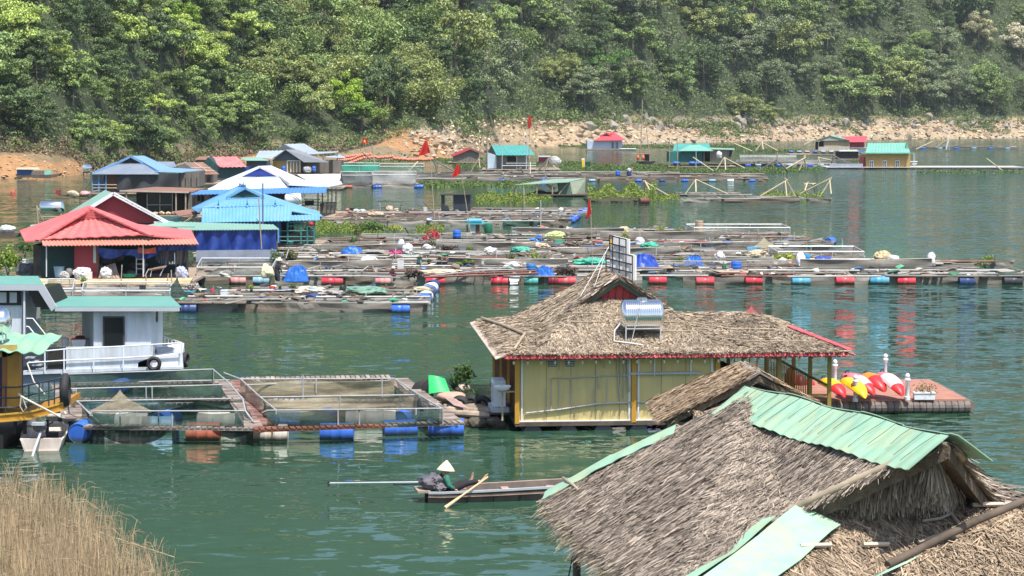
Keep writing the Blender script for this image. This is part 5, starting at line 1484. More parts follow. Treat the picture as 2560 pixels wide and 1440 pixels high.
# ochre houseboat at the left edge
YO = 58.5
ob = thing('ochre_houseboat','houseboat with ochre pillars and a torn mint awning cut off by the left edge','boat',(D(-60,1000,YO).x,YO + 2,0))
def op(px,py,dy=0.0): return D(px,py,YO + dy)
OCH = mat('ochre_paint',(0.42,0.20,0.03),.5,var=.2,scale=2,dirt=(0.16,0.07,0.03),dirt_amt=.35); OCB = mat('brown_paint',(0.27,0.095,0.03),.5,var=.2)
mb = MB(); mb.prism([op(18,880),op(48,880),op(48,1022),op(18,1022)],(0,.32,0)); mb.build('pillar',OCH,ob)
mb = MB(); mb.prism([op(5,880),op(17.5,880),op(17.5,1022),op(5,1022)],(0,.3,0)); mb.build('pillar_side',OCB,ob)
mb = MB(); mb.prism([op(-140,880,.1),op(4.5,880,.1),op(4.5,1022,.1),op(-140,1022,.1)],(0,2.6,0)); mb.build('wall',mat('navy_wall',(0.03,0.03,0.09),.6),ob)
TORN = mat('torn_mint_sheet',(0.20,0.42,0.30),.6,var=.12,scale=2,dirt=(0.34,0.42,0.26),dirt_amt=.35)
mb = MB(); z0 = op(0,872).z
a_,b_,c_,d_ = rp(-160,YO - .6,z0 + .02),rp(95,YO - .6,z0 - .06),rp(150,YO + 3.6,z0 + .02),rp(-160,YO + 3.6,z0 + .18)
mb.sheet(a_,b_,c_,d_,60,14,lambda u,v: .035 * math.sin(u * 14) + .03 * math.sin(v * 2.3 + u),.015); mb.build('awning',TORN,ob)
mb = MB(); mb.prism([op(-140,866),op(40,862),op(42,876),op(30,888),op(12,893),op(-140,890)],(0,.1,0)); mb.build('valance',mat('old_gold_cloth',(0.46,0.32,0.11),.8,var=.3),ob)
mb = MB(); pts = [(-140,1052),(0,1046),(70,1040),(110,1030),(158,1016)]
mb.prism([op(x,y - 8) for x,y in pts] + [op(x,y + 8) for x,y in pts[::-1]],(0,2.4,0)); mb.build('gangway',mat('orange_beam',(0.50,0.24,0.03),.55,var=.25,scale=3,dirt=(0.20,0.09,0.03),dirt_amt=.3),ob)
mb = MB(); mb.prism([op(x,y - 11,-.03) for x,y in pts] + [op(x,y - 7,-.03) for x,y in pts[::-1]],(0,.06,0)); mb.prism([op(x,y + 6,-.03) for x,y in pts] + [op(x,y + 10,-.03) for x,y in pts[::-1]],(0,.06,0)); mb.build('beam_flange',mat('yellow_edge',(0.62,0.36,0.05),.5),ob)
DGR = mat('dark_green_rail',(0.035,0.055,0.055),.5)
for dy in (0.0,2.2):
 mb = MB()
 for off in (0,27,52): mb.tube([op(-100,968 + off,dy),op(40,968 + off * .98,dy),op(60,966 + off * .95,dy),op(155,944 + off * .9,dy)],.022,6)
 mb.build('gangway_rail',DGR,ob)
 for x in (14,72,98,122,136,153):
  mb = MB(); yb_ = tab([(-100,968),(60,967),(155,944)],x); mb.tube([op(x,yb_ - 3,dy),op(x,tab(pts,x) - 6,dy)],.02,6); mb.build('rail_post',DGR,ob)
mb = MB(); mb.box((op(-95,1060).x,YO + 1.9,.12),(2.0,3,.5)); mb.build('pontoon',DARKWOOD,ob)
for x in (38,62,118): mb = MB(); mb.tube([op(x,1050,.4),op(x,1085,.4)],.05,6); mb.build('pile',BLACK,ob)
mb = MB(); mb.tube([op(46,985,-.1),op(60,995,-.15),op(150,1042,-.2),op(160,1045,0)],.03,6); mb.build('mooring_rope',ROPE,ob)
mb = MB(); mb.tube([op(53,992,-.15),op(50,1015,-.15),op(58,1030,-.15),op(66,1020,-.15),op(56,992,-.15)],.015,5); mb.build('rope_loop',ROPE,ob)
tyre(op(163,975,.3),.36,.10,(1,.1,0),ob)
tk2 = thing('water_tank','shiny steel water tank cut by the left edge on the mint awning','water tank',rp(-14,YO + 1.2,z0 + .05)); lc = Vector(tk2.location)
mt = Matrix.Translation(lc + Vector((0,0,.58))) @ Matrix.Rotation(math.pi / 2,4,'Y')
mb = MB(); mb.lathe([(.03,-.75),(.25,-.7),(.35,-.6),(.37,-.55),(.37,.22),(.35,.28),(.25,.36),(.03,.39)],32,mt); mb.build('tank_body',STEEL,tk2,smooth=True)
mb = MB(); mb.lathe([(.385,.02),(.385,.14)],32,mt,cap=False); mb.build('blue_band',BLUE,tk2)
mb = MB(); [mb.beam(lc + Vector((x,y,0)),lc + Vector((x,y,.5)),.03,.03) for x in (-.6,.2) for y in (-.2,.2)]; mb.build('tank_stand',GALV,tk2)
# scrap raft with plants between cage and olive house
JR = thing('scrap_raft','raft of logs, tyres and scrap between the fish cage and the olive house','raft',W(1190,1045,0))
mb = MB(); r2 = random.Random(3)
for k in range(12):
 x0 = r2.uniform(1075,1130); x1 = r2.uniform(1215,1275); y = r2.uniform(992,1040)
 mb.tube([W(x0,y,.3),W((x0 + x1) / 2,y + r2.uniform(-3,3),.32),W(x1,y + r2.uniform(-8,8),.3)],r2.uniform(.05,.10),7)
mb.build('log',WOOD,JR)
for k in range(7):
 mb = MB(); x = r2.uniform(1120,1260); y = r2.uniform(1030,1058); mb.blob(W(x,y,.12),(.3,.25,.16),k,.25,2); mb.build('float_lump',mat('dark_float',(0.09,0.075,0.055),.9,var=.5,scale=4),JR)
mb = MB()
for k in range(9): mb.beam(W(1105 + k * 4,988 + k * 1.2,.55),W(1138 + k * 4,1014 + k,.45),.05,.02)
mb.build('fish_trap',mat('pink_slats',(.45,.32,.28),.8),JR)
tyre(W(1150,1012,.35),.2,.09,(.2,1,.2),JR); tyre(W(1180,1010,.35),.2,.09,(.3,1,.2),JR); tyre(W(1206,1012,.35),.2,.09,(.3,1,.1),JR); tyre(W(1055,985,.35),.26,.1,(0,.3,1),JR); tyre(W(1085,980,.45),.30,.1,(0,.4,1),JR)
mb = MB(); p = W(1095,985,.5)
mb.sheet(p + Vector((-.28,0,.0)),p + Vector((.36,.1,.05)),p + Vector((.20,.35,.42)),p + Vector((-.30,.3,.55)),10,8,lambda u,v: .07 * math.sin(u * 5),.012)
mb.solo('green_sheet',mat('vivid_green_plastic',(0.03,0.62,0.17),.45,transl=.2),p - Vector((0,0,.1)),'vivid green plastic sheet propped on the scrap raft','sheet')
mb = MB(); p = W(1130,1000,.42); mb.blob(p + Vector((0,0,.1)),(.46,.32,.17),8,.16,3)
mb.solo('feed_sack',mat('pink_sack',(0.48,0.30,0.23),.9,var=.15,scale=4),p,'pinkish sack lying on the scrap raft below the plants','sack',None,True)
mb = MB(); p = W(1158,975,.5); mb.blob(p + Vector((0,0,.05)),(.26,.2,.17),9,.2,2); mb.solo('foam_block',mat('pale_foam',(.62,.48,.42),.9),p,'pale pink foam block among the plants on the scrap raft','foam block',None,True)
GREEN = leafmat('garden_leaf',(0.075,0.15,0.035)); LIME = leafmat('lime_leaf',(0.20,0.32,0.045)); DKG = leafmat('dark_garden_leaf',(0.035,0.085,0.03))
def blade_plant(base,n,L,w,seed,m,name,label,up=.9,cat='plant',group=None):
 rng = np.random.default_rng(seed); q = []
 for k in range(n):
  a = rng.uniform(0,6.283); el = rng.uniform(.35,1.25) * up; l = L * rng.uniform(.6,1.1)
  d = np.array([math.cos(a) * math.cos(el),math.sin(a) * math.cos(el),math.sin(el)]); s = np.cross(d,[0,0,1.0]); s /= np.linalg.norm(s)
  p = np.array(base) + d * 0; pv = [p]
  for j in range(1,5):
   dd = d * (1 - .0 * j) + np.array([0,0,-.28 * j]) * math.cos(el); pv.append(pv[-1] + dd / np.linalg.norm(dd) * l / 4)
  for j in range(4):
   w0 = w * (1 - (j / 4) ** 2) / 2; w1 = w * (1 - ((j + 1) / 4) ** 2) / 2 + .002
   q.append([pv[j] - s * w0,pv[j] + s * w0,pv[j + 1] + s * w1,pv[j + 1] - s * w1])
 V = np.array(q) - np.array(base)
 o = quads_object(name,V,m); o.location = base
 return tag(o,label,cat,group)
blade_plant(W(1190,998,.45),60,.62,.035,3,GREEN,'spiky_plant','spiky leaved plant at the corner of the olive house')
blade_plant(W(1140,975,.5),90,.95,.04,4,DKG,'tall_grass_plant','tall arching grass plant standing on the scrap raft')
def leafy(base,rx,rz,n,leaf,seed,m,name,label,cat='plant',group=None,stem=True):
 root = thing(name,label,cat,base,group)
 rng = np.random.default_rng(seed); d = sphere_dirs(n,rng,-.6)
 P = d * rng.uniform(.35,1.05,(len(d),1)) * np.array([rx,rx * .8,rz]) * (1 + .25 * np.sin(d[:,:1] * 7 + seed)) + np.array([0,0,rz * 1.05])
 quads_object('leaves',leaf_quads(P,d + rng.normal(size=d.shape) * .6 + np.array([0,0,.3]),leaf,leaf * .6,rng),m,root,sub=False)
 if stem:
  mb = MB()
  for k in range(4): mb.tube([(0,0,0),(rng.normal() * rx * .2,rng.normal() * rx * .2,rz * .7),(rng.normal() * rx * .5,rng.normal() * rx * .4,rz * 1.5)],.012 + rx * .015,5,.006)
  mb.build('stem',BARK,root,local=True)
 return root
leafy(W(1160,975,.5),.36,.42,320,.13,6,GREEN,'leafy_shrub','bushy broad leaved shrub on the scrap raft behind the sack')
# dry reeds in the near left corner
rng = np.random.default_rng(77); q = []
ENV = [(-200,1125),(0,1140),(90,1145),(180,1180),(250,1225),(300,1290),(400,1340),(440,1400),(470,1470)]
r2 = random.Random(17)
def reed(px,Y,ztop,w,lean):
 base = Vector(((px - 1280) / F * Y,Y,-.15)); pts = []
 nseg = 6
 for j in range(nseg + 1):
  t = j / nseg
  pts.append(base + Vector((lean[0] * t ** 1.7 + .03 * math.sin(t * 7 + lean[2]),lean[1] * t ** 1.7,(ztop + .15) * (t - lean[3] * t ** 3))))
 for a_,b_,j in zip(pts,pts[1:],range(nseg)):
  ww = w * (1 - .6 * j / nseg)
  for s in (Vector((1,.3,0)).normalized(),Vector((-.35,1,0)).normalized()):
   q.append([a_ - s * ww,a_ + s * ww,b_ + s * ww * .85,b_ - s * ww * .85])
 return pts
for k in range(7000):
 Y = r2.uniform(33,46.5); px = r2.uniform(-220,450)
 if r2.random() < (max(0,px) / 450) ** 1.6 * .8: continue
 tall = r2.random() < .12
 top = tab(ENV,px) + (r2.uniform(0,130) if tall else 15 + 280 * r2.random() ** .9)
 zt = CAM_H - (top - HORIZON) * Y / F
 if not .25 < zt < 2.9: continue
 pts = reed(px,Y,zt,r2.uniform(.006,.011) if tall else r2.uniform(.003,.0085),(r2.gauss(0,.22 if tall else .15),r2.gauss(0,.12),r2.uniform(0,6),r2.uniform(0,.18 if tall else .1)))
 for i_ in range(r2.choice((0,1,1,2))):
  j = r2.randrange(2,7); p = pts[j]; d = Vector((r2.gauss(0,.6),r2.gauss(0,.4),r2.uniform(-.2,.7))) * r2.uniform(.12,.45); s = Vector((.3,0,1)).normalized() * r2.uniform(.003,.007)
  q.append([p - s,p + s,p + d * .6 + s,p + d * .6 - s]); e_ = p + d * .6; d2 = d * .5 + Vector((0,0,-.12)); q.append([e_ - s,e_ + s,e_ + d2 + s * .3,e_ + d2 - s * .3])
tag(quads_object('dry_reeds',np.array([[tuple(p) for p in f] for f in q]),mat('dry_reed',(0.44,0.335,0.21),.85,var=.3,scale=1.2,island=.55,spec=.2)),'dense bed of dry tan reeds in the near left corner','reeds',None,'stuff')
mb = MB(); mb.tube([W(120,1282,1.2),W(290,1345,.6),W(436,1393,.02)],.009,6); mb.solo('bent_reed',mat('pale_reed',(.58,.48,.32)),W(436,1393,0),'long pale reed fallen across the reed bed into the water','reed')
# floating houses of the village
def face(parent,name,m,pts,Y=None,t=None,label=None,corr=None,tile=None):
 """a roof or wall face from corners (px, py[, depth]) with thickness t (vector)"""
 P = [D(p[0],p[1],p[2] if len(p) > 2 else Y) for p in pts]
 mb = MB()
 if corr and len(P) == 4:
  pitch,amp = corr; L = ((P[1] - P[0]).length + (P[2] - P[3]).length) / 2
  mb.sheet(P[0],P[1],P[2],P[3],max(4,min(220,int(L / pitch * 4))),2,lambda u,v: amp * math.sin(u * 2 * math.pi / pitch),.03)
 elif tile and len(P) == 4:
  pu,pv,amp = tile; L = (P[1] - P[0]).length; H_ = (P[3] - P[0]).length; nv = max(2,int(H_ / pv))
  mb.sheet(P[0],P[1],P[2],P[3],max(6,min(240,int(L / pu * 5))),nv * 4,lambda u,v: amp * math.sin(u * 2 * math.pi / pu) * .8 + amp * 1.7 * (1 - ((v / H_ * nv) % 1.0)),.05)
 else:
  mb.prism(P,t if t is not None else (0,0,-.06))
 o = mb.build(name,m,parent)
 if label: o['label'] = label
 return o
def wall(parent,name,m,pts,Y,t=.1,label=None):
 return face(parent,name,m,pts,Y,Vector((0,t,0)),label)
def pbox(parent,name,m,x0,x1,y0,y1,Y0,Y1):
 """box whose near face fills the pixel rectangle at depth Y0"""
 a,b = D(x0,y1,Y0),D(x1,y0,Y0)
 mb = MB(); mb.box(((a.x + b.x) / 2,(Y0 + Y1) / 2,(a.z + b.z) / 2),(abs(b.x - a.x),Y1 - Y0,abs(b.z - a.z)))
 return mb.build(name,m,parent)
def posts(parent,xs,y0,y1,Y,m,r=.05,name='post'):
 for x in xs:
  mb = MB(); mb.tube([D(x,y0,Y),D(x,y1,Y)],r,6); mb.build(name,m,parent)
def bars(parent,segs,Y,m,r=.03,name='rail'):
 for s in segs:
  mb = MB(); mb.tube([D(x,y,Y) for x,y in s],r,6); mb.build(name,m,parent)
def edge(parent,pts,m,w=.12,name='barge_board',Y=None):
 mb = MB(); P = [D(p[0],p[1],p[2] if len(p) > 2 else Y) for p in pts]
 for a,b in zip(P,P[1:]): mb.beam(a,b,w * .5,w)
 return mb.build(name,m,parent)
def deck(parent,x0,x1,py,Y0,Y1,m,z=.45,th=.12,name='deck'):
 mb = MB(); mb.prism([rp(x0,Y0,z),rp(x1,Y0,z),rp(x1,Y1,z) if False else Vector((rp(x1,Y0,z).x,Y1,z)),Vector((rp(x0,Y0,z).x,Y1,z))],(0,0,-th)); return mb.build(name,m,parent)
def drape(parent,name,m,x0,x1,y0,y1,Y,seed,folds=9,amp=.14,sag=0.0,solo=None,rag=.0):
 """hanging cloth: a folded vertical sheet"""
 r3 = random.Random(seed); mb = MB(); nu,nv = 36,8; ph = r3.uniform(0,6)
 a,b,c = D(x0,y0,Y),D(x1,y0,Y),D(x0,y1,Y); H_ = a.z - c.z
 for j in range(nv + 1):
  v = j / nv
  for i in range(nu + 1):
   u = i / nu
   f = amp * (math.sin(u * folds * 2 * math.pi / 2 + ph + v * 1.5) * .6 + math.sin(u * folds * 1.7 + 2 * ph + v * 3) * .4) * (.35 + .65 * v)
   mb.v.append(tuple(a.lerp(b,u) + Vector((0,f - .2 * amp,-H_ * v * (1 + rag * math.sin(u * 11 + ph)) - sag * math.sin(math.pi * u) * (1 - v * .5)))))
 n1 = nu + 1
 for j in range(nv):
  for i in range(nu): mb.f.append((j * n1 + i,j * n1 + i + 1,(j + 1) * n1 + i + 1,(j + 1) * n1 + i))
 if solo: return mb.solo(name,m,D((x0 + x1) / 2,y1,Y),*solo,smooth=True)
 return mb.build(name,m,parent,smooth=True)
REDT = mat('red_roof_tile',(0.62,0.13,0.135),.55,var=.16,scale=1,dirt=(0.42,0.16,0.14),dirt_amt=.5,spec=.3)
REDT2 = mat('orange_red_sheet',(0.56,0.20,0.145),.6,var=.1,scale=1,dirt=(0.50,0.27,0.20),dirt_amt=.35)
REDW = mat('maroon_wall_sheet',(0.28,0.035,0.045),.55,var=.1,scale=1.5,dirt=(0.2,0.04,0.04),dirt_amt=.2)
DGREEN = mat('dark_green_sheet',(0.018,0.062,0.058),.6,var=.2,scale=2)
SAGE = mat('sage_green_sheet',(0.20,0.37,0.30),.55,var=.1,scale=1,dirt=(0.30,0.40,0.33),dirt_amt=.25)
LBLUE = mat('sky_blue_sheet',(0.115,0.305,0.52),.6,var=.08,scale=.8,dirt=(0.19,0.34,0.48),dirt_amt=.5,spec=.25)
MBLUE = mat('mid_blue_sheet',(0.07,0.20,0.52),.5,var=.1,scale=1)
WBLUE = mat('pale_blue_white_sheet',(0.56,0.66,0.84),.5,var=.05,scale=.8,dirt=(0.47,0.49,0.55),dirt_amt=.5)
NAVY = mat('navy_sheet',(0.02,0.045,0.22),.55,var=.15)
WALLB = mat('blue_wall',(0.05,0.17,0.46),.6,var=.15,scale=2)
TARPB = mat('deep_blue_tarp',(0.02,0.055,0.27),.42,var=.3,scale=2.5,spec=.5,bump=.25,bscale=5)
RTARP = mat('blue_tarp',(0.03,0.15,0.53),.42,var=.2,scale=2.5,spec=.45,bump=.35,bscale=6)
GREYR = mat('grey_blue_roof',(0.165,0.20,0.25),.6,var=.08,scale=1,dirt=(0.25,0.28,0.31),dirt_amt=.25)
SLATER = mat('dark_slate_roof',(0.10,0.115,0.135),.6,var=.15,scale=1)
LSLATE = mat('light_slate_roof',(0.30,0.35,0.39),.6,var=.1,scale=1,stretch=(.3,1,6))
RUSTS = mat('rust_sheet',(0.25,0.135,0.095),.8,var=.2,scale=1,dirt=(0.14,0.06,0.045),dirt_amt=.4)
PLANK = mat('grey_planks',(0.16,0.145,0.125),.9,var=.3,scale=1.5,stretch=(6,6,.4))
OCHW = mat('ochre_wall',(0.40,0.28,0.085),.7,var=.12,stretch=(4,1,.4))
CREAM = mat('cream_boards',(0.62,0.57,0.44),.8,var=.08,dirt=(0.45,0.42,0.36),dirt_amt=.3)
TEALR = mat('teal_roof',(0.055,0.27,0.245),.55,var=.1,scale=1,dirt=(0.12,0.33,0.29),dirt_amt=.2)
TEALR2 = mat('light_teal_roof',(0.14,0.36,0.29),.6,var=.1,scale=1,dirt=(0.2,0.38,0.32),dirt_amt=.25)
BRTRED = mat('bright_red_roof',(0.58,0.07,0.085),.5,var=.06)
DARKT = mat('dark_shade_cloth',(0.04,0.043,0.048),.75,var=.3,scale=1.2)
# red tiled house
Y = 113.0
h = thing('floating_house','floating house under a bright red tiled hip roof with an open cluttered front','house',D(270,697,Y))
face(h,'front_roof',REDT,[(96,600,Y),(376,588,Y),(276,543,Y + 2.4),(184,548,Y + 2.4)],tile=(.42,.34,.028))
face(h,'side_roof',REDT,[(62,603,Y),(96,600,Y),(227,522,Y + 2.6),(222,513,Y + 6),(49,576,Y + 7)],t=(0,0,-.07))
mb = MB(); tA,tB,tC,tD,tE,tF,tG,tH,tI = D(227,522,Y + 2.6),D(222,513,Y + 6),D(345,560,Y + 6.2),D(376,588,Y),D(478,575,Y + 5.5),D(490,598,Y + .4),D(49,576,Y + 7),D(400,592,Y + 10),D(80,600,Y + 10)
for t in ((tA,tB,tC),(tA,tC,tD),(tD,tC,tE),(tD,tE,tF)): mb.prism(t,(0,0,-.07))
mb.build('side_roof',REDT,h)
mb = MB()
for t in ((tG,tB,tI),(tB,tC,tI),(tC,tH,tI),(tC,tE,tH)): mb.prism(t,(0,0,-.06))
mb.build('back_roof',REDT,h)
gb_ = wall(h,'gablet',mat('louvre_red',(0.33,0.05,0.055),.6),[(186,548),(274,543),(227,526)],Y + 2.3,.06)
for k in range(5):
 t = k / 5; mb = MB(); mb.beam(D(186 + 41 * t,547 - 21 * t,Y + 2.2),D(274 - 47 * t,542.5 - 16.5 * t,Y + 2.2),.14,.06); mb.build('louvre',REDT,gb_)
mb = MB()
for (x0,y0_,z0_),(x1,y1_,z1_) in ((((227,521,Y + 2.5)),(94,600,Y - .05)),((227,521,Y + 2.5),(378,588,Y - .05))):
 a,b_ = D(x0,y0_,z0_),D(x1,y1_,z1_)
 for k in range(9): mb.beam(a.lerp(b_,k / 9),a.lerp(b_,(k + 1.1) / 9),.34,.09)
mb.build('hip_cap',REDT,h)
face(h,'lower_roof',REDT2,[(107,614,Y - .9),(497,610,Y - .9),(490,597,Y + .3),(104,599,Y + .2)],corr=(.19,.025))
wall(h,'wall',DGREEN,[(103,614),(186,613),(186,694),(103,697)],Y + 1.0,.1)
wall(h,'back_wall',DGREEN,[(186,614),(470,612),(470,692),(186,694)],Y + 4.4,.1)
wall(h,'side_wall',mat('old_grey_curtain',(.10,.09,.08),.9,var=.4),[(83,612),(103,614),(103,690),(83,688)],Y + 1.2,3)
wall(h,'door',REDW,[(186,611),(243,611),(243,697),(186,695)],Y - .25,.06)
wall(h,'door_lintel',mat('pale_lintel',(.45,.4,.36),.7),[(180,609),(245,609),(245,612),(180,612)],Y - .35,.1)
wall(h,'door_jamb',mat('pale_green_board',(.38,.45,.40),.7),[(233,612),(240,612),(240,658),(233,657)],Y - .32,.05)
posts(h,(116,358),613,692,Y - .6,WHITEP,.03)
posts(h,(245,468),611,694,Y - .2,DARKWOOD,.06)
drape(h,'shade_tarp',TARPB,243,398,618,640,Y - .3,2,11,.2,.12,rag=.25); drape(h,'shade_tarp',TARPB,392,492,614,626,Y - .4,3,9,.15,.0)
drape(h,'red_cloth',mat('orange_cloth2',(.60,.13,.07),.8,var=.2),345,390,617,632,Y - .5,5,4,.1,.1)
deck(h,80,482,695,Y - .9,Y + 9,WOOD,.5)
mb = MB()
for k in range(7): mb.tube([D(80 + 3 * k,699 + k * 3.2,Y - .9 - k * .12),D(282,700 + k * 3,Y - .9 - k * .12),D(482 - 2 * k,697 + k * 3.1,Y - .9 - k * .12)],.06,7)
mb.build('bamboo_edge',mat('straw_bamboo',(.50,.40,.24),.8,var=.3,island=.35),h)
def quick(mb,name,m,base,label,cat,group=None,smooth=True): return mb.solo(name,m,base,label,cat,group,smooth)
p = D(148,697,Y - .4); mb = MB(); mb.lathe([(.2,0),(.27,.6),(.285,.62),(.25,.62),(.2,.05)],18,Matrix.Translation(p)); quick(mb,'plastic_tub',BLUEP,p,'tall blue plastic tub beside the maroon door of the red tiled house','tub')
p = D(174,690,Y - .3); mb = MB(); mb.lathe([(.13,0),(.18,.1),(.19,.32),(.15,.4),(.02,.42)],14,Matrix.Translation(p)); quick(mb,'clay_jar',mat('grey_clay',(.25,.24,.22)),p,'grey clay jar between the blue tub and the maroon door','jar')
def sack(p,w,hgt,m,label,seed,cat='sack',group=None):
 mb = MB(); mb.blob(Vector(p) + Vector((0,0,hgt * .46)),(w / 2,w * .42,hgt / 2),seed,.14,4,.8,1.6,.3); return quick(mb,'sack',m,p,label,cat,group)
WSACK = mat('white_sack',(0.60,0.60,0.59),.8,var=.22,scale=3,bump=.4,bscale=6); TSACK = mat('tan_sack',(.48,.38,.26),.9,var=.2,scale=3,bump=.4,bscale=6); GSACK = mat('grey_sack',(.38,.38,.37),.9,var=.25,scale=4)
sack(D(206,699,Y - .7),.8,.62,WSACK,'crumpled white sack leaning in front of the maroon door',1)
sack(D(266,698,Y - .6),.55,.55,WSACK,'small white sack in front of the leaning tin sheet',2)
sack(D(160,700,Y - .6),.5,.42,GSACK,'grey sack at the foot of the blue tub',3)
sack(D(455,697,Y - .5),.55,.6,mat('lilac_sack',(.45,.47,.62),.8),'lilac sack at the right end of the red tiled house',4)
p = D(212,699,Y - .85); mb = MB(); mb.box(p + Vector((0,0,.2)),(.76,.3,.38),.12); o = quick(mb,'foam_box',mat('white_foam',(.66,.6,.55),.8),p,'dirty white foam box lying before the maroon door','box',None,False)
p = D(272,695,Y - .2); mb = MB(); mb.sheet(D(246,696,Y - .4),D(300,696,Y - .4),D(288,657,Y + .2),D(250,668,Y + .2),40,2,lambda u,v: .025 * math.sin(u * 40),.02); quick(mb,'tin_sheet',mat('rusty_tin',(.33,.28,.24),.6,dirt=(.25,.1,.05),dirt_amt=.4),p,'rusty corrugated tin sheet leaning inside the red tiled house','tin sheet',None,False)
t_ = thing('ladder','white ladder standing under the red cloth of the tiled house','ladder',D(352,690,Y + .6))
bars(t_,[((341,632),(341,688)),((361,632),(361,688))],Y + .6,WHITEP,.03,'side_rail'); bars(t_,[((341,y),(361,y)) for y in (636,648,660,672)],Y + .6,WHITEP,.025,'rung')
for k,(x,w,c) in enumerate(((398,9,(.10,.11,.14)),(412,10,(.16,.17,.20)),(428,8,(.12,.10,.11)),(446,9,(.22,.20,.19)),(460,10,(.13,.13,.15)))):
 drape(None,'garment',mat('garment_%d' % k,c,.9,var=.3),x - w,x + w,622 + k % 3,655 + (k * 7) % 14,Y + .3 + k * .05,40 + k,4,.08,0,((('dark navy','grey','dark brown','pale grey','charcoal')[k]) + ' garment hanging at the right end of the red tiled house','clothes'),.1)
t_ = thing('steel_churn','tall steel churn under the hanging clothes of the red tiled house','churn',D(431,660,Y + .9)); mb = MB(); mb.lathe([(.22,0),(.22,.5),(.10,.62),(.10,.7)],16,Matrix.Translation(t_.location)); mb.build('churn',STEEL,t_,smooth=True)
t_ = thing('wheelbarrow','old wheelbarrow with a rusty tray parked in the red tiled house','wheelbarrow',D(390,690,Y - .2))
mb = MB(); mb.prism([D(372,672,Y - .5),D(415,665,Y - .5),D(412,668,Y + .2),D(376,676,Y + .2)],(0,0,-.06)); mb.build('tray',mat('rusty_tray',(.42,.25,.17)),t_)
bars(t_,[((372,672),(362,690)),((380,672),(376,691)),((410,668),(400,690)),((372,673),(395,668),(417,664))],Y - .4,WHITEP,.02,'frame'); tyre(D(366,686,Y - .3),.11,.03,(0,1,0),t_,'wheel')
p = D(324,692,Y - .3); mb = MB(); mb.lathe([(.3,0),(.36,.14),(.34,.14),(.28,.03)],18,Matrix.Translation(p)); quick(mb,'wash_bowl',mat('green_plastic',(.03,.30,.16),.4),p,'green plastic wash bowl on the deck of the red tiled house','bowl')
mb = MB()
for k in range(12): mb.blob(D(300,655,Y + 2.5) + Vector((random.uniform(-1.2,1.2),random.uniform(-.6,.6),random.uniform(-.6,.35))),(.28,.25,.2),k,.25,2)
quick(mb,'stored_bundles',mat('dim_bundles',(.12,.12,.125),.9,var=.5,scale=2),D(300,690,Y + 2.5),'pile of dark bundles stored at the back of the red tiled house','bundles')
# maroon gable behind it
Y = 127.0
h = thing('floating_house','tall floating house with a maroon gable and sage green roof behind the red tiled one','house',D(300,600,Y))
wall(h,'gable',REDW,[(233,519),(283,486),(404,557),(233,557)],Y,.12)
edge(h,[(226,519),(283,484)],WHITEP,.20,Y=Y - .3); edge(h,[(283,484),(420,557)],WHITEP,.20,Y=Y - .3); edge(h,[(385,556),(412,555)],WHITEP,.12,Y=Y - .25)
face(h,'roof',SAGE,[(283,482,Y - .35),(224,520,Y - .35),(168,533,Y + 9),(262,475,Y + 9)]); face(h,'roof',SAGE,[(283,482,Y - .35),(262,475,Y + 9),(390,545,Y + 9),(420,557,Y - .35)])
face(h,'porch_roof',SAGE,[(352,566,Y - 3),(487,566,Y - 3),(425,552,Y + 1),(400,556,Y + .2)]); face(h,'porch_roof',SAGE,[(75,567,Y - 3),(102,567,Y - 3),(125,556,Y),(76,562,Y)])
wall(h,'wall',DGREEN,[(120,557),(402,557),(402,610),(120,610)],Y + .1,8)
h = thing('side_awning','long flat sage green awning beside the red tiled house over a blue tarpaulin','awning',D(580,612,128))
face(h,'roof',SAGE,[(455,575,126),(698,573,126),(682,561,133),(405,553,134)],corr=(.2,.018)); posts(h,(486,590,692),575,620,126.3,DARKWOOD,.05); posts(h,(500,670),564,610,132,DARKWOOD,.05)
drape(None,'tarpaulin',TARPB,487,690,575,627,126.2,8,13,.22,.05,('deep blue tarpaulin hung as a wall under the long sage green awning','tarpaulin'))
wall(h,'net_fence',mat('pale_net_fence',(.33,.37,.46),.8,alpha=.75),[(490,626),(692,624),(692,652),(490,655)],124.8,.03)
t_ = thing('water_tank','glaring steel water tank on a stand left of the maroon gable','water tank',D(125,560,131)); c = D(130,518,131)
mb = MB(); mb.lathe([(.03,-.72),(.3,-.68),(.38,-.58),(.38,.58),(.3,.68),(.03,.72)],24,Matrix.Translation(c) @ Matrix.Rotation(math.pi / 2,4,'Y')); mb.build('tank_body',STEEL,t_,smooth=True)
bars(t_,[((108,528),(108,552)),((152,528),(152,552)),((106,530),(154,530)),((106,542),(154,542)),((92,514),(96,560)),((94,520),(108,552))],130.8,BAMBOO,.045,'stand_bar')
# sky blue house
Y = 143.0
h = thing('floating_house','floating house with a sky blue hip roof, small dark gable and blue finials','house',D(640,612,Y))
face(h,'front_roof',LBLUE,[(531,518,Y),(706,513,Y),(656,492,Y + 2.5),(570,494,Y + 2.5)],corr=(.22,.02))
face(h,'skirt_roof',LBLUE,[(504,556,Y - 2.2),(727,552,Y - 2.2),(731,512,Y + .1),(505,519,Y + .1)],corr=(.22,.022)); face(h,'skirt_roof',LBLUE,[(727,551,Y - 2.0),(800,550,Y - 2.0),(799,536,Y - .8),(727,538,Y - .8)],corr=(.22,.022))
face(h,'side_roof',LBLUE,[(496,531,Y - .8),(505,519,Y),(531,517,Y),(570,494,Y + 2.5),(613,468,Y + 2.2),(597,466,Y + 8),(479,521,Y + 8)])
face(h,'side_roof',LBLUE,[(728,527,Y - .6),(808,541,Y - .6),(790,525,Y + 6),(704,511,Y + 8),(610,465,Y + 8),(613,468,Y + 2.2),(656,492,Y + 2.5),(706,513,Y)])
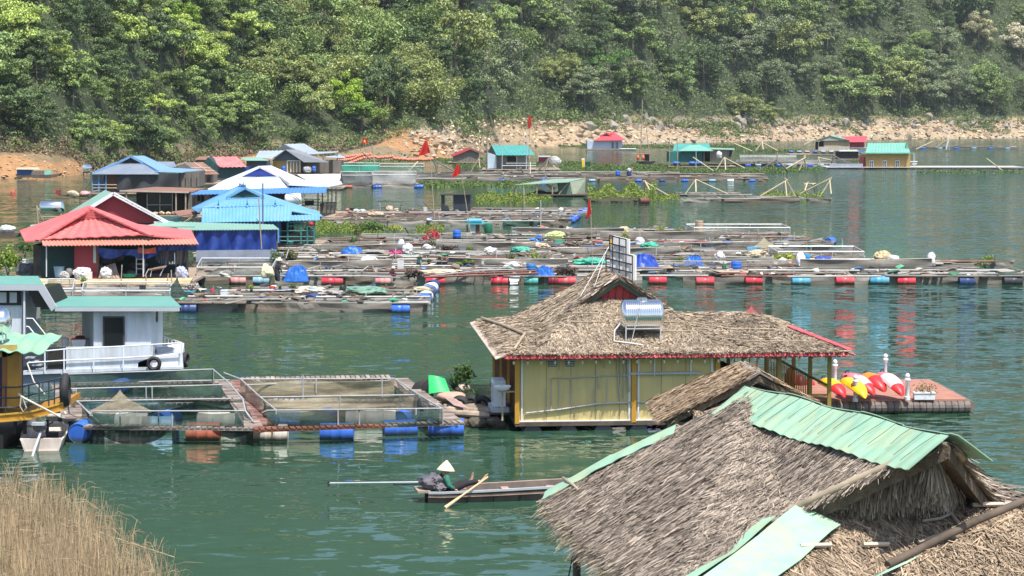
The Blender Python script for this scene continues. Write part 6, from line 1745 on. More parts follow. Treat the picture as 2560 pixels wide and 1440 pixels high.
wall(h,'eave_shadow_strip',DGREEN,[(728,529),(806,543),(799,545),(728,541)],Y - .4,.05)  # dark green strip stands in for the shadow under the overhanging sheet
gb_ = wall(h,'gablet',DGREEN,[(572,494),(655,492),(612,473)],Y + 2.4,.08)
edge(h,[(565,495,Y + 2),(613,470,Y + 2)],LBLUE,.16); edge(h,[(613,470,Y + 2),(660,493,Y + 2)],LBLUE,.16); edge(h,[(479,521,Y + 8),(597,466,Y + 8),(613,469,Y + 2.1)],LBLUE,.12,'ridge_cap')
FINM = mat('dark_blue_finial',(.03,.12,.28),.5)
def finial(x,yb,yt,Yf,parent):
 p = D(x,yb,Yf); H_ = p.z - D(x,yt,Yf).z; H_ = abs(H_); mb = MB(); mb.lathe([(.07,0),(.07,H_ * .2),(.035,H_ * .25),(.05,H_ * .35),(.025,H_ * .42),(.008,H_)],8,Matrix.Translation(p)); mb.build('finial',FINM,parent)
for x,yb,yt in ((600,464,448),(605,466,450),(609,468,447),(613,469,451)): finial(x,yb,yt,Y + 2.2,h)
for x,yb,yt in ((546,514,499),(618,513,496),(688,512,499)): finial(x,yb,yt,Y - .15,h)
wall(h,'wall',WALLB,[(500,553),(694,552),(694,612),(500,612)],Y - .4,7); wall(h,'wall_end',mat('pale_blue_wall',(.10,.30,.62),.6,var=.2,scale=3),[(682,577),(697,575),(697,607),(682,609)],Y - 2.6,.3)
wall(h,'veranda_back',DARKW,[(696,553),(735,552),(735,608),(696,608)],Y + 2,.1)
VG = mat('teal_steel',(.035,.17,.15),.5); posts(h,(719,768,785,752),550,610,Y - 1.8,VG,.06)
bars(h,[((698,577),(785,577)),((698,592),(785,592)),((700,602),(785,602)),((721,565),(752,565)),((721,556),(752,556))],Y - 1.8,VG,.04); bars(h,[((x,552),(x,577)) for x in (727,735,743)],Y - 1.7,VG,.025,'bar')
mb = MB(); mb.blob(D(738,594,Y - .6),(.55,.4,.4),3,.1,2); mb.blob(D(773,590,Y - .8),(.45,.4,.55),4,.12,2); mb.build('machine',mat('dull_machine',(.10,.12,.11),.6,var=.4),h)
p = D(778,560,Y - 1.9); mb = MB(); mb.blob(p + Vector((0,0,.0)),(.18,.18,.15),2,0,2); quick(mb,'lantern',mat('lantern_red',(.38,.03,.03),.6),p - Vector((0,0,.15)),'red lantern hanging under the corner of the sky blue roof','lantern')
deck(h,485,790,608,Y - 2.4,Y + 8,WOOD,.45)
t_ = thing('antenna_pole','tall steel pole in front of the sky blue roof','pole',D(657,566,Y - 2.8)); mb = MB(); mb.tube([D(657,566,Y - 2.8),D(657,458,Y - 2.8)],.05,6); mb.build('pole',mat('steel_blue_pole',(.10,.16,.24)),t_)
t_ = thing('bamboo_mast','slim pale bamboo mast before the blue tarpaulin','pole',D(654,622,125)); mb = MB(); mb.tube([D(654,622,125),D(650,560,125),D(647,495,125)],.035,6); mb.build('pole',BAMBOO,t_)
t_ = thing('landing_net','small green hand net on a white handle leaning before the sky blue house','hand net',D(715,645,128)); mb = MB(); mb.tube([D(715,645,128),D(725,612,128)],.03,6); mb.build('handle',WHITEP,t_); mb = MB(); mb.lathe([(.05,-.18),(.16,-.05),(.2,.05),(.18,.05),(.05,-.1)],12,Matrix.Translation(D(726,606,128))); mb.build('net_bag',TEALD,t_)
# lifted brown panel and sticks
t_ = thing('lifted_panel','rusty brown panel tilted on sticks at the left of the sky blue roof','panel',D(475,545,150)); face(t_,'panel',RUSTS,[(446,540,149),(500,533,149),(487,522,153),(434,528,153)]); bars(t_,[((470,552),(493,536)),((480,540),(500,558)),((460,556),(488,536))],149,BAMBOO,.05,'prop')
# pale blue and white house
Y = 183.0
h = thing('floating_house','large floating house with a pale blue white roof and blue awning','house',D(660,540,Y))
face(h,'front_roof',WBLUE,[(522,474,Y),(721,472,Y),(697,441,Y + 4),(600,442,Y + 4)],corr=(.25,.015))
face(h,'side_roof',WBLUE,[(518,475,Y),(528,473,Y),(603,441,Y + 4),(650,418,Y + 3.8),(649,414,Y + 9),(560,450,Y + 12)]); face(h,'side_roof',WBLUE,[(721,462,Y + .5),(768,453,Y + 6),(678,414,Y + 9),(649,415,Y + 9),(650,418,Y + 3.8),(697,440,Y + 4)])
wall(h,'gablet',NAVY,[(604,441),(696,441),(649,420)],Y + 3.9,.1); edge(h,[(520,475,Y - .1),(600,441,Y + 3.5),(649,417,Y + 3.5)],WHITEP,.18); edge(h,[(649,417,Y + 3.5),(700,442,Y + 3.5),(724,460,Y)],mat('rusty_white_edge',(.6,.52,.48),.7),.18)
face(h,'wing_roof',WBLUE,[(721,462,Y - .3),(819,467,Y - .3),(858,459,Y + 8),(766,451,Y + 8)]); wall(h,'wing_shadow_strip',DARKW,[(722,464),(817,468),(817,472),(722,472)],Y + .2,.1)  # the near-black strip stands in for shade under the wing roof
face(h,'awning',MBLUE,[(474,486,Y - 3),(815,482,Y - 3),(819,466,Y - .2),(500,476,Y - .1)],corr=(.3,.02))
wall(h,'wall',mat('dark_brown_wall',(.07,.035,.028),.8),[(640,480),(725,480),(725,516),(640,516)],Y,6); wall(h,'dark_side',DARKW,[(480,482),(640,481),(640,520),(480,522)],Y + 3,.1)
posts(h,(484,502,530,560,600),482,520,Y - 1.5,DARKWOOD,.06); posts(h,(795,806,820,830,840),470,525,Y - .5,mat('dark_steel',(.04,.06,.06)),.05)
bars(h,[((755,505),(838,505)),((755,513),(838,513)),((760,498),(800,498))],Y - .6,mat('dark_steel',(.04,.06,.06)),.045); wall(h,'crate_fence',PLANK,[(800,508),(838,504),(838,535),(800,537)],Y - .2,.4); wall(h,'chair_row',BLACK,[(762,501),(784,501),(784,512),(762,512)],Y + .4,.3)
for k,x in enumerate((497,507)): drape(None,'garment',mat('garment_dark',(.03,.03,.04),.9),x - 4,x + 4,488,503 + 2 * k,Y - 1.2,60 + k,3,.06,0,(('black garment hanging at the left end under the blue awning','black garment hanging second under the left end of the blue awning')[k],'clothes'))
deck(h,478,850,540,Y - 1.5,Y + 12,WOOD,.4)
t_ = thing('water_tank','white plastic water tank strapped beside the sky blue roof','water tank',D(733,520,172)); mb = MB(); mb.lathe([(.05,-.68),(.36,-.62),(.44,-.5),(.45,.45),(.4,.6),(.05,.66)],20,Matrix.Translation(D(733,498,172)) @ Matrix.Rotation(.12,4,'Z') @ Matrix.Rotation(math.pi / 2 - .06,4,'Y')); mb.build('tank_body',WHITEP,t_,smooth=True)
bars(t_,[((715,509),(715,522)),((750,511),(750,524)),((712,511),(754,513))],171.8,GALV,.04,'stand_bar'); mb = MB(); mb.tube([D(722,486,171.6),D(735,486,171.5),D(750,502,171.5)],.03,5); mb.build('strap',BLACK,t_)
# flat rusty shed
Y = 187.0
h = thing('open_shed','low open shed with a flat rusty roof and a dark glazed front','shed',D(400,532,Y))
face(h,'roof',RUSTS,[(300,476,Y),(472,480,Y),(513,471,Y + 10),(390,467,Y + 11)]); edge(h,[(299,477,Y - .05),(472,481,Y - .05)],mat('pale_edge',(.45,.38,.32)),.12)
posts(h,(316,440,464),480,530,Y + .1,BAMBOO,.07); posts(h,(450,),480,515,Y + 4,GALV,.05)
wall(h,'wall',DARKW,[(341,481),(500,480),(500,535),(341,535)],Y + 2,.2); gl = wall(h,'window',mat('dark_glass',(.05,.06,.06)),[(366,483),(432,483),(432,530),(366,530)],Y + 1.8,.1)
bars(gl,[((368,484),(368,530)),((400,484),(400,530)),((431,484),(431,530)),((368,512),(431,512))],Y + 1.7,GALV,.035,'mullion'); wall(h,'side_wall',PLANK,[(470,480),(484,479),(484,530),(470,531)],Y + 1,2)
deck(h,320,520,534,Y - .5,Y + 10,WOOD,.4)
mb = MB()
for k in range(6): mb.blob(D(372 + 16 * k,533,Y + .5),(.3,.3,.16),k,.2,1)
quick(mb,'net_pile',TSACK,D(410,534,Y + .5),'row of tan net lumps on the floor of the open rusty shed','nets')
# grey blue hip roof with the shade cloth wall
Y = 242.0
h = thing('floating_house','floating house with a grey blue hip roof and a dark shade cloth wall','house',D(340,478,Y))
face(h,'front_roof',GREYR,[(229,435,Y - 1),(398,435,Y - 1),(356,407,Y + 3),(294,408,Y + 3)]); wall(h,'gablet',DARKW,[(294,408),(357,407),(326,394)],Y + 2.9,.1)
BEDGE = mat('blue_edge',(.16,.30,.50),.5); edge(h,[(229,435,Y - 1),(294,407,Y + 2.6),(327,391,Y + 2.6)],BEDGE,.25); edge(h,[(327,391,Y + 2.6),(358,407,Y + 2.6),(396,429,Y)],BEDGE,.25)
face(h,'side_roof',mat('blue_grey_sheet',(.18,.32,.52),.5,var=.1),[(390,428,Y),(426,419,Y + 9),(360,389,Y + 11),(327,390,Y + 2.6),(357,407,Y + 2.9)]); face(h,'side_roof',GREYR,[(229,435,Y - 1),(294,408,Y + 3),(327,390,Y + 2.6),(345,389,Y + 11),(280,408,Y + 12)])
face(h,'wing_roof',mat('blue_grey_sheet',(.18,.32,.52)),[(388,429,Y - .5),(455,431,Y - .5),(508,424,Y + 6),(425,419,Y + 8)]); face(h,'rear_gable_roof',GREYR,[(427,419,Y + 12),(392,404,Y + 14),(435,404,Y + 14),(442,416,Y + 12)])
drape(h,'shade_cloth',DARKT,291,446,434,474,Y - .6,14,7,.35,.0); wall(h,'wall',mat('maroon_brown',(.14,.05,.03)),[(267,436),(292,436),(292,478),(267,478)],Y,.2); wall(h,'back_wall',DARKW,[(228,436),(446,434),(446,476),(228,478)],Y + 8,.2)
posts(h,(231,247,265),436,480,Y - .6,mat('blue_post',(.09,.28,.42)),.08); bars(h,[((232,462),(292,462)),((232,470),(292,470))],Y - .6,BAMBOO,.06); wall(h,'blue_cloth',MBLUE,[(236,452),(262,450),(262,468),(236,470)],Y + 2,.3)
h2 = thing('plank_shed','grey plank lean-to under the blue wing of the grey hip roof','shed',D(472,468,Y)); wall(h2,'wall',PLANK,[(446,430),(500,428),(500,466),(446,468)],Y + .5,4); posts(h2,(455,466,480,494),430,466,Y + .2,PLANK,.06); deck(h2,440,515,467,Y - .5,Y + 8,WOOD,.4)
deck(h,205,450,478,Y - 1.5,Y + 12,WOOD,.4)
t_ = thing('water_tank','round steel water tank on a wooden tower left of the grey hip roof','water tank',D(217,478,Y - 2)); mb = MB(); mb.lathe([(.05,-.42),(.4,-.36),(.44,0),(.4,.36),(.05,.42)],18,Matrix.Translation(D(217,420,Y - 2)) @ Matrix.Rotation(.9,4,'Z') @ Matrix.Rotation(math.pi / 2,4,'Y')); mb.build('tank_body',STEEL,t_,smooth=True)
bars(t_,[((209,431),(209,480)),((227,431),(229,480)),((207,431),(230,431)),((208,448),(229,448)),((209,478),(228,448))],Y - 2,PLANK,.07,'tower_bar')
# rust roof and red roof sheds
Y = 275.0
h = thing('plank_shed','plank shed with a patched rust brown roof','shed',D(480,452,Y)); face(h,'roof',RUSTS,[(500,436,Y),(548,435,Y),(507,405,Y + 6),(460,407,Y + 5)]); edge(h,[(442,413,Y + 2),(462,407,Y + 4.8),(500,436,Y - .1)],mat('pale_edge',(.45,.38,.32)),.14); bars(h,[((476,420),(526,419)),((487,428),(537,427))],Y + .9,mat('pale_edge',(.45,.38,.32)),.07,'roof_seam'); bars(h,[((484,406),(530,435))],Y + 1.5,mat('pale_edge',(.45,.38,.32)),.07,'roof_seam')
wall(h,'wall',PLANK,[(444,414),(463,409),(500,436),(530,437),(530,458),(444,458)],Y + .6,5); wall(h,'opening',DARKW,[(518,442),(526,442),(526,456),(518,456)],Y + .4,.1); deck(h,440,600,457,Y - 1,Y + 6,WOOD,.4)
Y = 288.0
h = thing('green_shed','dark green shed with a faded red ribbed roof','shed',D(560,448,Y)); face(h,'roof',mat('faded_red_sheet',(.55,.16,.16),.5,var=.1,scale=1,dirt=(.6,.32,.3),dirt_amt=.4),[(551,418,Y - .5),(617,417,Y - .5),(591,391,Y + 5),(519,392,Y + 5)],corr=(.6,.05)); wall(h,'gable',DGREEN,[(508,407),(520,393),(551,419),(551,446),(508,440)],Y + .3,4); wall(h,'wall',DGREEN,[(551,419),(606,418),(606,445),(551,446)],Y + .1,4); wall(h,'blue_end',NAVY,[(606,418),(616,418),(616,443),(606,445)],Y + .1,4); deck(h,505,620,447,Y - 1,Y + 6,WOOD,.4)
h = thing('small_shed','small rusty roof half hidden behind the red ribbed roof','shed',D(500,410,310)); face(h,'roof',RUSTS,[(486,399,308),(530,399,308),(520,391,312),(500,391,312)]); wall(h,'wall',PLANK,[(490,399),(526,399),(526,425),(490,425)],309,3)
h = thing('lean_to','low lean-to with a green roof edge left of the ochre walled house','shed',D(640,432,315)); face(h,'roof',SAGE,[(612,401,313),(672,401,313),(648,393,318),(600,394,318)]); wall(h,'wall',mat('dark_grey_wall',(.09,.10,.11),.8),[(616,401),(668,401),(668,432),(616,432)],314,4)
# slate roofed group
Y = 318.0
h = thing('floating_house','floating house group with dark slate roofs and an ochre front wall','house',D(745,432,Y))
face(h,'rear_roof',LSLATE,[(762,385,Y + 12),(798,381,Y + 12),(760,359,Y + 17),(710,360,Y + 17)],corr=(.5,.04)); wall(h,'rear_gable',SLATER,[(690,376),(710,361),(735,376)],Y + 13,2); face(h,'left_roof',LSLATE,[(638,393,Y + 4),(680,397,Y + 4),(712,376,Y + 10),(648,377,Y + 10)],corr=(.5,.04))
wall(h,'gable',SLATER,[(680,401),(752,401),(715,376)],Y + .2,.2); face(h,'front_roof',mat('mid_slate',(.21,.225,.25),.6,var=.1),[(760,405,Y - 1),(821,405,Y - 1),(743,374,Y + 8),(714,374,Y - .5)]); face(h,'front_roof',SLATER,[(676,404,Y - .6),(714,374,Y - .6),(735,374,Y + 8),(690,395,Y + 8)])
wall(h,'front_wall',OCHW,[(682,401),(717,401),(717,430),(682,430)],Y + .4,6); dw = wall(h,'door_wall',OCHW,[(717,401),(751,401),(751,431),(717,431)],Y + .3,6); bars(dw,[((718,401),(718,431)),((727,405),(727,431)),((742,405),(742,431)),((750,401),(750,431)),((718,402),(750,402)),((734,405),(734,431))],Y + .1,WHITEP,.08,'door_frame')
wall(h,'side_wall',PLANK,[(751,402),(852,402),(852,432),(751,432)],Y + 1.5,6); wall(h,'dark_gap',DARKW,[(824,399),(832,399),(832,431),(824,431)],Y + 1.3,.1); face(h,'wing_roof',LSLATE,[(770,386,Y + 6),(842,381,Y + 6),(847,378,Y + 10),(765,380,Y + 10)]); face(h,'wing_roof',LSLATE,[(815,393,Y + 3),(866,395,Y + 3),(850,386,Y + 8),(812,389,Y + 8)]); posts(h,(776,808,843),385,402,Y + 5,PLANK,.08)
deck(h,640,850,432,Y - 1,Y + 10,WOOD,.4)
for x,lab in ((709,'blue drum standing left of the white framed door of the ochre wall'),(785,'blue drum standing right of the white framed door')): p = D(x,431,Y - .6); mb = MB(); drum_mesh(mb,p + Vector((0,0,.46)),0,.93,.29,math.pi / 2); quick(mb,'plastic_drum',BLUE,p,lab,'drum')
sack(D(769,432,Y - .6),1.0,.9,GSACK,'grey bundle between the white framed door and the blue drum',7)
h = thing('board_fence','leaning cream board screen on the float below the slate roofs','screen',D(800,460,262)); face(h,'boards',CREAM,[(775,456,261),(854,458,261),(851,435,264),(742,436,264)],corr=(.9,.02)); wall(h,'end_board',DARKT,[(851,436),(856,458),(853,458)],261.5,2); deck(h,740,856,462,260,268,WOOD,.3)
bars(h,[((760,440),(762,462)),((800,438),(803,462)),((845,438),(848,462))],264.3,PLANK,.07,'prop')
# far floating houses
Y = 345.0
h = thing('floating_house','floating house with a plain teal gable roof and a pale blue end wall','house',D(1280,428,Y)); face(h,'roof',TEALR,[(1241,388,Y - .8),(1338,388,Y - .8),(1320,363,Y + 5),(1228,363,Y + 5)],corr=(.6,.03)); face(h,'roof',TEALR,[(1220,379,Y + 1),(1228,363,Y + 5),(1320,363,Y + 5),(1335,386,Y + 11),(1240,386,Y + 11)]); wall(h,'gable',DARKW,[(1219,381),(1229,364),(1241,388),(1241,391),(1219,388)],Y + .2,1); wall(h,'end_wall',mat('pale_blue_panel',(.42,.52,.60),.6,var=.08),[(1219,381),(1241,388),(1241,421),(1219,421)],Y,.3)
wall(h,'front_wall',mat('grey_wall',(.25,.25,.235),.8,var=.15),[(1241,388),(1321,388),(1321,421),(1241,421)],Y + 1.5,6); wall(h,'window',DARKW,[(1268,392),(1290,392),(1290,404),(1268,404)],Y + 1.3,.1); posts(h,(1292,1315),388,422,Y,GALV,.06); bars(h,[((1265,408),(1340,408)),((1255,414),(1340,414))],Y - .3,GALV,.04); deck(h,1205,1400,423,Y - 2,Y + 10,WOOD,.4)
h = thing('small_shed','maroon walled shed with a grey roof right of the plain teal gable','shed',D(1362,418,Y + 4)); face(h,'roof',LSLATE,[(1346,392,Y + 3),(1378,392,Y + 3),(1376,389,Y + 6),(1346,389,Y + 6)]); wall(h,'wall',REDW,[(1347,392),(1372,392),(1372,404),(1347,404)],Y + 3.5,2); wall(h,'lower_wall',PLANK,[(1347,404),(1372,404),(1372,418),(1347,418)],Y + 3.4,2)
sack(D(1388,414,Y + 1),1.5,1.4,GSACK,'big grey bundle on the float right of the maroon walled shed',11)
Y = 400.0
h = thing('plank_hut','dark plank hut with a red edged gable before the orange earth','hut',D(1165,410,Y)); wall(h,'wall',PLANK,[(1132,386),(1174,372),(1196,384),(1196,410),(1134,410)],Y,5); edge(h,[(1128,390,Y - .4),(1174,371,Y - .4)],BRTRED,.45); edge(h,[(1174,371,Y - .4),(1213,387,Y - .4)],RUSTS,.3); face(h,'roof',RUSTS,[(1174,370,Y - .3),(1213,387,Y - .3),(1216,384,Y + 6),(1180,369,Y + 6)]); face(h,'roof',BRTRED,[(1128,390,Y - .3),(1174,370,Y - .3),(1180,369,Y + 6),(1134,386,Y + 6)]); deck(h,1120,1210,411,Y - 1,Y + 7,WOOD,.3)
Y = 548.0
h = thing('floating_house','pale blue floating house with a bright red hip roof near the far shore','house',D(1512,376,Y)); face(h,'roof',BRTRED,[(1484,351,Y - 1),(1564,350,Y - 1),(1537,331,Y + 5),(1525,340,Y + 1.5),(1503,340,Y + 1.5)],t=(0,0,-.1)); face(h,'roof',BRTRED,[(1503,340,Y + 1.5),(1484,351,Y - 1),(1496,347,Y + 9),(1516,332,Y + 5),(1537,331,Y + 5),(1560,349,Y + 9)],t=(0,0,-.1)); wall(h,'gablet',DARKW,[(1503,340),(1526,340),(1516,333)],Y + 1.6,.2); edge(h,[(1500,341,Y + 1.2),(1516,332,Y + 1.2),(1528,340,Y + 1.2)],BRTRED,.3)
PBW = mat('pale_blue_wall2',(.40,.50,.66),.6,var=.06); wall(h,'wall',PBW,[(1468,353),(1528,351),(1528,373),(1468,373)],Y,7); wall(h,'end_wall',PBW,[(1528,351),(1556,351),(1556,372),(1528,373)],Y + .4,6); 
for x in (1530,1541): wall(h,'door',mat('slate_blue_door',(.10,.16,.22)),[(x,356),(x + 4,356),(x + 4,371),(x,371)],Y + .2,.1)
deck(h,1465,1592,374,Y - 1.5,Y + 7,WOOD,.4)
for k in range(5): drum_part(h,D(1553 + k * 8,374,Y - 1),0,WHITEP)
Y = 366.0
h = thing('floating_house','dark green walled floating house with a two level teal hip roof','house',D(1730,410,Y)); face(h,'rear_roof',TEALR,[(1682,377,Y + 5),(1778,376,Y + 5),(1772,358,Y + 9),(1687,359,Y + 9)]); face(h,'rear_roof',TEALR,[(1687,359,Y + 9),(1772,358,Y + 9),(1780,375,Y + 13),(1684,376,Y + 13)]); face(h,'front_roof',TEALR2,[(1697,377,Y - 1),(1784,377,Y - 1),(1746,361,Y + 3),(1728,361,Y + 3)]); face(h,'side_roof',TEALR2,[(1697,377,Y - 1),(1728,361,Y + 3),(1733,358,Y + 3.2),(1746,361,Y + 3),(1784,377,Y - 1),(1760,366,Y + 7),(1734,358,Y + 8),(1710,367,Y + 7)]); wall(h,'gablet',TEALR,[(1727,361),(1747,361),(1735,358)],Y + 2.9,.1)
wall(h,'wall',mat('dark_teal_wall',(.022,.14,.125),.6,var=.15),[(1674,380),(1756,378),(1756,405),(1674,405)],Y + .5,7); wall(h,'porch_wall',DARKW,[(1756,378),(1776,377),(1776,404),(1756,404)],Y + 3,3); posts(h,(1760,1776),378,406,Y,BAMBOO,.06); deck(h,1670,1840,407,Y - 1,Y + 9,WOOD,.4)
for x in (1730,1748,1690): drum_part(h,D(x,408,Y - .8),0,BLUE)
h = thing('plank_hut','grey plank hut joined to the right of the two level teal roof','hut',D(1806,405,Y)); wall(h,'wall',mat('light_planks',(.27,.255,.22),.9,var=.25,stretch=(6,6,.4)),[(1778,372),(1825,373),(1825,404),(1778,404)],Y + 1,6); face(h,'roof',SAGE,[(1774,373,Y),(1836,374,Y),(1836,371,Y + 8),(1774,369,Y + 8)]); wall(h,'side_cloth',DARKT,[(1825,375),(1832,375),(1828,392),(1822,392)],Y + .6,.1); sack(D(1798,396,Y - .3),.8,1.1,WSACK,'white sack hanging on the grey plank hut',14)
Y = 478.0
h = thing('floating_house','tan walled floating house with a green and red roof far out on the water','house',D(2075,380,Y)); wall(h,'gable',mat('pale_gable',(.36,.36,.30),.7),[(2036,352),(2075,340),(2122,351)],Y - .4,.2); face(h,'roof',TEALR2,[(2075,339,Y - .6),(2127,351,Y - .6),(2112,348,Y + 8),(2084,338,Y + 8)]); face(h,'roof',LSLATE,[(2030,353,Y - .6),(2075,339,Y - .6),(2084,338,Y + 8),(2045,350,Y + 8)]); TANW = mat('tan_wall',(.34,.27,.17),.7,var=.1); wall(h,'wall',TANW,[(2060,352),(2110,352),(2110,372),(2060,372)],Y,6); wall(h,'lower_wall',mat('pale_lower',(.42,.39,.33)),[(2046,367),(2124,366),(2124,377),(2046,377)],Y - .2,.3); wall(h,'side_wall',TANW,[(2110,352),(2124,351),(2124,375),(2110,376)],Y + .2,5); wall(h,'porch',DARKW,[(2040,354),(2060,354),(2060,374),(2040,374)],Y + 1,1)
posts(h,(2033,2046),353,376,Y - .3,BAMBOO,.06); deck(h,1972,2155,378,Y - 2,Y + 7,WOOD,.35)
for k in range(9): drum_part(h,D(1978 + k * 20,380,Y - 1.6),0,(BLUE,BLUEP,PALED)[k % 3])
h = thing('red_roof_hut','maroon hut with a crimson roof behind the tan walled house','hut',D(2145,372,505)); face(h,'roof',BRTRED,[(2124,355,503),(2165,355,503),(2168,340,508),(2108,341,508)]); wall(h,'wall',REDW,[(2126,355),(2160,355),(2160,370),(2126,370)],504,5); bars(h,[((2126,369),(2165,369)),((2164,355),(2164,371))],503.6,WHITEP,.07); deck(h,2120,2170,371,502,510,WOOD,.4)
Y = 425.0
h = thing('black_shed','black shed with a pale flat roof left of the yellow walled house','shed',D(2122,398,Y)); face(h,'roof',mat('pale_flat_roof',(.42,.41,.36),.7),[(2097,378,Y - .5),(2148,378,Y - .5),(2142,374,Y + 6),(2100,375,Y + 6)]); wall(h,'wall',BLACK,[(2098,379),(2146,378),(2146,397),(2098,397)],Y,5); wall(h,'blue_end',MBLUE,[(2146,376),(2160,376),(2160,380),(2146,380)],Y + 1,2); deck(h,2095,2150,398,Y - .6,Y + 6,WOOD,.4)
Y = 362.0
h = thing('floating_house','yellow walled floating house with a steep mint roof and three barred windows','house',D(2222,424,Y)); face(h,'roof',TEALR2,[(2163,383,Y - .8),(2276,383,Y - .8),(2267,357,Y + 4),(2170,358,Y + 4)],corr=(.5,.03)); face(h,'roof',TEALR2,[(2267,357,Y + 4),(2170,358,Y + 4),(2166,380,Y + 9),(2274,380,Y + 9)]); wall(h,'gable',TEALR2,[(2262,383),(2276,383),(2267,358)],Y + 1.2,1); YW_ = mat('yellow_tan_wall',(.40,.27,.095),.7,var=.1,dirt=(.33,.23,.1),dirt_amt=.3); wall(h,'wall',YW_,[(2165,384),(2260,384),(2260,420),(2165,420)],Y,6); wall(h,'end_wall',YW_,[(2260,384),(2276,383),(2276,417),(2260,420)],Y + .3,5.5); edge(h,[(2155,383,Y - .9),(2288,383,Y - .9)],TEALR2,.18,'eave_trim'); wall(h,'maroon_end',REDW,[(2158,393),(2165,393),(2165,420),(2158,420)],Y + .5,4); wall(h,'sill_beam',REDW,[(2160,420),(2270,420),(2270,423),(2160,423)],Y - .2,.2)
for x in (2174,2207,2239):
 w = wall(h,'window',WHITEP,[(x,401),(x + 10,401),(x + 10,419),(x,419)],Y - .1,.15); wall(w,'pane',DARKW,[(x + 1.6,403),(x + 8.4,403),(x + 8.4,418),(x + 1.6,418)],Y - .16,.05); bars(w,[((x + 5,403),(x + 5,418)),((x + 1,410),(x + 9,410))],Y - .2,WHITEP,.04,'bar')
posts(h,(2284,2287),384,416,Y - .2,GALV,.06); bars(h,[((2276,404),(2294,404)),((2277,410),(2292,410))],Y - .2,GALV,.06); deck(h,2065,2560,423,Y - 1.5,Y + 7,mat('pale_deck',(.42,.40,.37),.9,var=.3,scale=2),.35)
for k in range(24):
 x = 2070 + k * 21
 if 2150 < x < 2268: continue
 drum_part(h,D(x,426,Y - 1),0,(BLUE,BLUEP,PALED,BLUE,WHITEP)[k % 5])
wall(h,'net_fence',mat('pale_net_fence',(.33,.37,.46)),[(2074,409),(2157,409),(2157,421),(2074,421)],Y - .5,.05)
# slanted green shed on the plant island
Y = 240.0
h = thing('slanted_shed','leaning shed with a slanted green roof on the floating weed island','shed',D(1400,500,Y)); face(h,'roof',mat('pale_green_roof',(.20,.31,.23),.6,var=.15,dirt=(.33,.4,.33),dirt_amt=.3),[(1286,462,Y - 1),(1420,455,Y - 1),(1465,445,Y + 7),(1380,448,Y + 7)]); wall(h,'wall',mat('green_boards',(.10,.17,.13),.8,var=.25,stretch=(5,1,.4)),[(1393,458),(1425,455),(1430,494),(1398,495)],Y,.2); face(h,'louvre_wall',mat('pale_green_slats',(.33,.38,.28),.8,var=.3,stretch=(1,1,9)),[(1425,456,Y),(1462,448,Y + 5),(1460,488,Y + 5),(1432,494,Y)],t=(.1,0,0))
posts(h,(1290,1310,1342,1381),460,503,Y - .8,BAMBOO,.07); bars(h,[((1290,462),(1283,490)),((1420,458),(1392,492)),((1362,462),(1392,470))],Y - .6,BAMBOO,.07,'brace'); wall(h,'white_sheet',WSACK,[(1362,462),(1370,460),(1390,470),(1383,478)],Y + .8,.1); deck(h,1335,1470,501,Y - 1,Y + 7,DARKWOOD,.3)
mb = MB()
for k in range(16): mb.blob(D(1338 + k * 6,498,Y) + Vector((0,random.uniform(0,3),random.uniform(0,.7))),(.5,.4,.35),k,.3,1)
quick(mb,'scrap_heap',mat('dark_scrap',(.06,.055,.05),.9,var=.6,scale=2),D(1380,500,Y),'dark heap of scrap under the slanted green roof','scrap')
# black outhouse
Y = 194.0
h = thing('outhouse','black corrugated outhouse with an open doorway on the plank raft','outhouse',D(1140,538,Y)); BC = mat('black_corrugated',(.035,.042,.052),.55,var=.2,stretch=(9,1,.3)); wall(h,'front_wall',BC,[(1133,487),(1176,487),(1176,536),(1133,536)],Y,.1); wall(h,'door_post',BC,[(1103,487),(1112,487),(1112,538),(1103,538)],Y,.1); wall(h,'side_wall',BC,[(1103,487),(1106,487),(1106,536),(1103,536)],Y + .1,2.2); wall(h,'side_wall',BC,[(1173,487),(1176,487),(1176,534),(1173,534)],Y + .1,2.2); face(h,'roof',BLACK,[(1100,487,Y - .3),(1178,486,Y - .3),(1176,484,Y + 2.5),(1104,484,Y + 2.5)]); wall(h,'door',DARKT,[(1110,512),(1120,514),(1128,536),(1112,538)],Y - .4,.06)
# kiosk with teal roof
Y = 163.0
h = thing('kiosk','tiny kiosk with a curved teal roof carrying a blue roll','kiosk',D(1195,584,Y)); face(h,'roof',TEALR,[(1163,560,Y),(1228,559,Y),(1218,555,Y + 2),(1170,556,Y + 2)]); wall(h,'side_panel',mat('pale_blue_panel',(.42,.52,.60)),[(1176,561),(1188,561),(1188,582),(1176,582)],Y + .2,.2); wall(h,'maroon_panel',mat('rust_maroon',(.16,.06,.045)),[(1189,561),(1199,561),(1199,584),(1189,584)],Y + .2,.2); posts(h,(1168,1224),560,583,Y + .3,DARKWOOD,.05); mb = MB(); mb.lathe([(.02,-.55),(.16,-.55),(.16,.55),(.02,.55)],12,Matrix.Translation(D(1186,552,Y + .6)) @ Matrix.Rotation(math.pi / 2,4,'Y')); mb.build('blue_roll',mat('cyan_roll',(.10,.40,.66),.5),h)
p = D(1221,582,Y); mb = MB(); mb.lathe([(.26,0),(.3,.1),(.3,.6),(.26,.7),(.05,.72)],14,Matrix.Translation(p)); quick(mb,'green_bin',DGREEN if False else mat('bin_green',(.02,.15,.08),.5),p,'dark green bin at the right side of the tiny teal kiosk','bin')
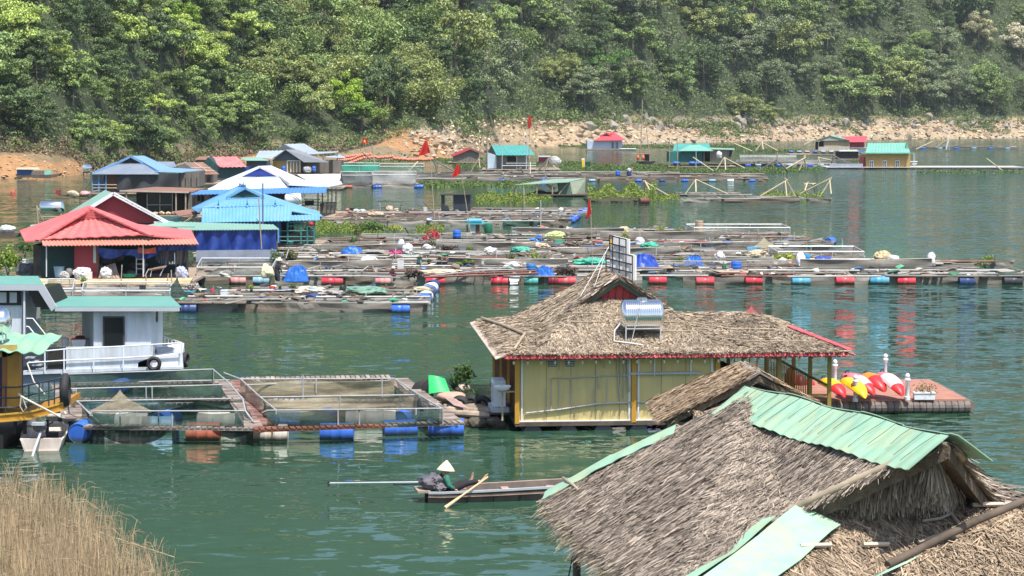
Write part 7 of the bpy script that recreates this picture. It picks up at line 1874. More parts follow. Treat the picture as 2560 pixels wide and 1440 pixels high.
# boats
t_ = thing('covered_boat','boat with a blue cabin moored under the orange bank at the left','boat',D(68,442,304)); wall(t_,'cabin',mat('blue_cabin',(.05,.11,.36),.6,var=.2),[(42,422),(78,422),(78,442),(42,440)],304,1.6); face(t_,'roof',mat('tan_cover',(.45,.38,.25),.8),[(40,423,303.5),(100,424,303.5),(96,418,306),(42,419,306)]); wall(t_,'hull',DARKWOOD,[(38,436),(110,438),(104,443),(44,445)],303.8,1.4)
t_ = thing('wooden_boat','dark wooden boat with a pale green sheet moored beside the blue cabin boat','boat',D(115,444,301)); wall(t_,'hull',DARKWOOD,[(76,436),(112,437),(135,436),(152,433),(146,440),(120,446),(80,445)],301,1.5); wall(t_,'cover',PLANK,[(80,427),(110,426),(112,437),(78,437)],301.5,1.0); wall(t_,'green_sheet',mat('mint_sheet',(.25,.55,.42),.6),[(111,425),(128,425),(128,437),(111,437)],301.1,.3)
t_ = thing('wooden_boat','black canopied work boat with orange floats below the tall bamboo masts','boat',D(1610,411,388)); wall(t_,'hull',BLACK,[(1592,404),(1640,403),(1632,411),(1598,411)],388,1.8); wall(t_,'canopy',DARKT,[(1612,385),(1624,384),(1624,402),(1612,402)],388.3,1.6); face(t_,'roof',RUSTS,[(1590,385,387.8),(1626,385,387.8),(1624,383,390),(1592,383,390)]); posts(t_,(1594,1600),385,404,388,PLANK,.05)
for x in (1595,1608): mb = MB(); mb.blob(D(x,394,387.6),(.28,.25,.45),x,.08,2); mb.build('orange_float',mat('orange_float',(.72,.14,.06),.5),t_,smooth=True)
t_ = thing('wooden_boat','small boat with a maroon motor box drifting by the grey house','boat',D(170,492,236)); wall(t_,'hull',DARKWOOD,[(146,486),(205,488),(225,490),(210,492),(150,491)],236,1.0); pbox(t_,'motor_box',REDW,139,149,475,486,235.8,236.4); mb = MB(); mb.blob(D(184,485,236),(.7,.4,.35),4,.2,2); mb.build('net_heap',TSACK,t_); mb = MB(); mb.blob(D(212,484,236),(.6,.4,.3),5,.2,2); mb.build('red_heap',PINKD,t_)
t_ = thing('wooden_boat','boat heaped with gear at the left edge beyond the red tiled house','boat',D(20,590,145)); wall(t_,'hull',DARKWOOD,[(-40,580),(48,582),(40,594),(-40,596)],145,1.4); mb = MB(); mb.blob(D(15,573,145.5),(.6,.5,.3),3,.25,2); mb.blob(D(28,572,145.5),(.35,.4,.2),8,.2,2); mb.build('gear',WSACK,t_)
p = D(32,482,252); mb = MB(); mb.blob(p,(.28,.28,.28),2,.05,2); quick(mb,'buoy',mat('buoy_red',(.6,.06,.05),.5),p - Vector((0,0,.2)),'lone red buoy floating near the left edge','buoy')
# plank rafts, cages and everything lying on them
ZD = .45
FRONT = {}
PLK = [mat('raft_grey_plank',(.30,.28,.25),.9,var=.3,scale=1.2,island=.35,dirt=(.17,.13,.11),dirt_amt=.3),mat('raft_pale_plank',(.50,.49,.46),.8,var=.15,scale=1.2,island=.2,dirt=(.33,.29,.25),dirt_amt=.25),mat('raft_rust_plank',(.25,.135,.105),.9,var=.3,scale=1.5,island=.35),mat('raft_brown_plank',(.23,.185,.15),.9,var=.35,scale=1.2,island=.35)]
RNET = [mat('raft_net_grey',(.20,.185,.16),.95,var=.35,scale=1.5,stretch=(.4,1,3),dirt=(.10,.09,.07),dirt_amt=.3),mat('raft_net_brown',(.165,.135,.105),.95,var=.4,scale=1.5,stretch=(.4,1,3)),mat('raft_net_green',(.06,.11,.09),.95,var=.4,scale=1.5,stretch=(.4,1,3)),mat('raft_net_pale',(.31,.29,.255),.95,var=.3,scale=1.5,stretch=(.4,1,3))]
COVM = [RNET[0],RNET[1],RNET[3],mat('cover_mesh',(.12,.115,.10),.95,var=.5,scale=2,alpha=.8),mat('cover_tan',(.30,.255,.19),.95,var=.4,scale=2,dirt=(.15,.12,.09),dirt_amt=.4),PLK[3]]
def at(px,py,z=ZD): return W(px,py,z)
def raft(label,rows,seed,group=None,gap=(10,40),cover=.62,netlow=True):
 """rows: (py, x0, x1) of deck lines; each becomes a walkway part with its hanging side net"""
 rr3 = random.Random(seed); rows = sorted(rows)
 ym = sum(r[0] for r in rows) / len(rows); xm = sum((r[1] + r[2]) / 2 for r in rows) / len(rows)
 o = thing('fish_farm_raft',label,'raft',at(xm,ym,0),group); FRONT[o.name] = YW(rows[-1][0],ZD)
 for (py,x0,x1) in rows:
  Y = YW(py,ZD); x = x0
  while x < x1 - 4:
   L = rr3.uniform(90,360); xe = min(x1,x + L)
   k = rr3.choices(range(4),(4,3.2,1.5,3))[0]
   mb = MB(); nb = rr3.choice((1,2,2,3))
   for j in range(nb):
    yy = Y + j * .16 + rr3.uniform(-.01,.01); z0,z1 = ZD + rr3.uniform(-.03,.04),ZD + rr3.uniform(-.03,.04)
    a = Vector(((x - 1280) / F * Y,yy,z0)); b = Vector(((xe - 1280) / F * Y,yy,z1))
    if k == 1 and nb == 1: mb.tube([a,b],.05,6)
    else: mb.beam(a,b,.155,.05)
   mb.build('walkway',PLK[k],o)
   x = xe + (rr3.uniform(*gap) if rr3.random() < .35 else rr3.uniform(-12,2))
  if netlow:
   x = x0
   while x < x1 - 6:
    xe = min(x1,x + rr3.uniform(70,280)); k = rr3.choices(range(4),(4,3,1,2))[0]
    a = Vector(((x - 1280) / F * Y,Y + .42,ZD - .04)); b = Vector(((xe - 1280) / F * Y,Y + .42,ZD - .04))
    net_sheet(a,b,ZD - .08,rr3.uniform(0,.12),max(5,int((xe - x) / 12)),2,rr3.randrange(999),.06).build('side_net',RNET[k],o)
    x = xe + (0 if rr3.random() < .6 else rr3.uniform(5,30))
 for (pa,xa0,xa1),(pb,xb0,xb1) in zip(rows,rows[1:]):
  x = max(xa0,xb0)
  while cover and x < min(xa1,xb1) - 20:
   xe = min(min(xa1,xb1),x + rr3.uniform(60,220))
   if rr3.random() < cover:
    a,b = at(x,pb,.2),at(xe,pb,.2); c_,d_ = at(xe,pa,.24),at(x,pa,.24); ph = rr3.uniform(0,9); mb = MB()
    mb.sheet(a,b,c_,d_,max(6,int((xe - x) / 9)),5,lambda u,v: .07 * math.sin(u * 1.9 + ph) * math.sin(v * 2.2 + ph) + .05 * math.sin(u * 4.3 + v * 3),.02); mb.build('net_cover',rr3.choice(COVM),o)
   x = xe + rr3.uniform(0,40)
 for (pa,xa0,xa1),(pb,xb0,xb1) in zip(rows,rows[1:]):
  n = max(2,int((min(xa1,xb1) - max(xa0,xb0)) / 120))
  for k in range(n):
   x = rr3.uniform(max(xa0,xb0),min(xa1,xb1)); a,b = at(x,pa),at(x,pb); b.x = a.x + rr3.uniform(-.3,.3)
   mb = MB(); mb.beam(a - Vector((0,0,.06)),b - Vector((0,0,.06)),rr3.choice((.12,.3)),.05); mb.build('cross_beam',PLK[3],o)
 return o
def rpx(px,py,hpx,m,parent,r=.022,lean=0,name='rail_post'):
 p = at(px,py); q = D(px + lean,py - hpx,p.y); mb = MB(); mb.tube([p,q],r,5); return mb.build(name,m,parent)
def net_frame(o,x0,x1,py0,py1,hpx,m,seed,skew=0):
 """railed net enclosure: front line py0, back line py1"""
 Yf,Yb = YW(py0,ZD),YW(py1,ZD); hz = M(hpx,Yf)
 a,b = at(x0,py0),at(x1,py0); c,d = at(x1 + skew,py1),at(x0 + skew,py1)
 up = Vector((0,0,hz))
 for p,q in ((a,b),(b,c),(d,c),(a,d)):
  mb = MB(); mb.tube([p + up,q + up],.03,5); mb.build('rail',GALV,o)
  net_sheet(p + up,q + up,hz * .9,.03,16,3,seed,.08).build('net',m,o)
 n = max(2,int((b - a).length / 2.2))
 for k in range(n + 1):
  for p,q in ((a,b),(d,c)):
   t = p.lerp(q,k / n); mb = MB(); mb.tube([t,t + up * 1.05],.022,5); mb.build('rail_post',GALV,o)
# main raft, in three neighbouring farms
rows = [(690,480,2570),(683.5,700,2560),(676,690,2560),(670,690,2450),(665,480,2330),(659,560,2480),(654,700,2540),(648.5,740,2240)]
R3 = raft('long front fish farm raft floated on red and blue drums',rows,1,'fish farm rafts of the village')
rows = [(643,560,2165),(638,700,2160),(633,480,2150),(628.5,720,2150),(624,730,1920),(619.5,700,1900),(615,740,2080)]
R4 = raft('middle fish farm raft strewn with potted plants and sacks',rows,2,'fish farm rafts of the village')
rows = [(609,760,2085),(604.5,770,2088),(600,780,2060),(595.5,800,2030),(591,860,2010),(586.5,1060,1980),(582,1290,1975),(577.5,1280,1760),(573.5,1290,1720)]
R5 = raft('rear fish farm raft with a railed net cage at its open end',rows,3,'fish farm rafts of the village')
rows = [(757,440,1070),(750,450,1068),(741,450,1075),(733,480,1078),(726,560,1082),(719,620,1086)]
R2 = raft('near fish farm raft with blue drums behind the white launch',rows,4,'fish farm rafts of the village')
rows = [(748,100,448),(738,100,448),(729,105,450),(720,110,470),(712,110,480)]
R1 = raft('netted fish farm raft in front of the red tiled house',rows,5,'fish farm rafts of the village')
rows = [(551,840,1420),(547,835,1428),(543,838,1440),(539,838,1445),(535,840,1458),(531,845,1470),(527,850,1476),(523.5,1010,1480),(520,1180,1476)]
R6 = raft('grey plank fish farm raft carrying the black outhouse',rows,6,'fish farm rafts of the village')
rows = [(496,1700,2080),(491,1720,2000),(486,1700,1880),(481,1690,1850)]
R7 = raft('bamboo fish raft with leaning poles near the open water',rows,7,'fish farm rafts of the village')
rows = [(446,1040,1920),(442,1036,1920),(438,1030,1915),(434,1030,1910),(430,1035,1700)]
R8 = raft('long grey raft stretching past the weed beds below the teal gable house',rows,8,'fish farm rafts of the village')
rows = [(461,852,1048),(456,850,1045),(440,850,1040),(434,850,1040)]
R9 = raft('raft with tall grey cloth cages right of the cream board screen',rows,9,'fish farm rafts of the village')
rows = [(409,1770,2090),(405,1830,2090),(401,1840,2080)]
R10 = raft('far raft on blue and white drums right of the two level teal roof',rows,10,'fish farm rafts of the village')
rows = [(368,2275,2545),(365.5,2290,2540)]
R11 = raft('farthest thin raft near the far shore at the right',rows,11,'fish farm rafts of the village')
def fd(o,x0,x1,py,m,label=None,dy=0.0):
 Y = FRONT[o.name] + .12 + dy; L = M(x1 - x0,Y); drum_part(o,Vector(((((x0 + x1) / 2) - 1280) / F * Y,Y,random.uniform(.12,.18))),random.uniform(-.09,.09),m,label,L,.27)
CY = mat('cyan_drum',(.07,.30,.44),.42,var=.15,dirt=(.2,.3,.33),dirt_amt=.2,grime=.1); DKR = mat('dark_red_drum',(.20,.02,.03),.5,var=.2); BLK = mat('black_drum',(.035,.04,.045),.45,var=.3)
for x0,x1,m,lab in ((480,504,BLK,'black float drum'),(572,613,PINKD,'faded pink float drum'),(631,672,BLUEP,'pale blue float drum'),(803,856,REDD,'red float drum'),(938,976,PINKD,None),(1064,1112,REDD,'red float drum'),(1228,1271,REDD,'red float drum'),(1312,1346,TEALD,'teal float drum'),(1371,1396,DKR,'dark red float drum'),(1396,1440,REDD,'red float drum'),(1623,1667,REDD,'red float drum with a white patch'),(1741,1786,REDD,None),(1864,1907,REDD,None),(1982,2027,CY,'cyan float drum'),(2091,2137,REDD,None),(2178,2225,CY,'cyan float drum'),(2246,2291,REDD,None),(2400,2438,mat('dark_navy_drum',(.03,.06,.16),.45),'navy float drum'),(2511,2558,BLK,'black float drum')):
 fd(R3,x0,x1,708,m,lab)
mb = MB(); mb.prism([at(1272,692,.4),at(1300,692,.4),at(1294,710,.05),at(1276,711,.05)],(0,.3,0)); mb.build('foam_float',WSACK,R3)
mb = MB(); mb.prism([at(1660 - 16,700,.25) + Vector((0,-.02,0)),at(1650,700,.25),at(1650,706,.12),at(1644,706,.12)],(0,.02,0))
for x0,x1,m in ((215,258,PINKD),(313,356,PINKD),(100,135,BLK)): fd(R1,x0,x1,752,m)
for x0,x1,m in ((978,1024,BLUE),(445,490,mat('dark_navy_drum',(.03,.06,.16)))): fd(R2,x0,x1,768,m,'blue float drum')
drum_part(R2,W(778,766,0) + Vector((0,.5,.2)),R(82),mat('dark_navy_drum',(.03,.06,.16)),'navy float drum seen end on',1.0,.36)
for k in range(6): drum_part(R2,W(1058 + 4.5 * k,762 - 7.5 * k,0) + Vector((0,.3,.2)),R(75),(BLUE,WHITEP,mat('dark_navy_drum',(.03,.06,.16)))[k % 3])
for k in range(6): drum_part(R6,W(1428 + 7 * k,558 - 5 * k,0) + Vector((0,.3,.2)),R(70),BLUE)
drum_part(R6,W(1268,560,0) + Vector((0,.3,.2)),R(80),CY)
for k,x in enumerate((1255,1360,1480,1596,1655,1712,1780,1826,1880)): fd(R8,x - 8,x + 8,449,(BLUE,BLUE,BLUEP,BLUE,mat('dark_navy_drum',(.03,.06,.16)),BLUE,BLUEP,WHITEP,BLUE)[k])
for k,x in enumerate((1212,1230,1262,1330,1366)): drum_part(R8,D(x,428,352),0,BLUE)
for x,m in ((870,RUSTR),(944,BLUE),(1047,BLUE)): fd(R9,x - 11,x + 11,466,m)
for k in range(9): fd(R10,1862 + k * 26,1876 + k * 26,412,(BLUE,BLUEP,BLK)[k % 3])
for k in range(6): fd(R11,2300 + k * 42,2312 + k * 42,370,(BLUE,BLUEP)[k % 2])
for x0,x1,m in ((1860,1893,PALED),(1950,1982,BLUE),(1862,1880,DARKW)): fd(R5,x0,x1,613,m)
drum_part(R5,W(2078,612,0) + Vector((0,.3,.2)),R(60),BLUE)
drum_part(R4,at(922,598,.3),.0,mat('dark_brown_drum',(.08,.06,.045),.7),'large dark brown drum',1.6,.3)
net_frame(R5,1735,1975,586,577,17,NETY,31,-20); net_frame(R4,1945,2160,646,632,17,NETY,32,-25); net_frame(R3,492,680,692,668,24,NETY,33,12)
net_frame(R9,932,1040,460,450,23,mat('grey_cloth_cage',(.36,.36,.34),.8,var=.15,alpha=.92),34,0); net_frame(R9,852,930,460,450,22,mat('dark_cloth_cage',(.14,.16,.16),.8,var=.3,alpha=.85),35,0)
net_frame(R9,848,948,432,424,18,mat('green_screen_net',(.03,.30,.22),.8,var=.15,alpha=.8),36,0); net_frame(R9,950,1060,432,424,16,mat('olive_screen_net',(.10,.22,.17),.8,var=.15,alpha=.55),37,0)
net_frame(R1,115,182,748,722,26,NETY,38,5); net_frame(R1,205,425,748,726,22,NETY,39,5); net_frame(R10,1850,1990,404,400,12,NETY,40)
for x,y,h_,l in ((176,720,26,-3),(302,724,62,3),(430,730,55,-2),(444,728,60,-3),(417,714,30,4),(365,712,28,0)): rpx(x,y,h_,BAMBOO,R1,.03,l,'mooring_stake')
net_cone(at(1915,624),1.0,.5,D(1909,592,YW(620,ZD))).build('hung_net',NETT,R4); net_cone(at(435,742),.6,.4,D(444,690,YW(742,ZD))).build('hung_net',NETG,R1)
for x,y,h_ in ((870,660,22),(990,655,35),(1218,615,30),(1480,665,24),(1640,640,26),(1752,630,24),(1922,640,24),(2080,660,30),(2106,620,24),(1240,650,20),(985,612,28),(1065,660,20),(1880,640,22),(1985,600,20),(1600,600,24),(1382,655,18)): rpx(x,y,h_,GALV,R4 if y < 650 else R3,.025,random.uniform(-2,2),'stake')
for pts in (((770,673),(800,664),(830,668),(860,662),(895,668)),((905,677),(920,666),(940,670),(960,676)),((1075,690),(1200,676),(1340,672)),((700,690),(900,690),(1000,694))):
 mb = MB(); mb.tube([at(x,y,.6) for x,y in pts],.035,6); mb.build('loose_pipe',PIPE,R3)
mb = MB()
for k in range(2): mb.tube([at(1060,693 - k * 6,.55),at(1345,683 - k * 6,.6)],.06,6)
for k in range(12): mb.beam(at(1075 + k * 23,692 - k * .8,.56),at(1075 + k * 23,686 - k * .8,.58),.04,.04)
mb.build('rusty_ladder_rail',mat('rust_maroon',(.16,.06,.045)),R3)
# loose things, one by one
def soft(px,py,wpx,hpx,m,label,cat,seed=0,name=None,amp=.18,z=ZD,freq=1.8,sq=.8,group=None):
 p = at(px,py,z); w,h_ = M(wpx,p.y),M(hpx,p.y) 
 mb = MB(); mb.blob(p + Vector((0,w * .3,h_ * .42)),(w / 2,w * .36,h_ * .58),seed or int(px),amp * .8,4,sq,freq,.30); return mb.solo(name or cat.replace(' ','_'),m,p,label,cat,group,True)
def tarp(px,py,wpx,hpx,label,m=RTARP,seed=0):
 """a tarpaulin draped over a lumpy heap, creased and spread at the foot"""
 p = at(px,py); w,h_ = M(wpx,p.y) / 2,M(hpx,p.y); r3 = random.Random(seed or int(px)); n,rows_ = 64,16; mb = MB(); c = p + Vector((0,w * .5,0)); so_ = Vector((px * .37 % 40,py * .21 % 40,3))
 bumps = [(r3.uniform(-.55,.55),r3.uniform(-.4,.4),r3.uniform(.65,1),r3.uniform(.22,.4)) for _ in range(4)]; bumps[0] = (r3.uniform(-.2,.2),0,.95,.75); bumps[1] = (bumps[0][0] + .45,.1,.85,.4); bumps[2] = (bumps[0][0] - .45,-.1,.8,.4)
 for j in range(rows_ + 1):
  t = j / rows_
  for k in range(n):
   a = 2 * math.pi * k / n; ca,sa = math.cos(a),math.sin(a); rad = t * (1 + .22 * mnoise.noise(Vector((ca * 1.5,sa * 1.5,0)) + so_) + .14 * t * mnoise.noise(Vector((ca * 6,sa * 6,0)) + so_))
   x,y = rad * ca,rad * sa; z = max(b[2] * math.exp(-(((x - b[0]) ** 2 + (y - b[1]) ** 2) / b[3]) ** 1.5) for b in bumps)
   cr = 1 - 2.4 * abs(mnoise.noise(Vector((x * 3.2,y * 3.2,0)) + so_)); c2 = 1 - 2 * abs(mnoise.noise(Vector((x * 8,y * 8,4)) + so_))
   z = h_ * (z * (.78 + .30 * cr) + .10 * c2) * (1 - t ** 7)
   mb.v.append(tuple(c + Vector((w * x,w * .62 * y - .15 * w * cr * t * (z / h_),max(.0,z)))))
 for j in range(rows_):
  for k in range(n): mb.f.append((j * n + k,(j + 1) * n + k,(j + 1) * n + (k + 1) % n,j * n + (k + 1) % n))
 return mb.solo('tarpaulin',m,p,label,'tarpaulin',None,True)
def drum_up(px,py,wpx,hpx,m,label,water=None,name='plastic_drum',cat='drum',group=None):
 p = at(px,py); r_ = M(wpx,p.y) / 2; h_ = M(hpx,p.y); mb = MB(); mb.lathe([(.02,.02),(r_ * .93,0),(r_,.04),(r_,h_ * .33),(r_ * 1.03,h_ * .36),(r_,h_ * .39),(r_,h_ * .68),(r_ * 1.03,h_ * .71),(r_,h_ * .74),(r_,h_ - .03),(r_ * .93,h_),(r_ * .88,h_ - .03),(.02,h_ - .03)],16,Matrix.Translation(p + Vector((0,r_,0)))); return mb.solo(name,m,p,label,cat,group,True)
def pot(px,py,wpx,hpx,label,leaf=GREEN,potm=BLACK,potw=None,seed=0,n=120):
 p = at(px,py); w = M(wpx,p.y); h_ = M(hpx,p.y); pw = M(potw or wpx * .6,p.y) / 2
 t_ = thing('potted_plant',label,'potted plant',p + Vector((0,pw,0))); b_ = Vector(t_.location); ph_ = min(h_ * .38,pw * 1.5)
 mb = MB(); mb.lathe([(.02,0),(pw * .75,0),(pw,ph_),(pw * .9,ph_),(pw * .7,.04)],12,Matrix.Translation(b_)); mb.build('pot',potm,t_,smooth=True)
 rng = np.random.default_rng(seed or int(px + py)); d = sphere_dirs(n,rng,-.6); P = np.array(b_) + np.array([0,0,ph_ + (h_ - ph_) * .5]) + d * rng.uniform(.3,1.05,(len(d),1)) * np.array([w / 2,w / 2.4,(h_ - ph_) * .55])
 lf = max(.09,w * .22); quads_object('leaves',leaf_quads(P,d + rng.normal(size=d.shape) * .6,lf,lf * .55,rng),leaf,t_); return t_
def bush(px,py,wpx,hpx,label,leaf=GREEN,n=220,cat='plant',name='leafy_plant',group=None,lf=None):
 p = at(px,py,.35); w = M(wpx,p.y) / 2; h_ = M(hpx,p.y) / 2
 o = leafy(p,w,h_,n,lf or max(.12,w * .26),int(px + py),leaf,name,label,cat,group); return o
def flat_box(px,py,wpx,hpx,m,label,cat='box',name=None,d=.4,lid=None):
 p = at(px,py); w,h_ = M(wpx,p.y),M(hpx,p.y); mb = MB(); mb.box(p + Vector((0,d / 2,h_ / 2)),(w,d,h_),random.uniform(-.1,.1)); mb.box(p + Vector((0,d / 2,h_ + .01)),(w * 1.04,d * 1.06,.03),0); return mb.solo(name or cat.replace(' ','_'),m,p,label,cat)
def branch_pile(px,py,wpx,hpx,label,m=None,seed=0):
 p = at(px,py); w,h_ = M(wpx,p.y),M(hpx,p.y); r3 = random.Random(int(px)); mb = MB()
 for k in range(60):
  c = p + Vector((r3.uniform(-.45,.45) * w,r3.uniform(0,.5) * w,r3.uniform(.05,.75) * h_)); d = Vector((r3.gauss(0,1),r3.gauss(0,.7),r3.gauss(0,.8))).normalized() * w * .2
  mb.tube([c - d,c + Vector((0,0,.04)),c + d],.03,5)
 return mb.solo('branch_pile',m or mat('dark_branches',(.07,.05,.04),.9,var=.5),p,label,'branch pile')
NG = mat('jade_net',(.06,.36,.25),.9,var=.3,scale=4,bump=.4,bscale=9); TN = mat('tan_net_heap',(.45,.37,.26),.95,var=.3,scale=4,bump=.5,bscale=9); LG = mat('lime_net_heap',(.42,.52,.22),.9,var=.15,scale=4); GN = mat('grey_net_heap',(.27,.26,.24),.95,var=.4,scale=4,bump=.5,bscale=9)
tarp(738,704,66,38,'bright blue tarpaulin over a dark heap at the near corner of the front raft'); tarp(880,634,56,17,'flat blue tarpaulin bundle beside the magenta flowers'); tarp(1362,690,52,24,'blue tarpaulin slumped before the blue planter tub'); tarp(1607,668,78,32,'large blue tarpaulin behind the roof sign',TARPB if False else mat('royal_tarp',(.03,.08,.42),.42,var=.25,scale=2.5,bump=.35,bscale=6)); tarp(1736,667,52,27,'blue tarpaulin hump beside the black planted bowl'); tarp(1780,618,30,6,'thin blue tarpaulin scrap lying flat on the middle raft',BLUE)
soft(735,706,52,16,mat('dark_green_heap',(.03,.06,.055),.8),'dark heap under the corner blue tarpaulin','heap',4,z=.2)
soft(923,668,34,26,WSACK,'tall white sack standing on the front raft left of the white crate','sack',21,amp=.22); soft(1018,636,24,24,WSACK,'white sack right of the magenta flowers','sack',22,amp=.2); soft(1003,622,14,22,mat('blue_white_sack',(.55,.66,.8),.7),'blue and white sack standing behind the magenta flowers','sack',23); soft(1068,626,18,14,WSACK,'small white sack at the foot of the red flowers','sack',24); soft(1225,632,26,13,WSACK,'rumpled white plastic sheet left of the jade net','plastic sheet',25,amp=.3); soft(1280,670,34,12,WSACK,'crumpled white plastic beside the planted blue tub','plastic sheet',26,amp=.3); soft(1800,650,22,18,WSACK,'white plastic bundle above the blue hump','plastic bundle',27,amp=.25); soft(1802,660,44,6,WSACK,'white plastic sheet spread below the white bundle','plastic sheet',28,amp=.3); soft(2235,657,26,18,WSACK,'white striped bundle beside the orange tan net heap','bundle',29,amp=.25); soft(2328,664,18,28,WSACK,'tall white sack alone near the open end of the front raft','sack',30); soft(2002,664,18,31,mat('white_jug',(.78,.8,.8),.5),'white rolled sack beside the cyan bucket','sack',31); soft(1957,655,16,9,WSACK,'small white bag among the yellow green creeper','bag',32); soft(1600,612,20,18,mat('clear_plastic',(.7,.72,.78),.3),'white bottle bundle beside the jade net sack','bottle bundle',33); soft(565,692,30,12,mat('pale_mesh',(.55,.55,.5),.9),'pale net heap inside the railed cage by the red tiled house','net heap',34,amp=.3)
soft(1390,597,40,17,LG,'lime green net dome on the rear raft','net heap',41,amp=.08); soft(1328,586,22,13,TN,'brown net heap left of the lime green dome','net heap',42); soft(1560,586,26,18,TN,'tan net heap just above the roof sign','net heap',43); soft(1624,622,38,15,NG,'jade green net sack right of the roof sign','net heap',44); soft(1300,630,44,12,NG,'long jade net draped on the middle raft','net heap',45,amp=.12); soft(1478,663,62,16,NG,'jade net heap left of the roof sign','net heap',46,amp=.2); soft(1345,616,22,8,NG,'small jade net under the blue hose coil','net heap',47); soft(1895,643,46,16,TN,'tan cloth heap beside the middle net cage','cloth heap',48,amp=.25); soft(2208,655,34,24,mat('orange_tan_net',(.52,.40,.24),.95,var=.25,scale=4),'orange tan net heap on the open end of the front raft','net heap',49,amp=.25); soft(1335,622,60,14,TN,'low brown net mound behind the long jade net','net heap',50,amp=.15); soft(1100,684,90,8,mat('sand_net',(.58,.48,.34),.95,var=.2,scale=3),'sandy net roll stretched beside the branch pile','net roll',51,amp=.2); soft(935,635,66,9,GN,'grey brown net roll right of the flat blue bundle','net roll',52,amp=.2); soft(1290,664,60,9,GN,'grey net laid behind the planted blue tub','net roll',53,amp=.2); soft(668,695,26,30,mat('pale_yellow_foam',(.60,.55,.38),.9,var=.2),'pale yellow foam heap left of the corner blue tarpaulin','foam heap',54,amp=.25); soft(905,735,100,15,mat('dull_green_net',(.14,.25,.19),.95,var=.4,scale=3),'dull green net roll along the near raft','net roll',55,amp=.25); soft(775,735,60,16,mat('tan_white_rags',(.50,.44,.36),.9,var=.4,scale=4),'tan and white rags heaped on the near raft','rag heap',56,amp=.3); soft(830,738,50,10,GN,'grey net heap on the near raft by the black bucket','net heap',57,amp=.3); soft(1055,728,40,9,mat('straw_net',(.50,.44,.28),.95),'straw coloured net with a green patch at the end of the near raft','net heap',58,amp=.25); soft(640,630,40,10,mat('dry_creeper',(.28,.21,.07),.9,var=.4),'brown dry creeper by the hand net','creeper',59,amp=.3); soft(1975,664,10,9,TN,'small tan lump by the white rolled sack','net heap',60); soft(770,630,40,12,GN,'grey rag heap behind the flat blue bundle','rag heap',61,amp=.3); soft(1190,640,40,8,GN,'grey net laid left of the long jade net','net roll',62,amp=.25); soft(1720,641,60,6,GN,'grey net strip behind the large blue tarpaulin','net roll',63,amp=.2)
drum_up(1142,598,20,22,BLUE,'upright blue drum right of the red flowers'); drum_up(1328,680,24,20,mat('steel_blue_tub',(.04,.17,.42),.45),'blue tub planted with green shrubs on the front raft',None,'planter_tub','tub'); drum_up(1842,676,26,22,BLUE,'upright blue drum beside the small green bin on the front raft'); drum_up(1811,675,11,13,mat('bin_green',(.02,.15,.08),.5),'small green bin left of the upright blue drum',None,'bin','bin'); drum_up(2017,660,18,24,mat('cyan_bucket',(.03,.26,.58),.4),'cyan blue bucket beside the white rolled sack',None,'bucket','bucket'); drum_up(784,735,32,16,mat('steel_blue_bowl',(.16,.36,.44),.4),'wide steel blue tub among rags on the near raft',None,'tub','tub'); drum_up(857,734,18,17,BLACK,'black bucket on the near raft',None,'bucket','bucket'); drum_up(530,733,10,10,mat('red_bucket',(.55,.05,.05),.4),'small red bucket on the near raft',None,'bucket','bucket'); drum_up(680,724,16,8,mat('red_bucket',(.55,.05,.05),.4),'low red basin on the near raft',None,'basin','basin'); drum_up(1780,666,20,7,mat('navy_bowl',(.03,.07,.2),.4),'shallow navy bowl right of the blue hump',None,'bowl','bowl'); drum_up(1342,436,13,16,BLUE,'first blue barrel standing on the long grey raft',None,'plastic_drum','drum') if False else None
for x,lab in ((1545,'blue barrel with a white lid standing on the long grey raft'),(1573,'navy barrel with a white bundle right of the white lidded one')):
 drum_up(x,440,12,13,BLUE if x == 1545 else mat('dark_navy_drum',(.03,.06,.16)),lab); 
soft(1573,427,9,6,WSACK,'white bundle on the navy barrel','bundle',71,z=1.3); 
p = at(2059,668); mb = MB(); drum_mesh(mb,p + Vector((0,.3,.29)),.05,.85,.29); mb.solo('plastic_drum',mat('royal_drum',(.03,.07,.38),.4),p,'royal blue drum lying on deck near the cyan bucket','drum',None,True)
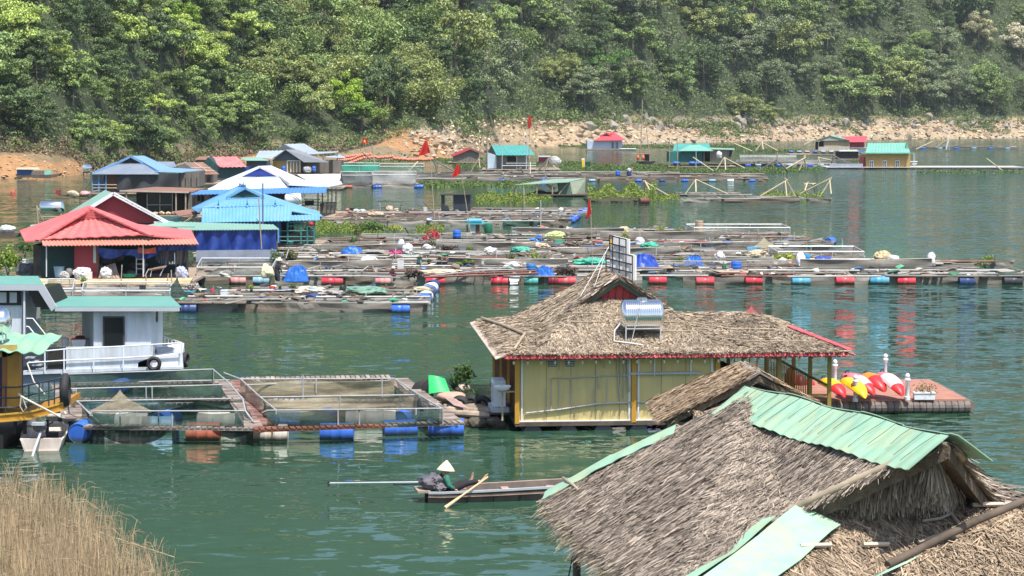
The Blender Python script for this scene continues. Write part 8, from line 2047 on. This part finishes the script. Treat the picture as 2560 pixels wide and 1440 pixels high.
flat_box(1001,672,16,24,WSACK,'upright white crate right of the tall white sack','crate',d=.3); flat_box(1272,618,17,7,WSACK,'white foam tray behind the long jade net'); flat_box(1213,662,18,12,mat('grey_foam',(.55,.55,.52),.8),'grey white foam block right of the potted bushes','foam block'); flat_box(1232,662,16,12,mat('grey_foam',(.55,.55,.52),.8),'grey white foam block beside its twin at the planted tub','foam block'); flat_box(560,740,17,13,mat('clear_crate',(.62,.66,.66),.5),'pale plastic crate on the near raft','crate'); flat_box(470,738,30,8,CY,'teal fish box at the left end of the near raft'); flat_box(1858,688,17,6,mat('red_white_box',(.55,.25,.22),.7),'red and cream box in front of the upright blue drum'); flat_box(1493,610,27,8,PINKD,'red foam box beside the flag pole on the rear raft'); flat_box(1545,628,28,30,WSACK,'tall white panel standing right of the roof sign','panel',d=.12); flat_box(355,727,14,12,BLACK,'black box with a pale lid in front of the red tiled house'); flat_box(1063,528,9,9,mat('grey_foam',(.55,.55,.52)),'grey box on the plank raft left of the outhouse'); flat_box(880,529,10,8,BLACK,'black box with red rags at the left of the plank raft'); flat_box(1400,608,24,7,NG,'green and white float box on the rear raft'); flat_box(1885,627,34,8,mat('cyan_tray',(.15,.42,.62),.5),'cyan tray on the middle raft'); flat_box(1480,627,30,7,BLUE,'blue float slab by the flag pole','float slab'); flat_box(1820,612,24,7,BLUE,'blue slab on the rear raft near its end','float slab'); flat_box(1680,606,180,3,mat('pink_plank',(.50,.20,.19),.8),'long pink plank on the rear raft','plank',d=.2); flat_box(1830,684,90,3,mat('salmon_board',(.55,.30,.22),.8),'salmon board under the upright blue drum','board',d=.8); flat_box(1530,612,14,12,mat('orange_yellow',(.75,.38,.02),.5),'orange yellow jug beside the bottle bundle','jug',d=.2)
for px_,lab in ((852,'black box lump'),): pass
for x,y,w,h_,lab in ((1402,528,12,8,'whitish lump at the far edge of the plank raft'),(890,530,12,7,'white lump right of the black box on the plank raft'),(906,530,14,6,'second white lump right of the black box on the plank raft'),(973,528,16,12,'tan sack standing on the plank raft'),(940,540,34,9,'pale tan net pile in the middle of the plank raft')): soft(x,y,w,h_,TSACK if 'tan' in lab else WSACK,lab,'sack' if 'sack' in lab else 'bundle',amp=.2)
soft(868,528,9,6,PINKD,'red rag beside the black box on the plank raft','rag',72); 
branch_pile(1034,692,42,17,'dark branch pile left of the sandy net roll'); branch_pile(1415,689,50,24,'dark twig heap right of the slumped blue tarpaulin'); branch_pile(1428,618,40,15,'driftwood tangle on the rear raft',mat('grey_driftwood',(.20,.16,.13),.9)); branch_pile(1125,626,40,10,'dark plant stems right of the red flowers'); branch_pile(480,725,40,16,'pale sticks heaped at the left end of the near raft',mat('pale_sticks',(.42,.38,.33),.9))
PINKF = leafmat('magenta_flower',(.50,.08,.26),.4); REDF = leafmat('red_flower',(.52,.04,.075),.4); YGL = leafmat('yellow_green_leaf',(.30,.36,.06),.4); OLV = leafmat('olive_leaf',(.13,.15,.05),.5)
bush(650,655,46,38,'bright green leafy bush beside the blue tarpaulin wall',LIME,300); bush(690,672,40,50,'tall dark green creeper behind the corner blue tarpaulin',GREEN,300); bush(725,655,50,34,'wide olive bush below the sky blue house',OLV,280); bush(555,665,28,14,'small green bush on the cage beside the red tiled house',GREEN,120); bush(540,655,14,20,'thin green sprig above the small bush',OLV,60); bush(672,618,34,12,'low greenery at the foot of the blue tarpaulin',OLV,120)
bush(893,606,26,56,'tall thin tree with sparse reddish leaves on the rear raft',OLV,180,'tree','sapling',None,.14); bush(885,612,28,22,'bushy base plant under the thin reddish tree',GREEN,150); bush(930,585,60,34,'light green creeper over the fence on the rear raft',GREEN,300); bush(985,582,46,22,'yellow green creeper beside the light green one',YGL,200)
bush(1085,612,40,44,'red flowering bougainvillea on a post beside the upright blue drum',REDF,170,'flowering plant','flowering_plant',None,.16); bush(1062,602,20,14,'small red flower clump left of the bougainvillea',REDF,60,'flowering plant','flowering_plant',None,.14); bush(1082,616,26,22,'green base leaves of the red bougainvillea',GREEN,90); pot(1084,634,16,16,'pale tub under the red bougainvillea',OLV,WSACK,22,3,20); bush(985,640,56,16,'magenta flower bed on the middle raft',PINKF,260,'flowering plant','flowering_plant',None,.16)
bush(1335,665,30,40,'tall lime shrub growing from the blue planter tub',LIME,150); bush(1305,660,46,16,'low green leaves left of the tall lime shrub',GREEN,160); bush(1277,660,24,30,'dry reddish shrub left of the planted tub',OLV,120); bush(1362,662,18,26,'small dark green shrub right of the tall lime shrub',GREEN,90); bush(1452,664,28,20,'green and brown shrub left of the jade net heap',LIME,100); bush(1562,614,24,40,'yellow green shrub directly right of the roof sign',YGL,170); bush(1705,672,40,8,'dry grass tuft in front of the large blue tarpaulin',OLV,100); bush(1965,655,64,22,'yellow green creeper on the frame by the white rolled sack',YGL,220); bush(2470,655,26,18,'bright green shrub at the open end of the front raft',LIME,120); bush(2455,666,50,10,'low dry creeper under the bright green shrub',OLV,110); bush(1650,579,30,14,'green grass tuft at the rear raft edge',LIME,110); bush(1698,578,22,10,'small lime plant left of the wicker basket',LIME,70)
pot(1174,634,18,22,'little tree with a round lime top behind the black pots',LIME,RUSTS,6); pot(1098,664,16,24,'dark leaved plant in a black pot, leftmost of the pot row',DKG,BLACK,13); pot(1112,664,16,22,'reddish plant in a black pot beside the dark leaved one',leafmat('reddish_leaf',(.25,.12,.10)),BLACK,14); pot(1164,663,18,14,'low green plant in a wide black bowl, first of two bowls',LIME,BLACK,15); pot(1180,663,18,13,'low green plant in a wide black bowl, second of two bowls',LIME,BLACK,15); pot(1146,664,18,8,'green trough with sparse seedlings',LIME,mat('green_plastic',(.03,.30,.16)),18); pot(1048,662,16,22,'bushy plant in a teal pot right of the white crate',GREEN,TEALD,13); pot(1072,664,14,16,'thin green plant between the teal pot and the black pots',GREEN,BLACK,8); pot(1700,657,18,15,'seedlings in a black bowl left of the blue hump',LIME,BLACK,18); pot(732,733,20,22,'dark leafy plant in a pot on the near raft',GREEN,BLACK,12); pot(628,730,14,18,'pale plant in a pot on the near raft',YGL,BLACK,8); pot(208,720,22,28,'green plant in a black pot before the red tiled house',LIME,BLACK,16); pot(700,730,8,16,'thin plant between the two pots of the near raft',OLV,BLACK,6)
bush(20,690,70,70,'big bright green bush at the left edge beside the red tiled house',LIME,420); bush(62,645,46,50,'green tree like shrub left of the red tiled house wall',GREEN,320); soft(65,690,40,30,mat('dim_bundles',(.12,.12,.125)),'dark clutter heap left of the red tiled house','clutter heap',81,amp=.3); soft(45,700,44,8,mat('orange_white_rag',(.65,.30,.18),.8,var=.4),'orange and white cloth by the left green bush','cloth',82,amp=.3); flat_box(62,662,22,12,WSACK,'white box on the ledge left of the red tiled house')
t_ = thing('wicker_basket','tall wicker basket at the corner of the rear net cage','basket',at(1748,583)); r_ = M(20,t_.location.y) / 2; hz = M(32,t_.location.y); mb = MB(); mb.lathe([(.02,0),(r_,0)] + [(r_ * (1 + .04 * (k % 2)),hz * k / 10) for k in range(1,11)] + [(r_ * .85,hz),(r_ * .8,hz * .1)],16,Matrix.Translation(t_.location)); mb.build('basket',mat('wicker',(.46,.33,.22),.85,var=.25,scale=5),t_)
mb = MB(); p = at(1346,610); 
for k in range(3): 
 n_ = 16; c = p + Vector((0,.2,.2 + k * .08)); mb.tube([c + Vector((.2 * math.cos(6.283 * j / n_),.02 * k,.2 * math.sin(6.283 * j / n_))) for j in range(n_ + 1)],.035,5)
mb.solo('hose_coil',mat('hose_blue',(.05,.20,.55),.4),p,'coiled blue hose on a jade net on the rear raft','hose')
t_ = thing('person','person in dark clothes and a pale hat beside the corner blue tarpaulin','person',at(693,708,.2))
b0_ = Vector(t_.location); me = bpy.data.meshes.new('body'); vv = [(0,0,.5),(0,0,.8),(.05,0,1.0),(.12,0,1.15),(.2,-.2,.75),(-.05,.12,.1),(.1,-.12,.1),(.3,-.25,.55)]
me.from_pydata(vv,[(0,1),(1,2),(2,3),(2,4),(4,7),(0,5),(0,6)],[]); me.materials.append(mat('dark_clothes',(.03,.035,.04),.9)); o_ = bpy.data.objects.new('body',me); COL.objects.link(o_); o_.parent = t_; KIDS.setdefault(t_.name,[]).append(o_); sm_ = o_.modifiers.new('skin','SKIN')
for i,r_ in enumerate((.15,.15,.07,.1,.05,.07,.07,.035)): me.skin_vertices[0].data[i].radius = (r_,r_); me.skin_vertices[0].data[i].use_root = i == 0
o_.modifiers.new('sub','SUBSURF').render_levels = 2
mb = MB(); mb.lathe([(.18,0),(.16,.03),(.11,.06),(.09,.14),(.01,.16)],14,Matrix.Translation(b0_ + Vector((.12,0,1.2)))); mb.build('hat',mat('pale_hat',(.62,.58,.48),.8),t_)
mb = MB(); mb.blob(b0_ + Vector((.15,-.02,1.13)),(.09,.09,.11),3,.03,2); mb.build('face',SKIN,t_,smooth=True)
mb = MB()
for k in range(4): mb.tube([b0_ + Vector((.3,-.27 + .015 * k,.55)),b0_ + Vector((.33,-.29 + .018 * k,.47))],.009,5)
mb.build('hand',SKIN,t_)
t_ = thing('person','crouching person in maroon with a pale cap on the front raft','person',at(978,704,.3)); b0_ = Vector(t_.location); me = bpy.data.meshes.new('body'); vv = [(0,0,.2),(.0,0,.42),(.05,-.02,.58),(.1,-.05,.68),(.25,-.1,.35),(.2,.12,.38),(.15,.1,.02),(.22,-.12,.38),(.12,-.12,.02)]
me.from_pydata(vv,[(0,1),(1,2),(2,3),(2,4),(0,5),(5,6),(0,7),(7,8)],[]); me.materials.append(mat('maroon_clothes',(.10,.03,.04),.9)); o_ = bpy.data.objects.new('body',me); COL.objects.link(o_); o_.parent = t_; KIDS.setdefault(t_.name,[]).append(o_); o_.modifiers.new('skin','SKIN')
for i,r_ in enumerate((.16,.15,.07,.09,.045,.08,.05,.08,.05)): me.skin_vertices[0].data[i].radius = (r_,r_); me.skin_vertices[0].data[i].use_root = i == 0
o_.modifiers.new('sub','SUBSURF').render_levels = 2
mb = MB(); mb.blob(b0_ + Vector((.12,-.06,.72)),(.12,.12,.09),3,.03,2); mb.build('cap',mat('pale_hat',(.62,.58,.48)),t_,smooth=True)
# small litter over the rafts, past counting
rl = random.Random(91)
OUT = [(570,1290,1720),(582,1290,1970),(590,870,2000),(600,790,2060),(612,750,2070),(625,720,1930),(640,560,2150),(652,700,2250),(665,500,2400),(688,500,2540)]
def litter(n,m,name,smin,smax,zones,flat=.6):
 mb = MB()
 for k in range(n):
  z = rl.random()
  if z < zones: py = rl.uniform(568,689); x0,x1 = tab([(a,b_) for a,b_,_ in OUT],py),tab([(a,c_) for a,_,c_ in OUT],py)
  elif z < zones + (1 - zones) * .5: py = rl.uniform(521,552); x0,x1 = 845,1440
  else: py = rl.uniform(716,758); x0,x1 = 455,1065
  p = at(rl.uniform(x0,x1),py,ZD + .03); s = rl.uniform(smin,smax)
  if rl.random() < .55: hull_rock(mb,p + Vector((0,0,s * .3)),(s * rl.uniform(.8,2.2),s,s * flat * rl.uniform(.5,1.3)),rl,9)
  else: a = rl.uniform(-.5,.5); dv = Vector((math.cos(a),math.sin(a),rl.uniform(-.05,.25))) * s * rl.uniform(2,6); mb.beam(p - dv * .5 + Vector((0,0,.05)),p + dv * .5 + Vector((0,0,.05)),.05,.035)
 tag(mb.build(name,m),kind='stuff')
litter(330,mat('brown_litter',(.22,.17,.125),.9,var=.5,island=.6),'litter',.08,.30,.8); litter(210,mat('grey_litter',(.10,.10,.10),.9,var=.5,island=.6),'litter',.08,.28,.8); litter(190,mat('pale_litter',(.55,.54,.50),.8,var=.2,island=.4),'litter',.06,.22,.8); litter(60,mat('blue_litter',(.06,.20,.48),.6,var=.3,island=.5),'litter',.07,.22,.85); litter(45,mat('green_litter',(.07,.30,.17),.7,var=.3,island=.5),'litter',.08,.24,.85); litter(40,mat('red_litter',(.45,.08,.07),.7,var=.3,island=.5),'litter',.06,.2,.85)
for o_,n_,y0_,y1_,x0_,x1_ in ((R3,16,655,688,720,2500),(R4,16,618,640,740,2100),(R5,16,572,608,900,1960),(R6,10,524,550,860,1420),(R2,12,722,755,470,1060)):
 for k in range(n_): rpx(rl.uniform(x0_,x1_),rl.uniform(y0_,y1_),rl.uniform(8,24),(GALV,BAMBOO,DARKWOOD)[k % 3],o_,.025,rl.uniform(-4,4),'stake')
for o_,segs in ((R3,((720,672,980,668),(1120,661,1420,664),(1660,668,1980,665),(2000,672,2330,670))),(R4,((760,630,1020,627),(1090,622,1340,625),(1400,636,1700,633),(1660,622,1900,620))),(R5,((900,597,1180,595),(1290,586,1560,588),(1500,600,1800,597)))):
 for x0_,y0_,x1_,y1_ in segs:
  a,b_ = at(x0_,y0_),at(x1_,y1_); h_ = rl.uniform(.35,.6)
  net_sheet(a + Vector((0,0,h_)),b_ + Vector((0,0,h_)),h_ * .8,.12,26,4,rl.randrange(99),.1).build('net',rl.choice((NETY,RNET[0],mat('cover_mesh',(.1,.1,.1)))),o_)
  mb = MB(); mb.tube([a + Vector((0,0,h_)),a.lerp(b_,.5) + Vector((0,0,h_ - .08)),b_ + Vector((0,0,h_))],.018,5); mb.build('net_rope',ROPE,o_)
# flags and masts
FLAGR = mat('flag_red',(.66,.035,.025),.7,var=.12,transl=.25)
def flag(px0,py0,px1,py1,Y,pts,label,folds=3,star=False,hang=True):
 t_ = thing('flag',label,'flag',D(px0,py0,Y)); mb = MB(); mb.tube([D(px0,py0,Y),D((px0 * .5 + px1 * .5),(py0 + py1) / 2,Y),D(px1,py1,Y)],M(1.5,Y) * .8,6,M(1,Y) * .6); mb.build('pole',BAMBOO,t_)
 a,b,c,d = [D(x,y,Y - .1) for x,y in pts]; mb = MB(); n = 12; am = M(2.2,Y)
 for j in range(n + 1):
  for i in range(n + 1):
   u,v = i / n,j / n; p = (a * (1 - u) + b * u) * (1 - v) + (d * (1 - u) + c * u) * v; mb.v.append(tuple(p + Vector((0,am * math.sin(u * folds * 5 + v * 2) * (.3 + v),am * .3 * math.sin(u * 9)))))
 for j in range(n):
  for i in range(n): mb.f.append((j * 13 + i,j * 13 + i + 1,(j + 1) * 13 + i + 1,(j + 1) * 13 + i))
 cl = mb.build('cloth',FLAGR,t_,smooth=True)
 if star:
  c_ = (a + b + c + d) / 4 - Vector((0,.55,0)); R_ = M(3.8,Y); mb = MB(); mb.v = [tuple(c_)] + [tuple(c_ + Vector((math.sin(math.pi * k / 5) * (R_ if k % 2 == 0 else R_ * .4),0,math.cos(math.pi * k / 5) * (R_ if k % 2 == 0 else R_ * .4)))) for k in range(10)]; mb.f = [(0,k + 1,(k + 1) % 10 + 1) for k in range(10)]; mb.build('star',mat('star_yellow',(.85,.62,.04),.6),cl)
 return t_
flag(915,432,914,352,330,[(906,349),(918,345),(920,357),(905,361)],'red flag with a yellow star above the grey cloth cages',2,True)
flag(1086,548,1073,352,178,[(1062,352),(1068,352),(1075,382),(1044,392)],'large red flag hanging on a tall bamboo pole before the orange earth'); flag(1177,587,1154,436,162,[(1142,411),(1147,411),(1152,434),(1127,446)],'red flag on a leaning bamboo pole behind the black outhouse'); flag(1322,440,1324,290,322,[(1321,290),(1327,290),(1329,315),(1319,325)],'narrow red flag high on a thin mast above the teal gable house'); flag(1481,648,1476,500,134,[(1471,499),(1475,500),(1478,535),(1466,552)],'orange red flag on a steel pole at the end of the plank raft'); flag(1914,352,1916,312,745,[(1913,314),(1923,316),(1922,324),(1912,330)],'tiny red flag on the boulder shore beyond the water')
def mast(x0,y0,x1,y1,Y,label,m=BAMBOO,r=None,cat='pole'):
 mb = MB(); mb.tube([D(x0,y0,Y),D((x0 + x1) / 2 + .5,(y0 + y1) / 2,Y),D(x1,y1,Y)],r or max(.03,M(1.4,Y)),6); return mb.solo('bamboo_pole',m,D(x0,y0,Y),label,cat)
mast(1600,404,1606,250,388,'very tall bamboo mast rising over the black canopied boat',r=.08); mast(1625,404,1612,290,388,'second bamboo mast leaning beside the black canopied boat',r=.07); mast(1216,430,1218,300,340,'tall dark mast left of the teal gable house',PLANK,.07); mast(1207,300,1202,360,352,'short upper spar beside the tall dark mast',PLANK,.05); mast(1255,425,1255,340,330,'thin grey pole in front of the teal gable roof',GALV,.05); mast(1316,425,1318,330,332,'thin steel pole at the right end of the teal gable roof',GALV,.05); mast(1672,432,1674,350,345,'bamboo pole left of the dark green walls',r=.05); mast(1694,436,1693,340,343,'tall pale bamboo pole in front of the dark green walls',r=.07); mast(1740,420,1740,378,350,'thin steel pole before the dark green walls',GALV,.05); mast(1310,522,1308,455,215,'bamboo stake left of the slanted green shed',r=.05); mast(1351,580,1352,500,165,'steel stake on the plank raft edge',GALV,.03); mast(1400,560,1386,532,195,'pale stick leaning off the plank raft'); mast(1325,445,1326,405,322,'white painted stake on the long grey raft',WHITEP,.06); mast(1579,440,1581,418,320,'white and red stake beside the navy barrel',PINKD,.07); mast(1465,418,1468,385,380,'slanting stick above the yellow box')
p = at(1465,419,.3); t_ = thing('float_box','white and green box with a yellow arch floating in the weed','box',D(1464,420,366)); pbox(t_,'white_panel',WSACK,1454,1462,396,418,366,366.6); pbox(t_,'green_panel',DGREEN,1463,1476,404,419,366.05,366.8); pbox(t_,'yellow_panel',mat('yellow_box',(.75,.5,.03),.5),1455,1461,399,419,365.8,365.98)
def tripod(segs,Y,label,m=BAMBOO,group=None,dys=(0,1.2,-1.0,.5)):
 t_ = thing('pole_frame',label,'pole frame',D(segs[0][0],segs[0][1],Y),group)
 for k,s in enumerate(segs):
  mb = MB(); mb.tube([D(s[0],s[1],Y + dys[k % 4]),D(s[2],s[3],Y)],max(.05,M(1.7,Y)),6); mb.build('pole',m,t_)
PB = mat('bright_bamboo',(.52,.44,.28),.75,var=.2)
tripod([(1690,500,1608,452),(1612,478,1611,455),(1632,490,1612,452)],236,'pair of pale poles crossing left of the bamboo raft',PB); tripod([(1710,490,1740,448),(1825,488,1738,448),(1740,480,1739,450)],236,'tall pale bamboo tripod at the left of the bamboo raft',PB); tripod([(1884,500,1970,449),(1992,498,1963,445),(1968,500,1963,452)],232,'crossed bamboo poles in the middle of the bamboo raft',PB); tripod([(2050,492,2080,443),(1995,487,2078,445),(2078,485,2074,450)],238,'leaning bamboo tripod at the open end of the bamboo raft',PB)
tripod([(2012,462,2022,455),(2037,480,2033,460),(2012,476,2018,458),(2010,459,2040,459)],240,'small open pole frame beside the leaning bamboo tripod',PB)
tripod([(1783,427,1732,393)],340,'single pale pole leaning over the weed below the dark green walls',PB); tripod([(1792,423,1812,392),(1862,421,1810,394),(1814,425,1812,394)],338,'bamboo tripod over the weed right of the plank hut',PB); tripod([(1898,426,1942,400),(1970,428,1942,400),(1944,410,1943,380)],336,'dark crossed poles over the weed strip',PLANK); tripod([(1998,426,2015,387),(2015,420,2010,390),(1965,422,2014,394)],340,'pale bamboo tripod left of the net fence',PB); tripod([(2052,414,2045,392),(2075,400,2046,394)],372,'thin pole frame beside the black shed',PB); tripod([(2120,408,2082,388),(2078,410,2084,390)],366,'slim poles crossing in front of the black shed',PLANK); tripod([(1880,378,1836,359),(1840,378,1839,360)],480,'low pole frame on the far weed bed',PB); tripod([(1890,376,1906,355),(1944,377,1906,357),(1908,374,1905,354)],478,'far bamboo tripod right of the low pole frame',PB); tripod([(2010,362,2035,350)],500,'lone slanting pole left of the tan walled house',PB); tripod([(2365,374,2371,347),(2372,375,2370,348)],520,'white pole pair on the farthest raft',WHITEP); tripod([(2290,373,2332,354),(2340,370,2366,352)],525,'two slanting poles left of the white pole pair',PB); tripod([(2510,430,2466,396)],345,'lone pale pole slanting over the right raft',PB); tripod([(1055,452,1018,420),(1075,440,1035,417),(1018,432,1045,404)],330,'pale crossed poles right of the grey cloth cages',PB); tripod([(1000,400,1012,380),(1005,405,1030,382)],372,'short slanting poles before the dry brush',PB); tripod([(1095,436,1085,402),(1130,425,1088,400),(1140,430,1090,404)],345,'dark pole tripod right of the large red flag',PLANK); tripod([(1178,428,1198,395),(1222,425,1196,396),(1200,420,1197,396)],350,'pole tripod between the plank hut and the teal gable house',BAMBOO); tripod([(1220,450,1305,420),(1312,440,1300,418)],322,'grey crossed poles before the teal gable house',PLANK); tripod([(938,428,930,362),(928,400,905,380)],328,'leaning bamboo pole beside the star flag',BAMBOO); tripod([(1095,545,1060,505)],190,'lone slanting rod left of the black outhouse',PLANK)
tripod([(1355,442,1372,395),(1342,430,1372,396)],342,'leaning sticks in front of the maroon walled shed',BAMBOO); tripod([(990,605,1010,570),(1030,600,1012,568)],158,'dark stick tripod on the creeper fence',PLANK); tripod([(1120,545,1125,532),(1115,546,1122,530),(1130,548,1122,532)],192,'black folding stand before the outhouse',BLACK)
tripod([(1395,428,1372,400)],350,'slim pole beside the big grey bundle',PB)
# the long strings of orange floats on the bank
ofm = mat('orange_buoy',(.62,.20,.12),.6,var=.15); mb = MB(); mb.blob((0,0,0),(.34,.34,.30),2,.05,1); fo_ = mb.build('orange_buoy',ofm,None,True); first_ = True; lines = [[(846,403),(880,398),(910,385),(945,395),(985,391)],[(850,395),(885,389),(930,386)],[(985,396),(1030,400),(1085,398)],[(875,408),(905,396),(935,392)]]
for ln in lines:
 for (xa,ya),(xb,yb) in zip(ln,ln[1:]):
  n = max(3,int(abs(xb - xa) / 4.4))
  for k in range(n):
   o = fo_ if first_ else fo_.copy()
   if not first_: COL.objects.link(o)
   first_ = False; o.location = D(xa + (xb - xa) * k / n,ya + (yb - ya) * k / n + random.uniform(-.8,.8),378 - (ya - 380) * .4); o.scale = (1,1,1); tag(o,'small orange float on the strings laid along the brushy bank','float','orange floats strung along the bank')
# floating weed, far too dense to count
def weed(x0,x1,y0,y1,n,leaf,h_,seed,dens=1.0,fade=True):
 rng = np.random.default_rng(seed); px = rng.uniform(x0,x1,n); py = rng.uniform(y0,y1,n); e = np.sin(px * .07 + seed) * .25 + np.sin(px * .023 + 2 * seed) * .3 + .45; v = (py - y0) / max(.1,y1 - y0); keep = np.abs(v - .5) * 2 < .55 + e; px,py = px[keep],py[keep]
 Y = CAM_H * F / (py - HORIZON); P = np.stack([(px - 1280) / F * Y,Y,rng.random(len(px)) * h_ * (1 + .6 * np.sin(px * .11 + seed))],1); return leaf_quads(P,rng.normal(size=P.shape) + np.array([0,-.3,.5]),leaf,leaf * .4,rng)
WDM = leafmat('floating_weed_leaf',(.105,.165,.045),.5,.25,.3); WDB = leafmat('bright_weed_leaf',(.17,.235,.05),.45,.25,.3)
V = np.concatenate([weed(1050,1330,454,468,4420,0.34,0.21,1),weed(1100,1480,404,412,2550,0.43,0.17,2),weed(1425,1700,412,424,3740,0.37,0.34,3),weed(1640,2000,420,432,4080,0.34,0.21,4),weed(1400,1900,362,370,4080,0.56,0.25,5),weed(880,1200,398,404,2040,0.5,0.17,6),weed(1080,1210,396,403,850,0.43,0.25,7),weed(2290,2560,428,433,1530,0.31,0.21,8),weed(1880,2060,420,426,1190,0.31,0.25,9),weed(1340,1480,416,424,1190,0.31,0.21,15),weed(1840,2000,374,380,1190,0.5,0.21,16),weed(1130,1220,412,418,510,0.37,0.21,17),weed(1500,1640,424,429,1190,0.31,0.17,18),weed(2130,2160,398,408,340,0.31,0.34,19)])
tag(quads_object('floating_weed',V,WDM),kind='stuff')
V = np.concatenate([weed(1470,1640,482,503,6120,0.34,0.93,10),weed(1190,1345,486,508,4420,0.28,0.34,11),weed(1640,1720,486,502,1530,0.25,0.21,12),weed(790,960,558,582,4420,0.2,0.29,13),weed(1040,1110,560,585,1190,0.19,0.25,14),weed(1905,2060,482,497,1530,0.25,0.34,20),weed(1340,1380,490,502,510,0.25,0.21,21)])
tag(quads_object('bright_weed',V,WDB),kind='stuff')
mb = MB()
for k in range(60):
 mb.blob(W(random.uniform(1475,1615),random.uniform(497,505),.05),(.7,.4,.22),k,.3,1)
tag(mb.build('weed_mud',mat('weed_mud',(.05,.045,.025),.95)),kind='stuff')
p = W(1610,502,.25); mb = MB(); drum_mesh(mb,p,.4,1.0,.3); mb.solo('plastic_drum',mat('rust_maroon',(.16,.06,.045)),p - Vector((0,0,.3)),'rusty brown drum at the right edge of the weed island','drum',None,True)
bush(1290,466,30,12,'small light green shrub at the near edge of the long weed bed',LIME,100) if False else None
for x,y,w,h_,lab in ((1290,408,30,14,'green shrub on the weed before the plank hut'),): pass
# the air over the lake
hm = bpy.data.materials.new('lake_haze'); hm.use_nodes = True
nt = hm.node_tree; nt.nodes.remove(nt.nodes['Principled BSDF'])
pv = nt.nodes.new('ShaderNodeVolumePrincipled')
pv.inputs['Color'].default_value = (0.80,0.90,1.0,1); pv.inputs['Density'].default_value = 0.00008; pv.inputs['Anisotropy'].default_value = 0.2
nt.links.new(pv.outputs[0],nt.nodes['Material Output'].inputs['Volume'])
hz = MB(); hz.box((0,700,240),(4200,2600,500))
tag(hz.build('haze',hm),kind='stuff')
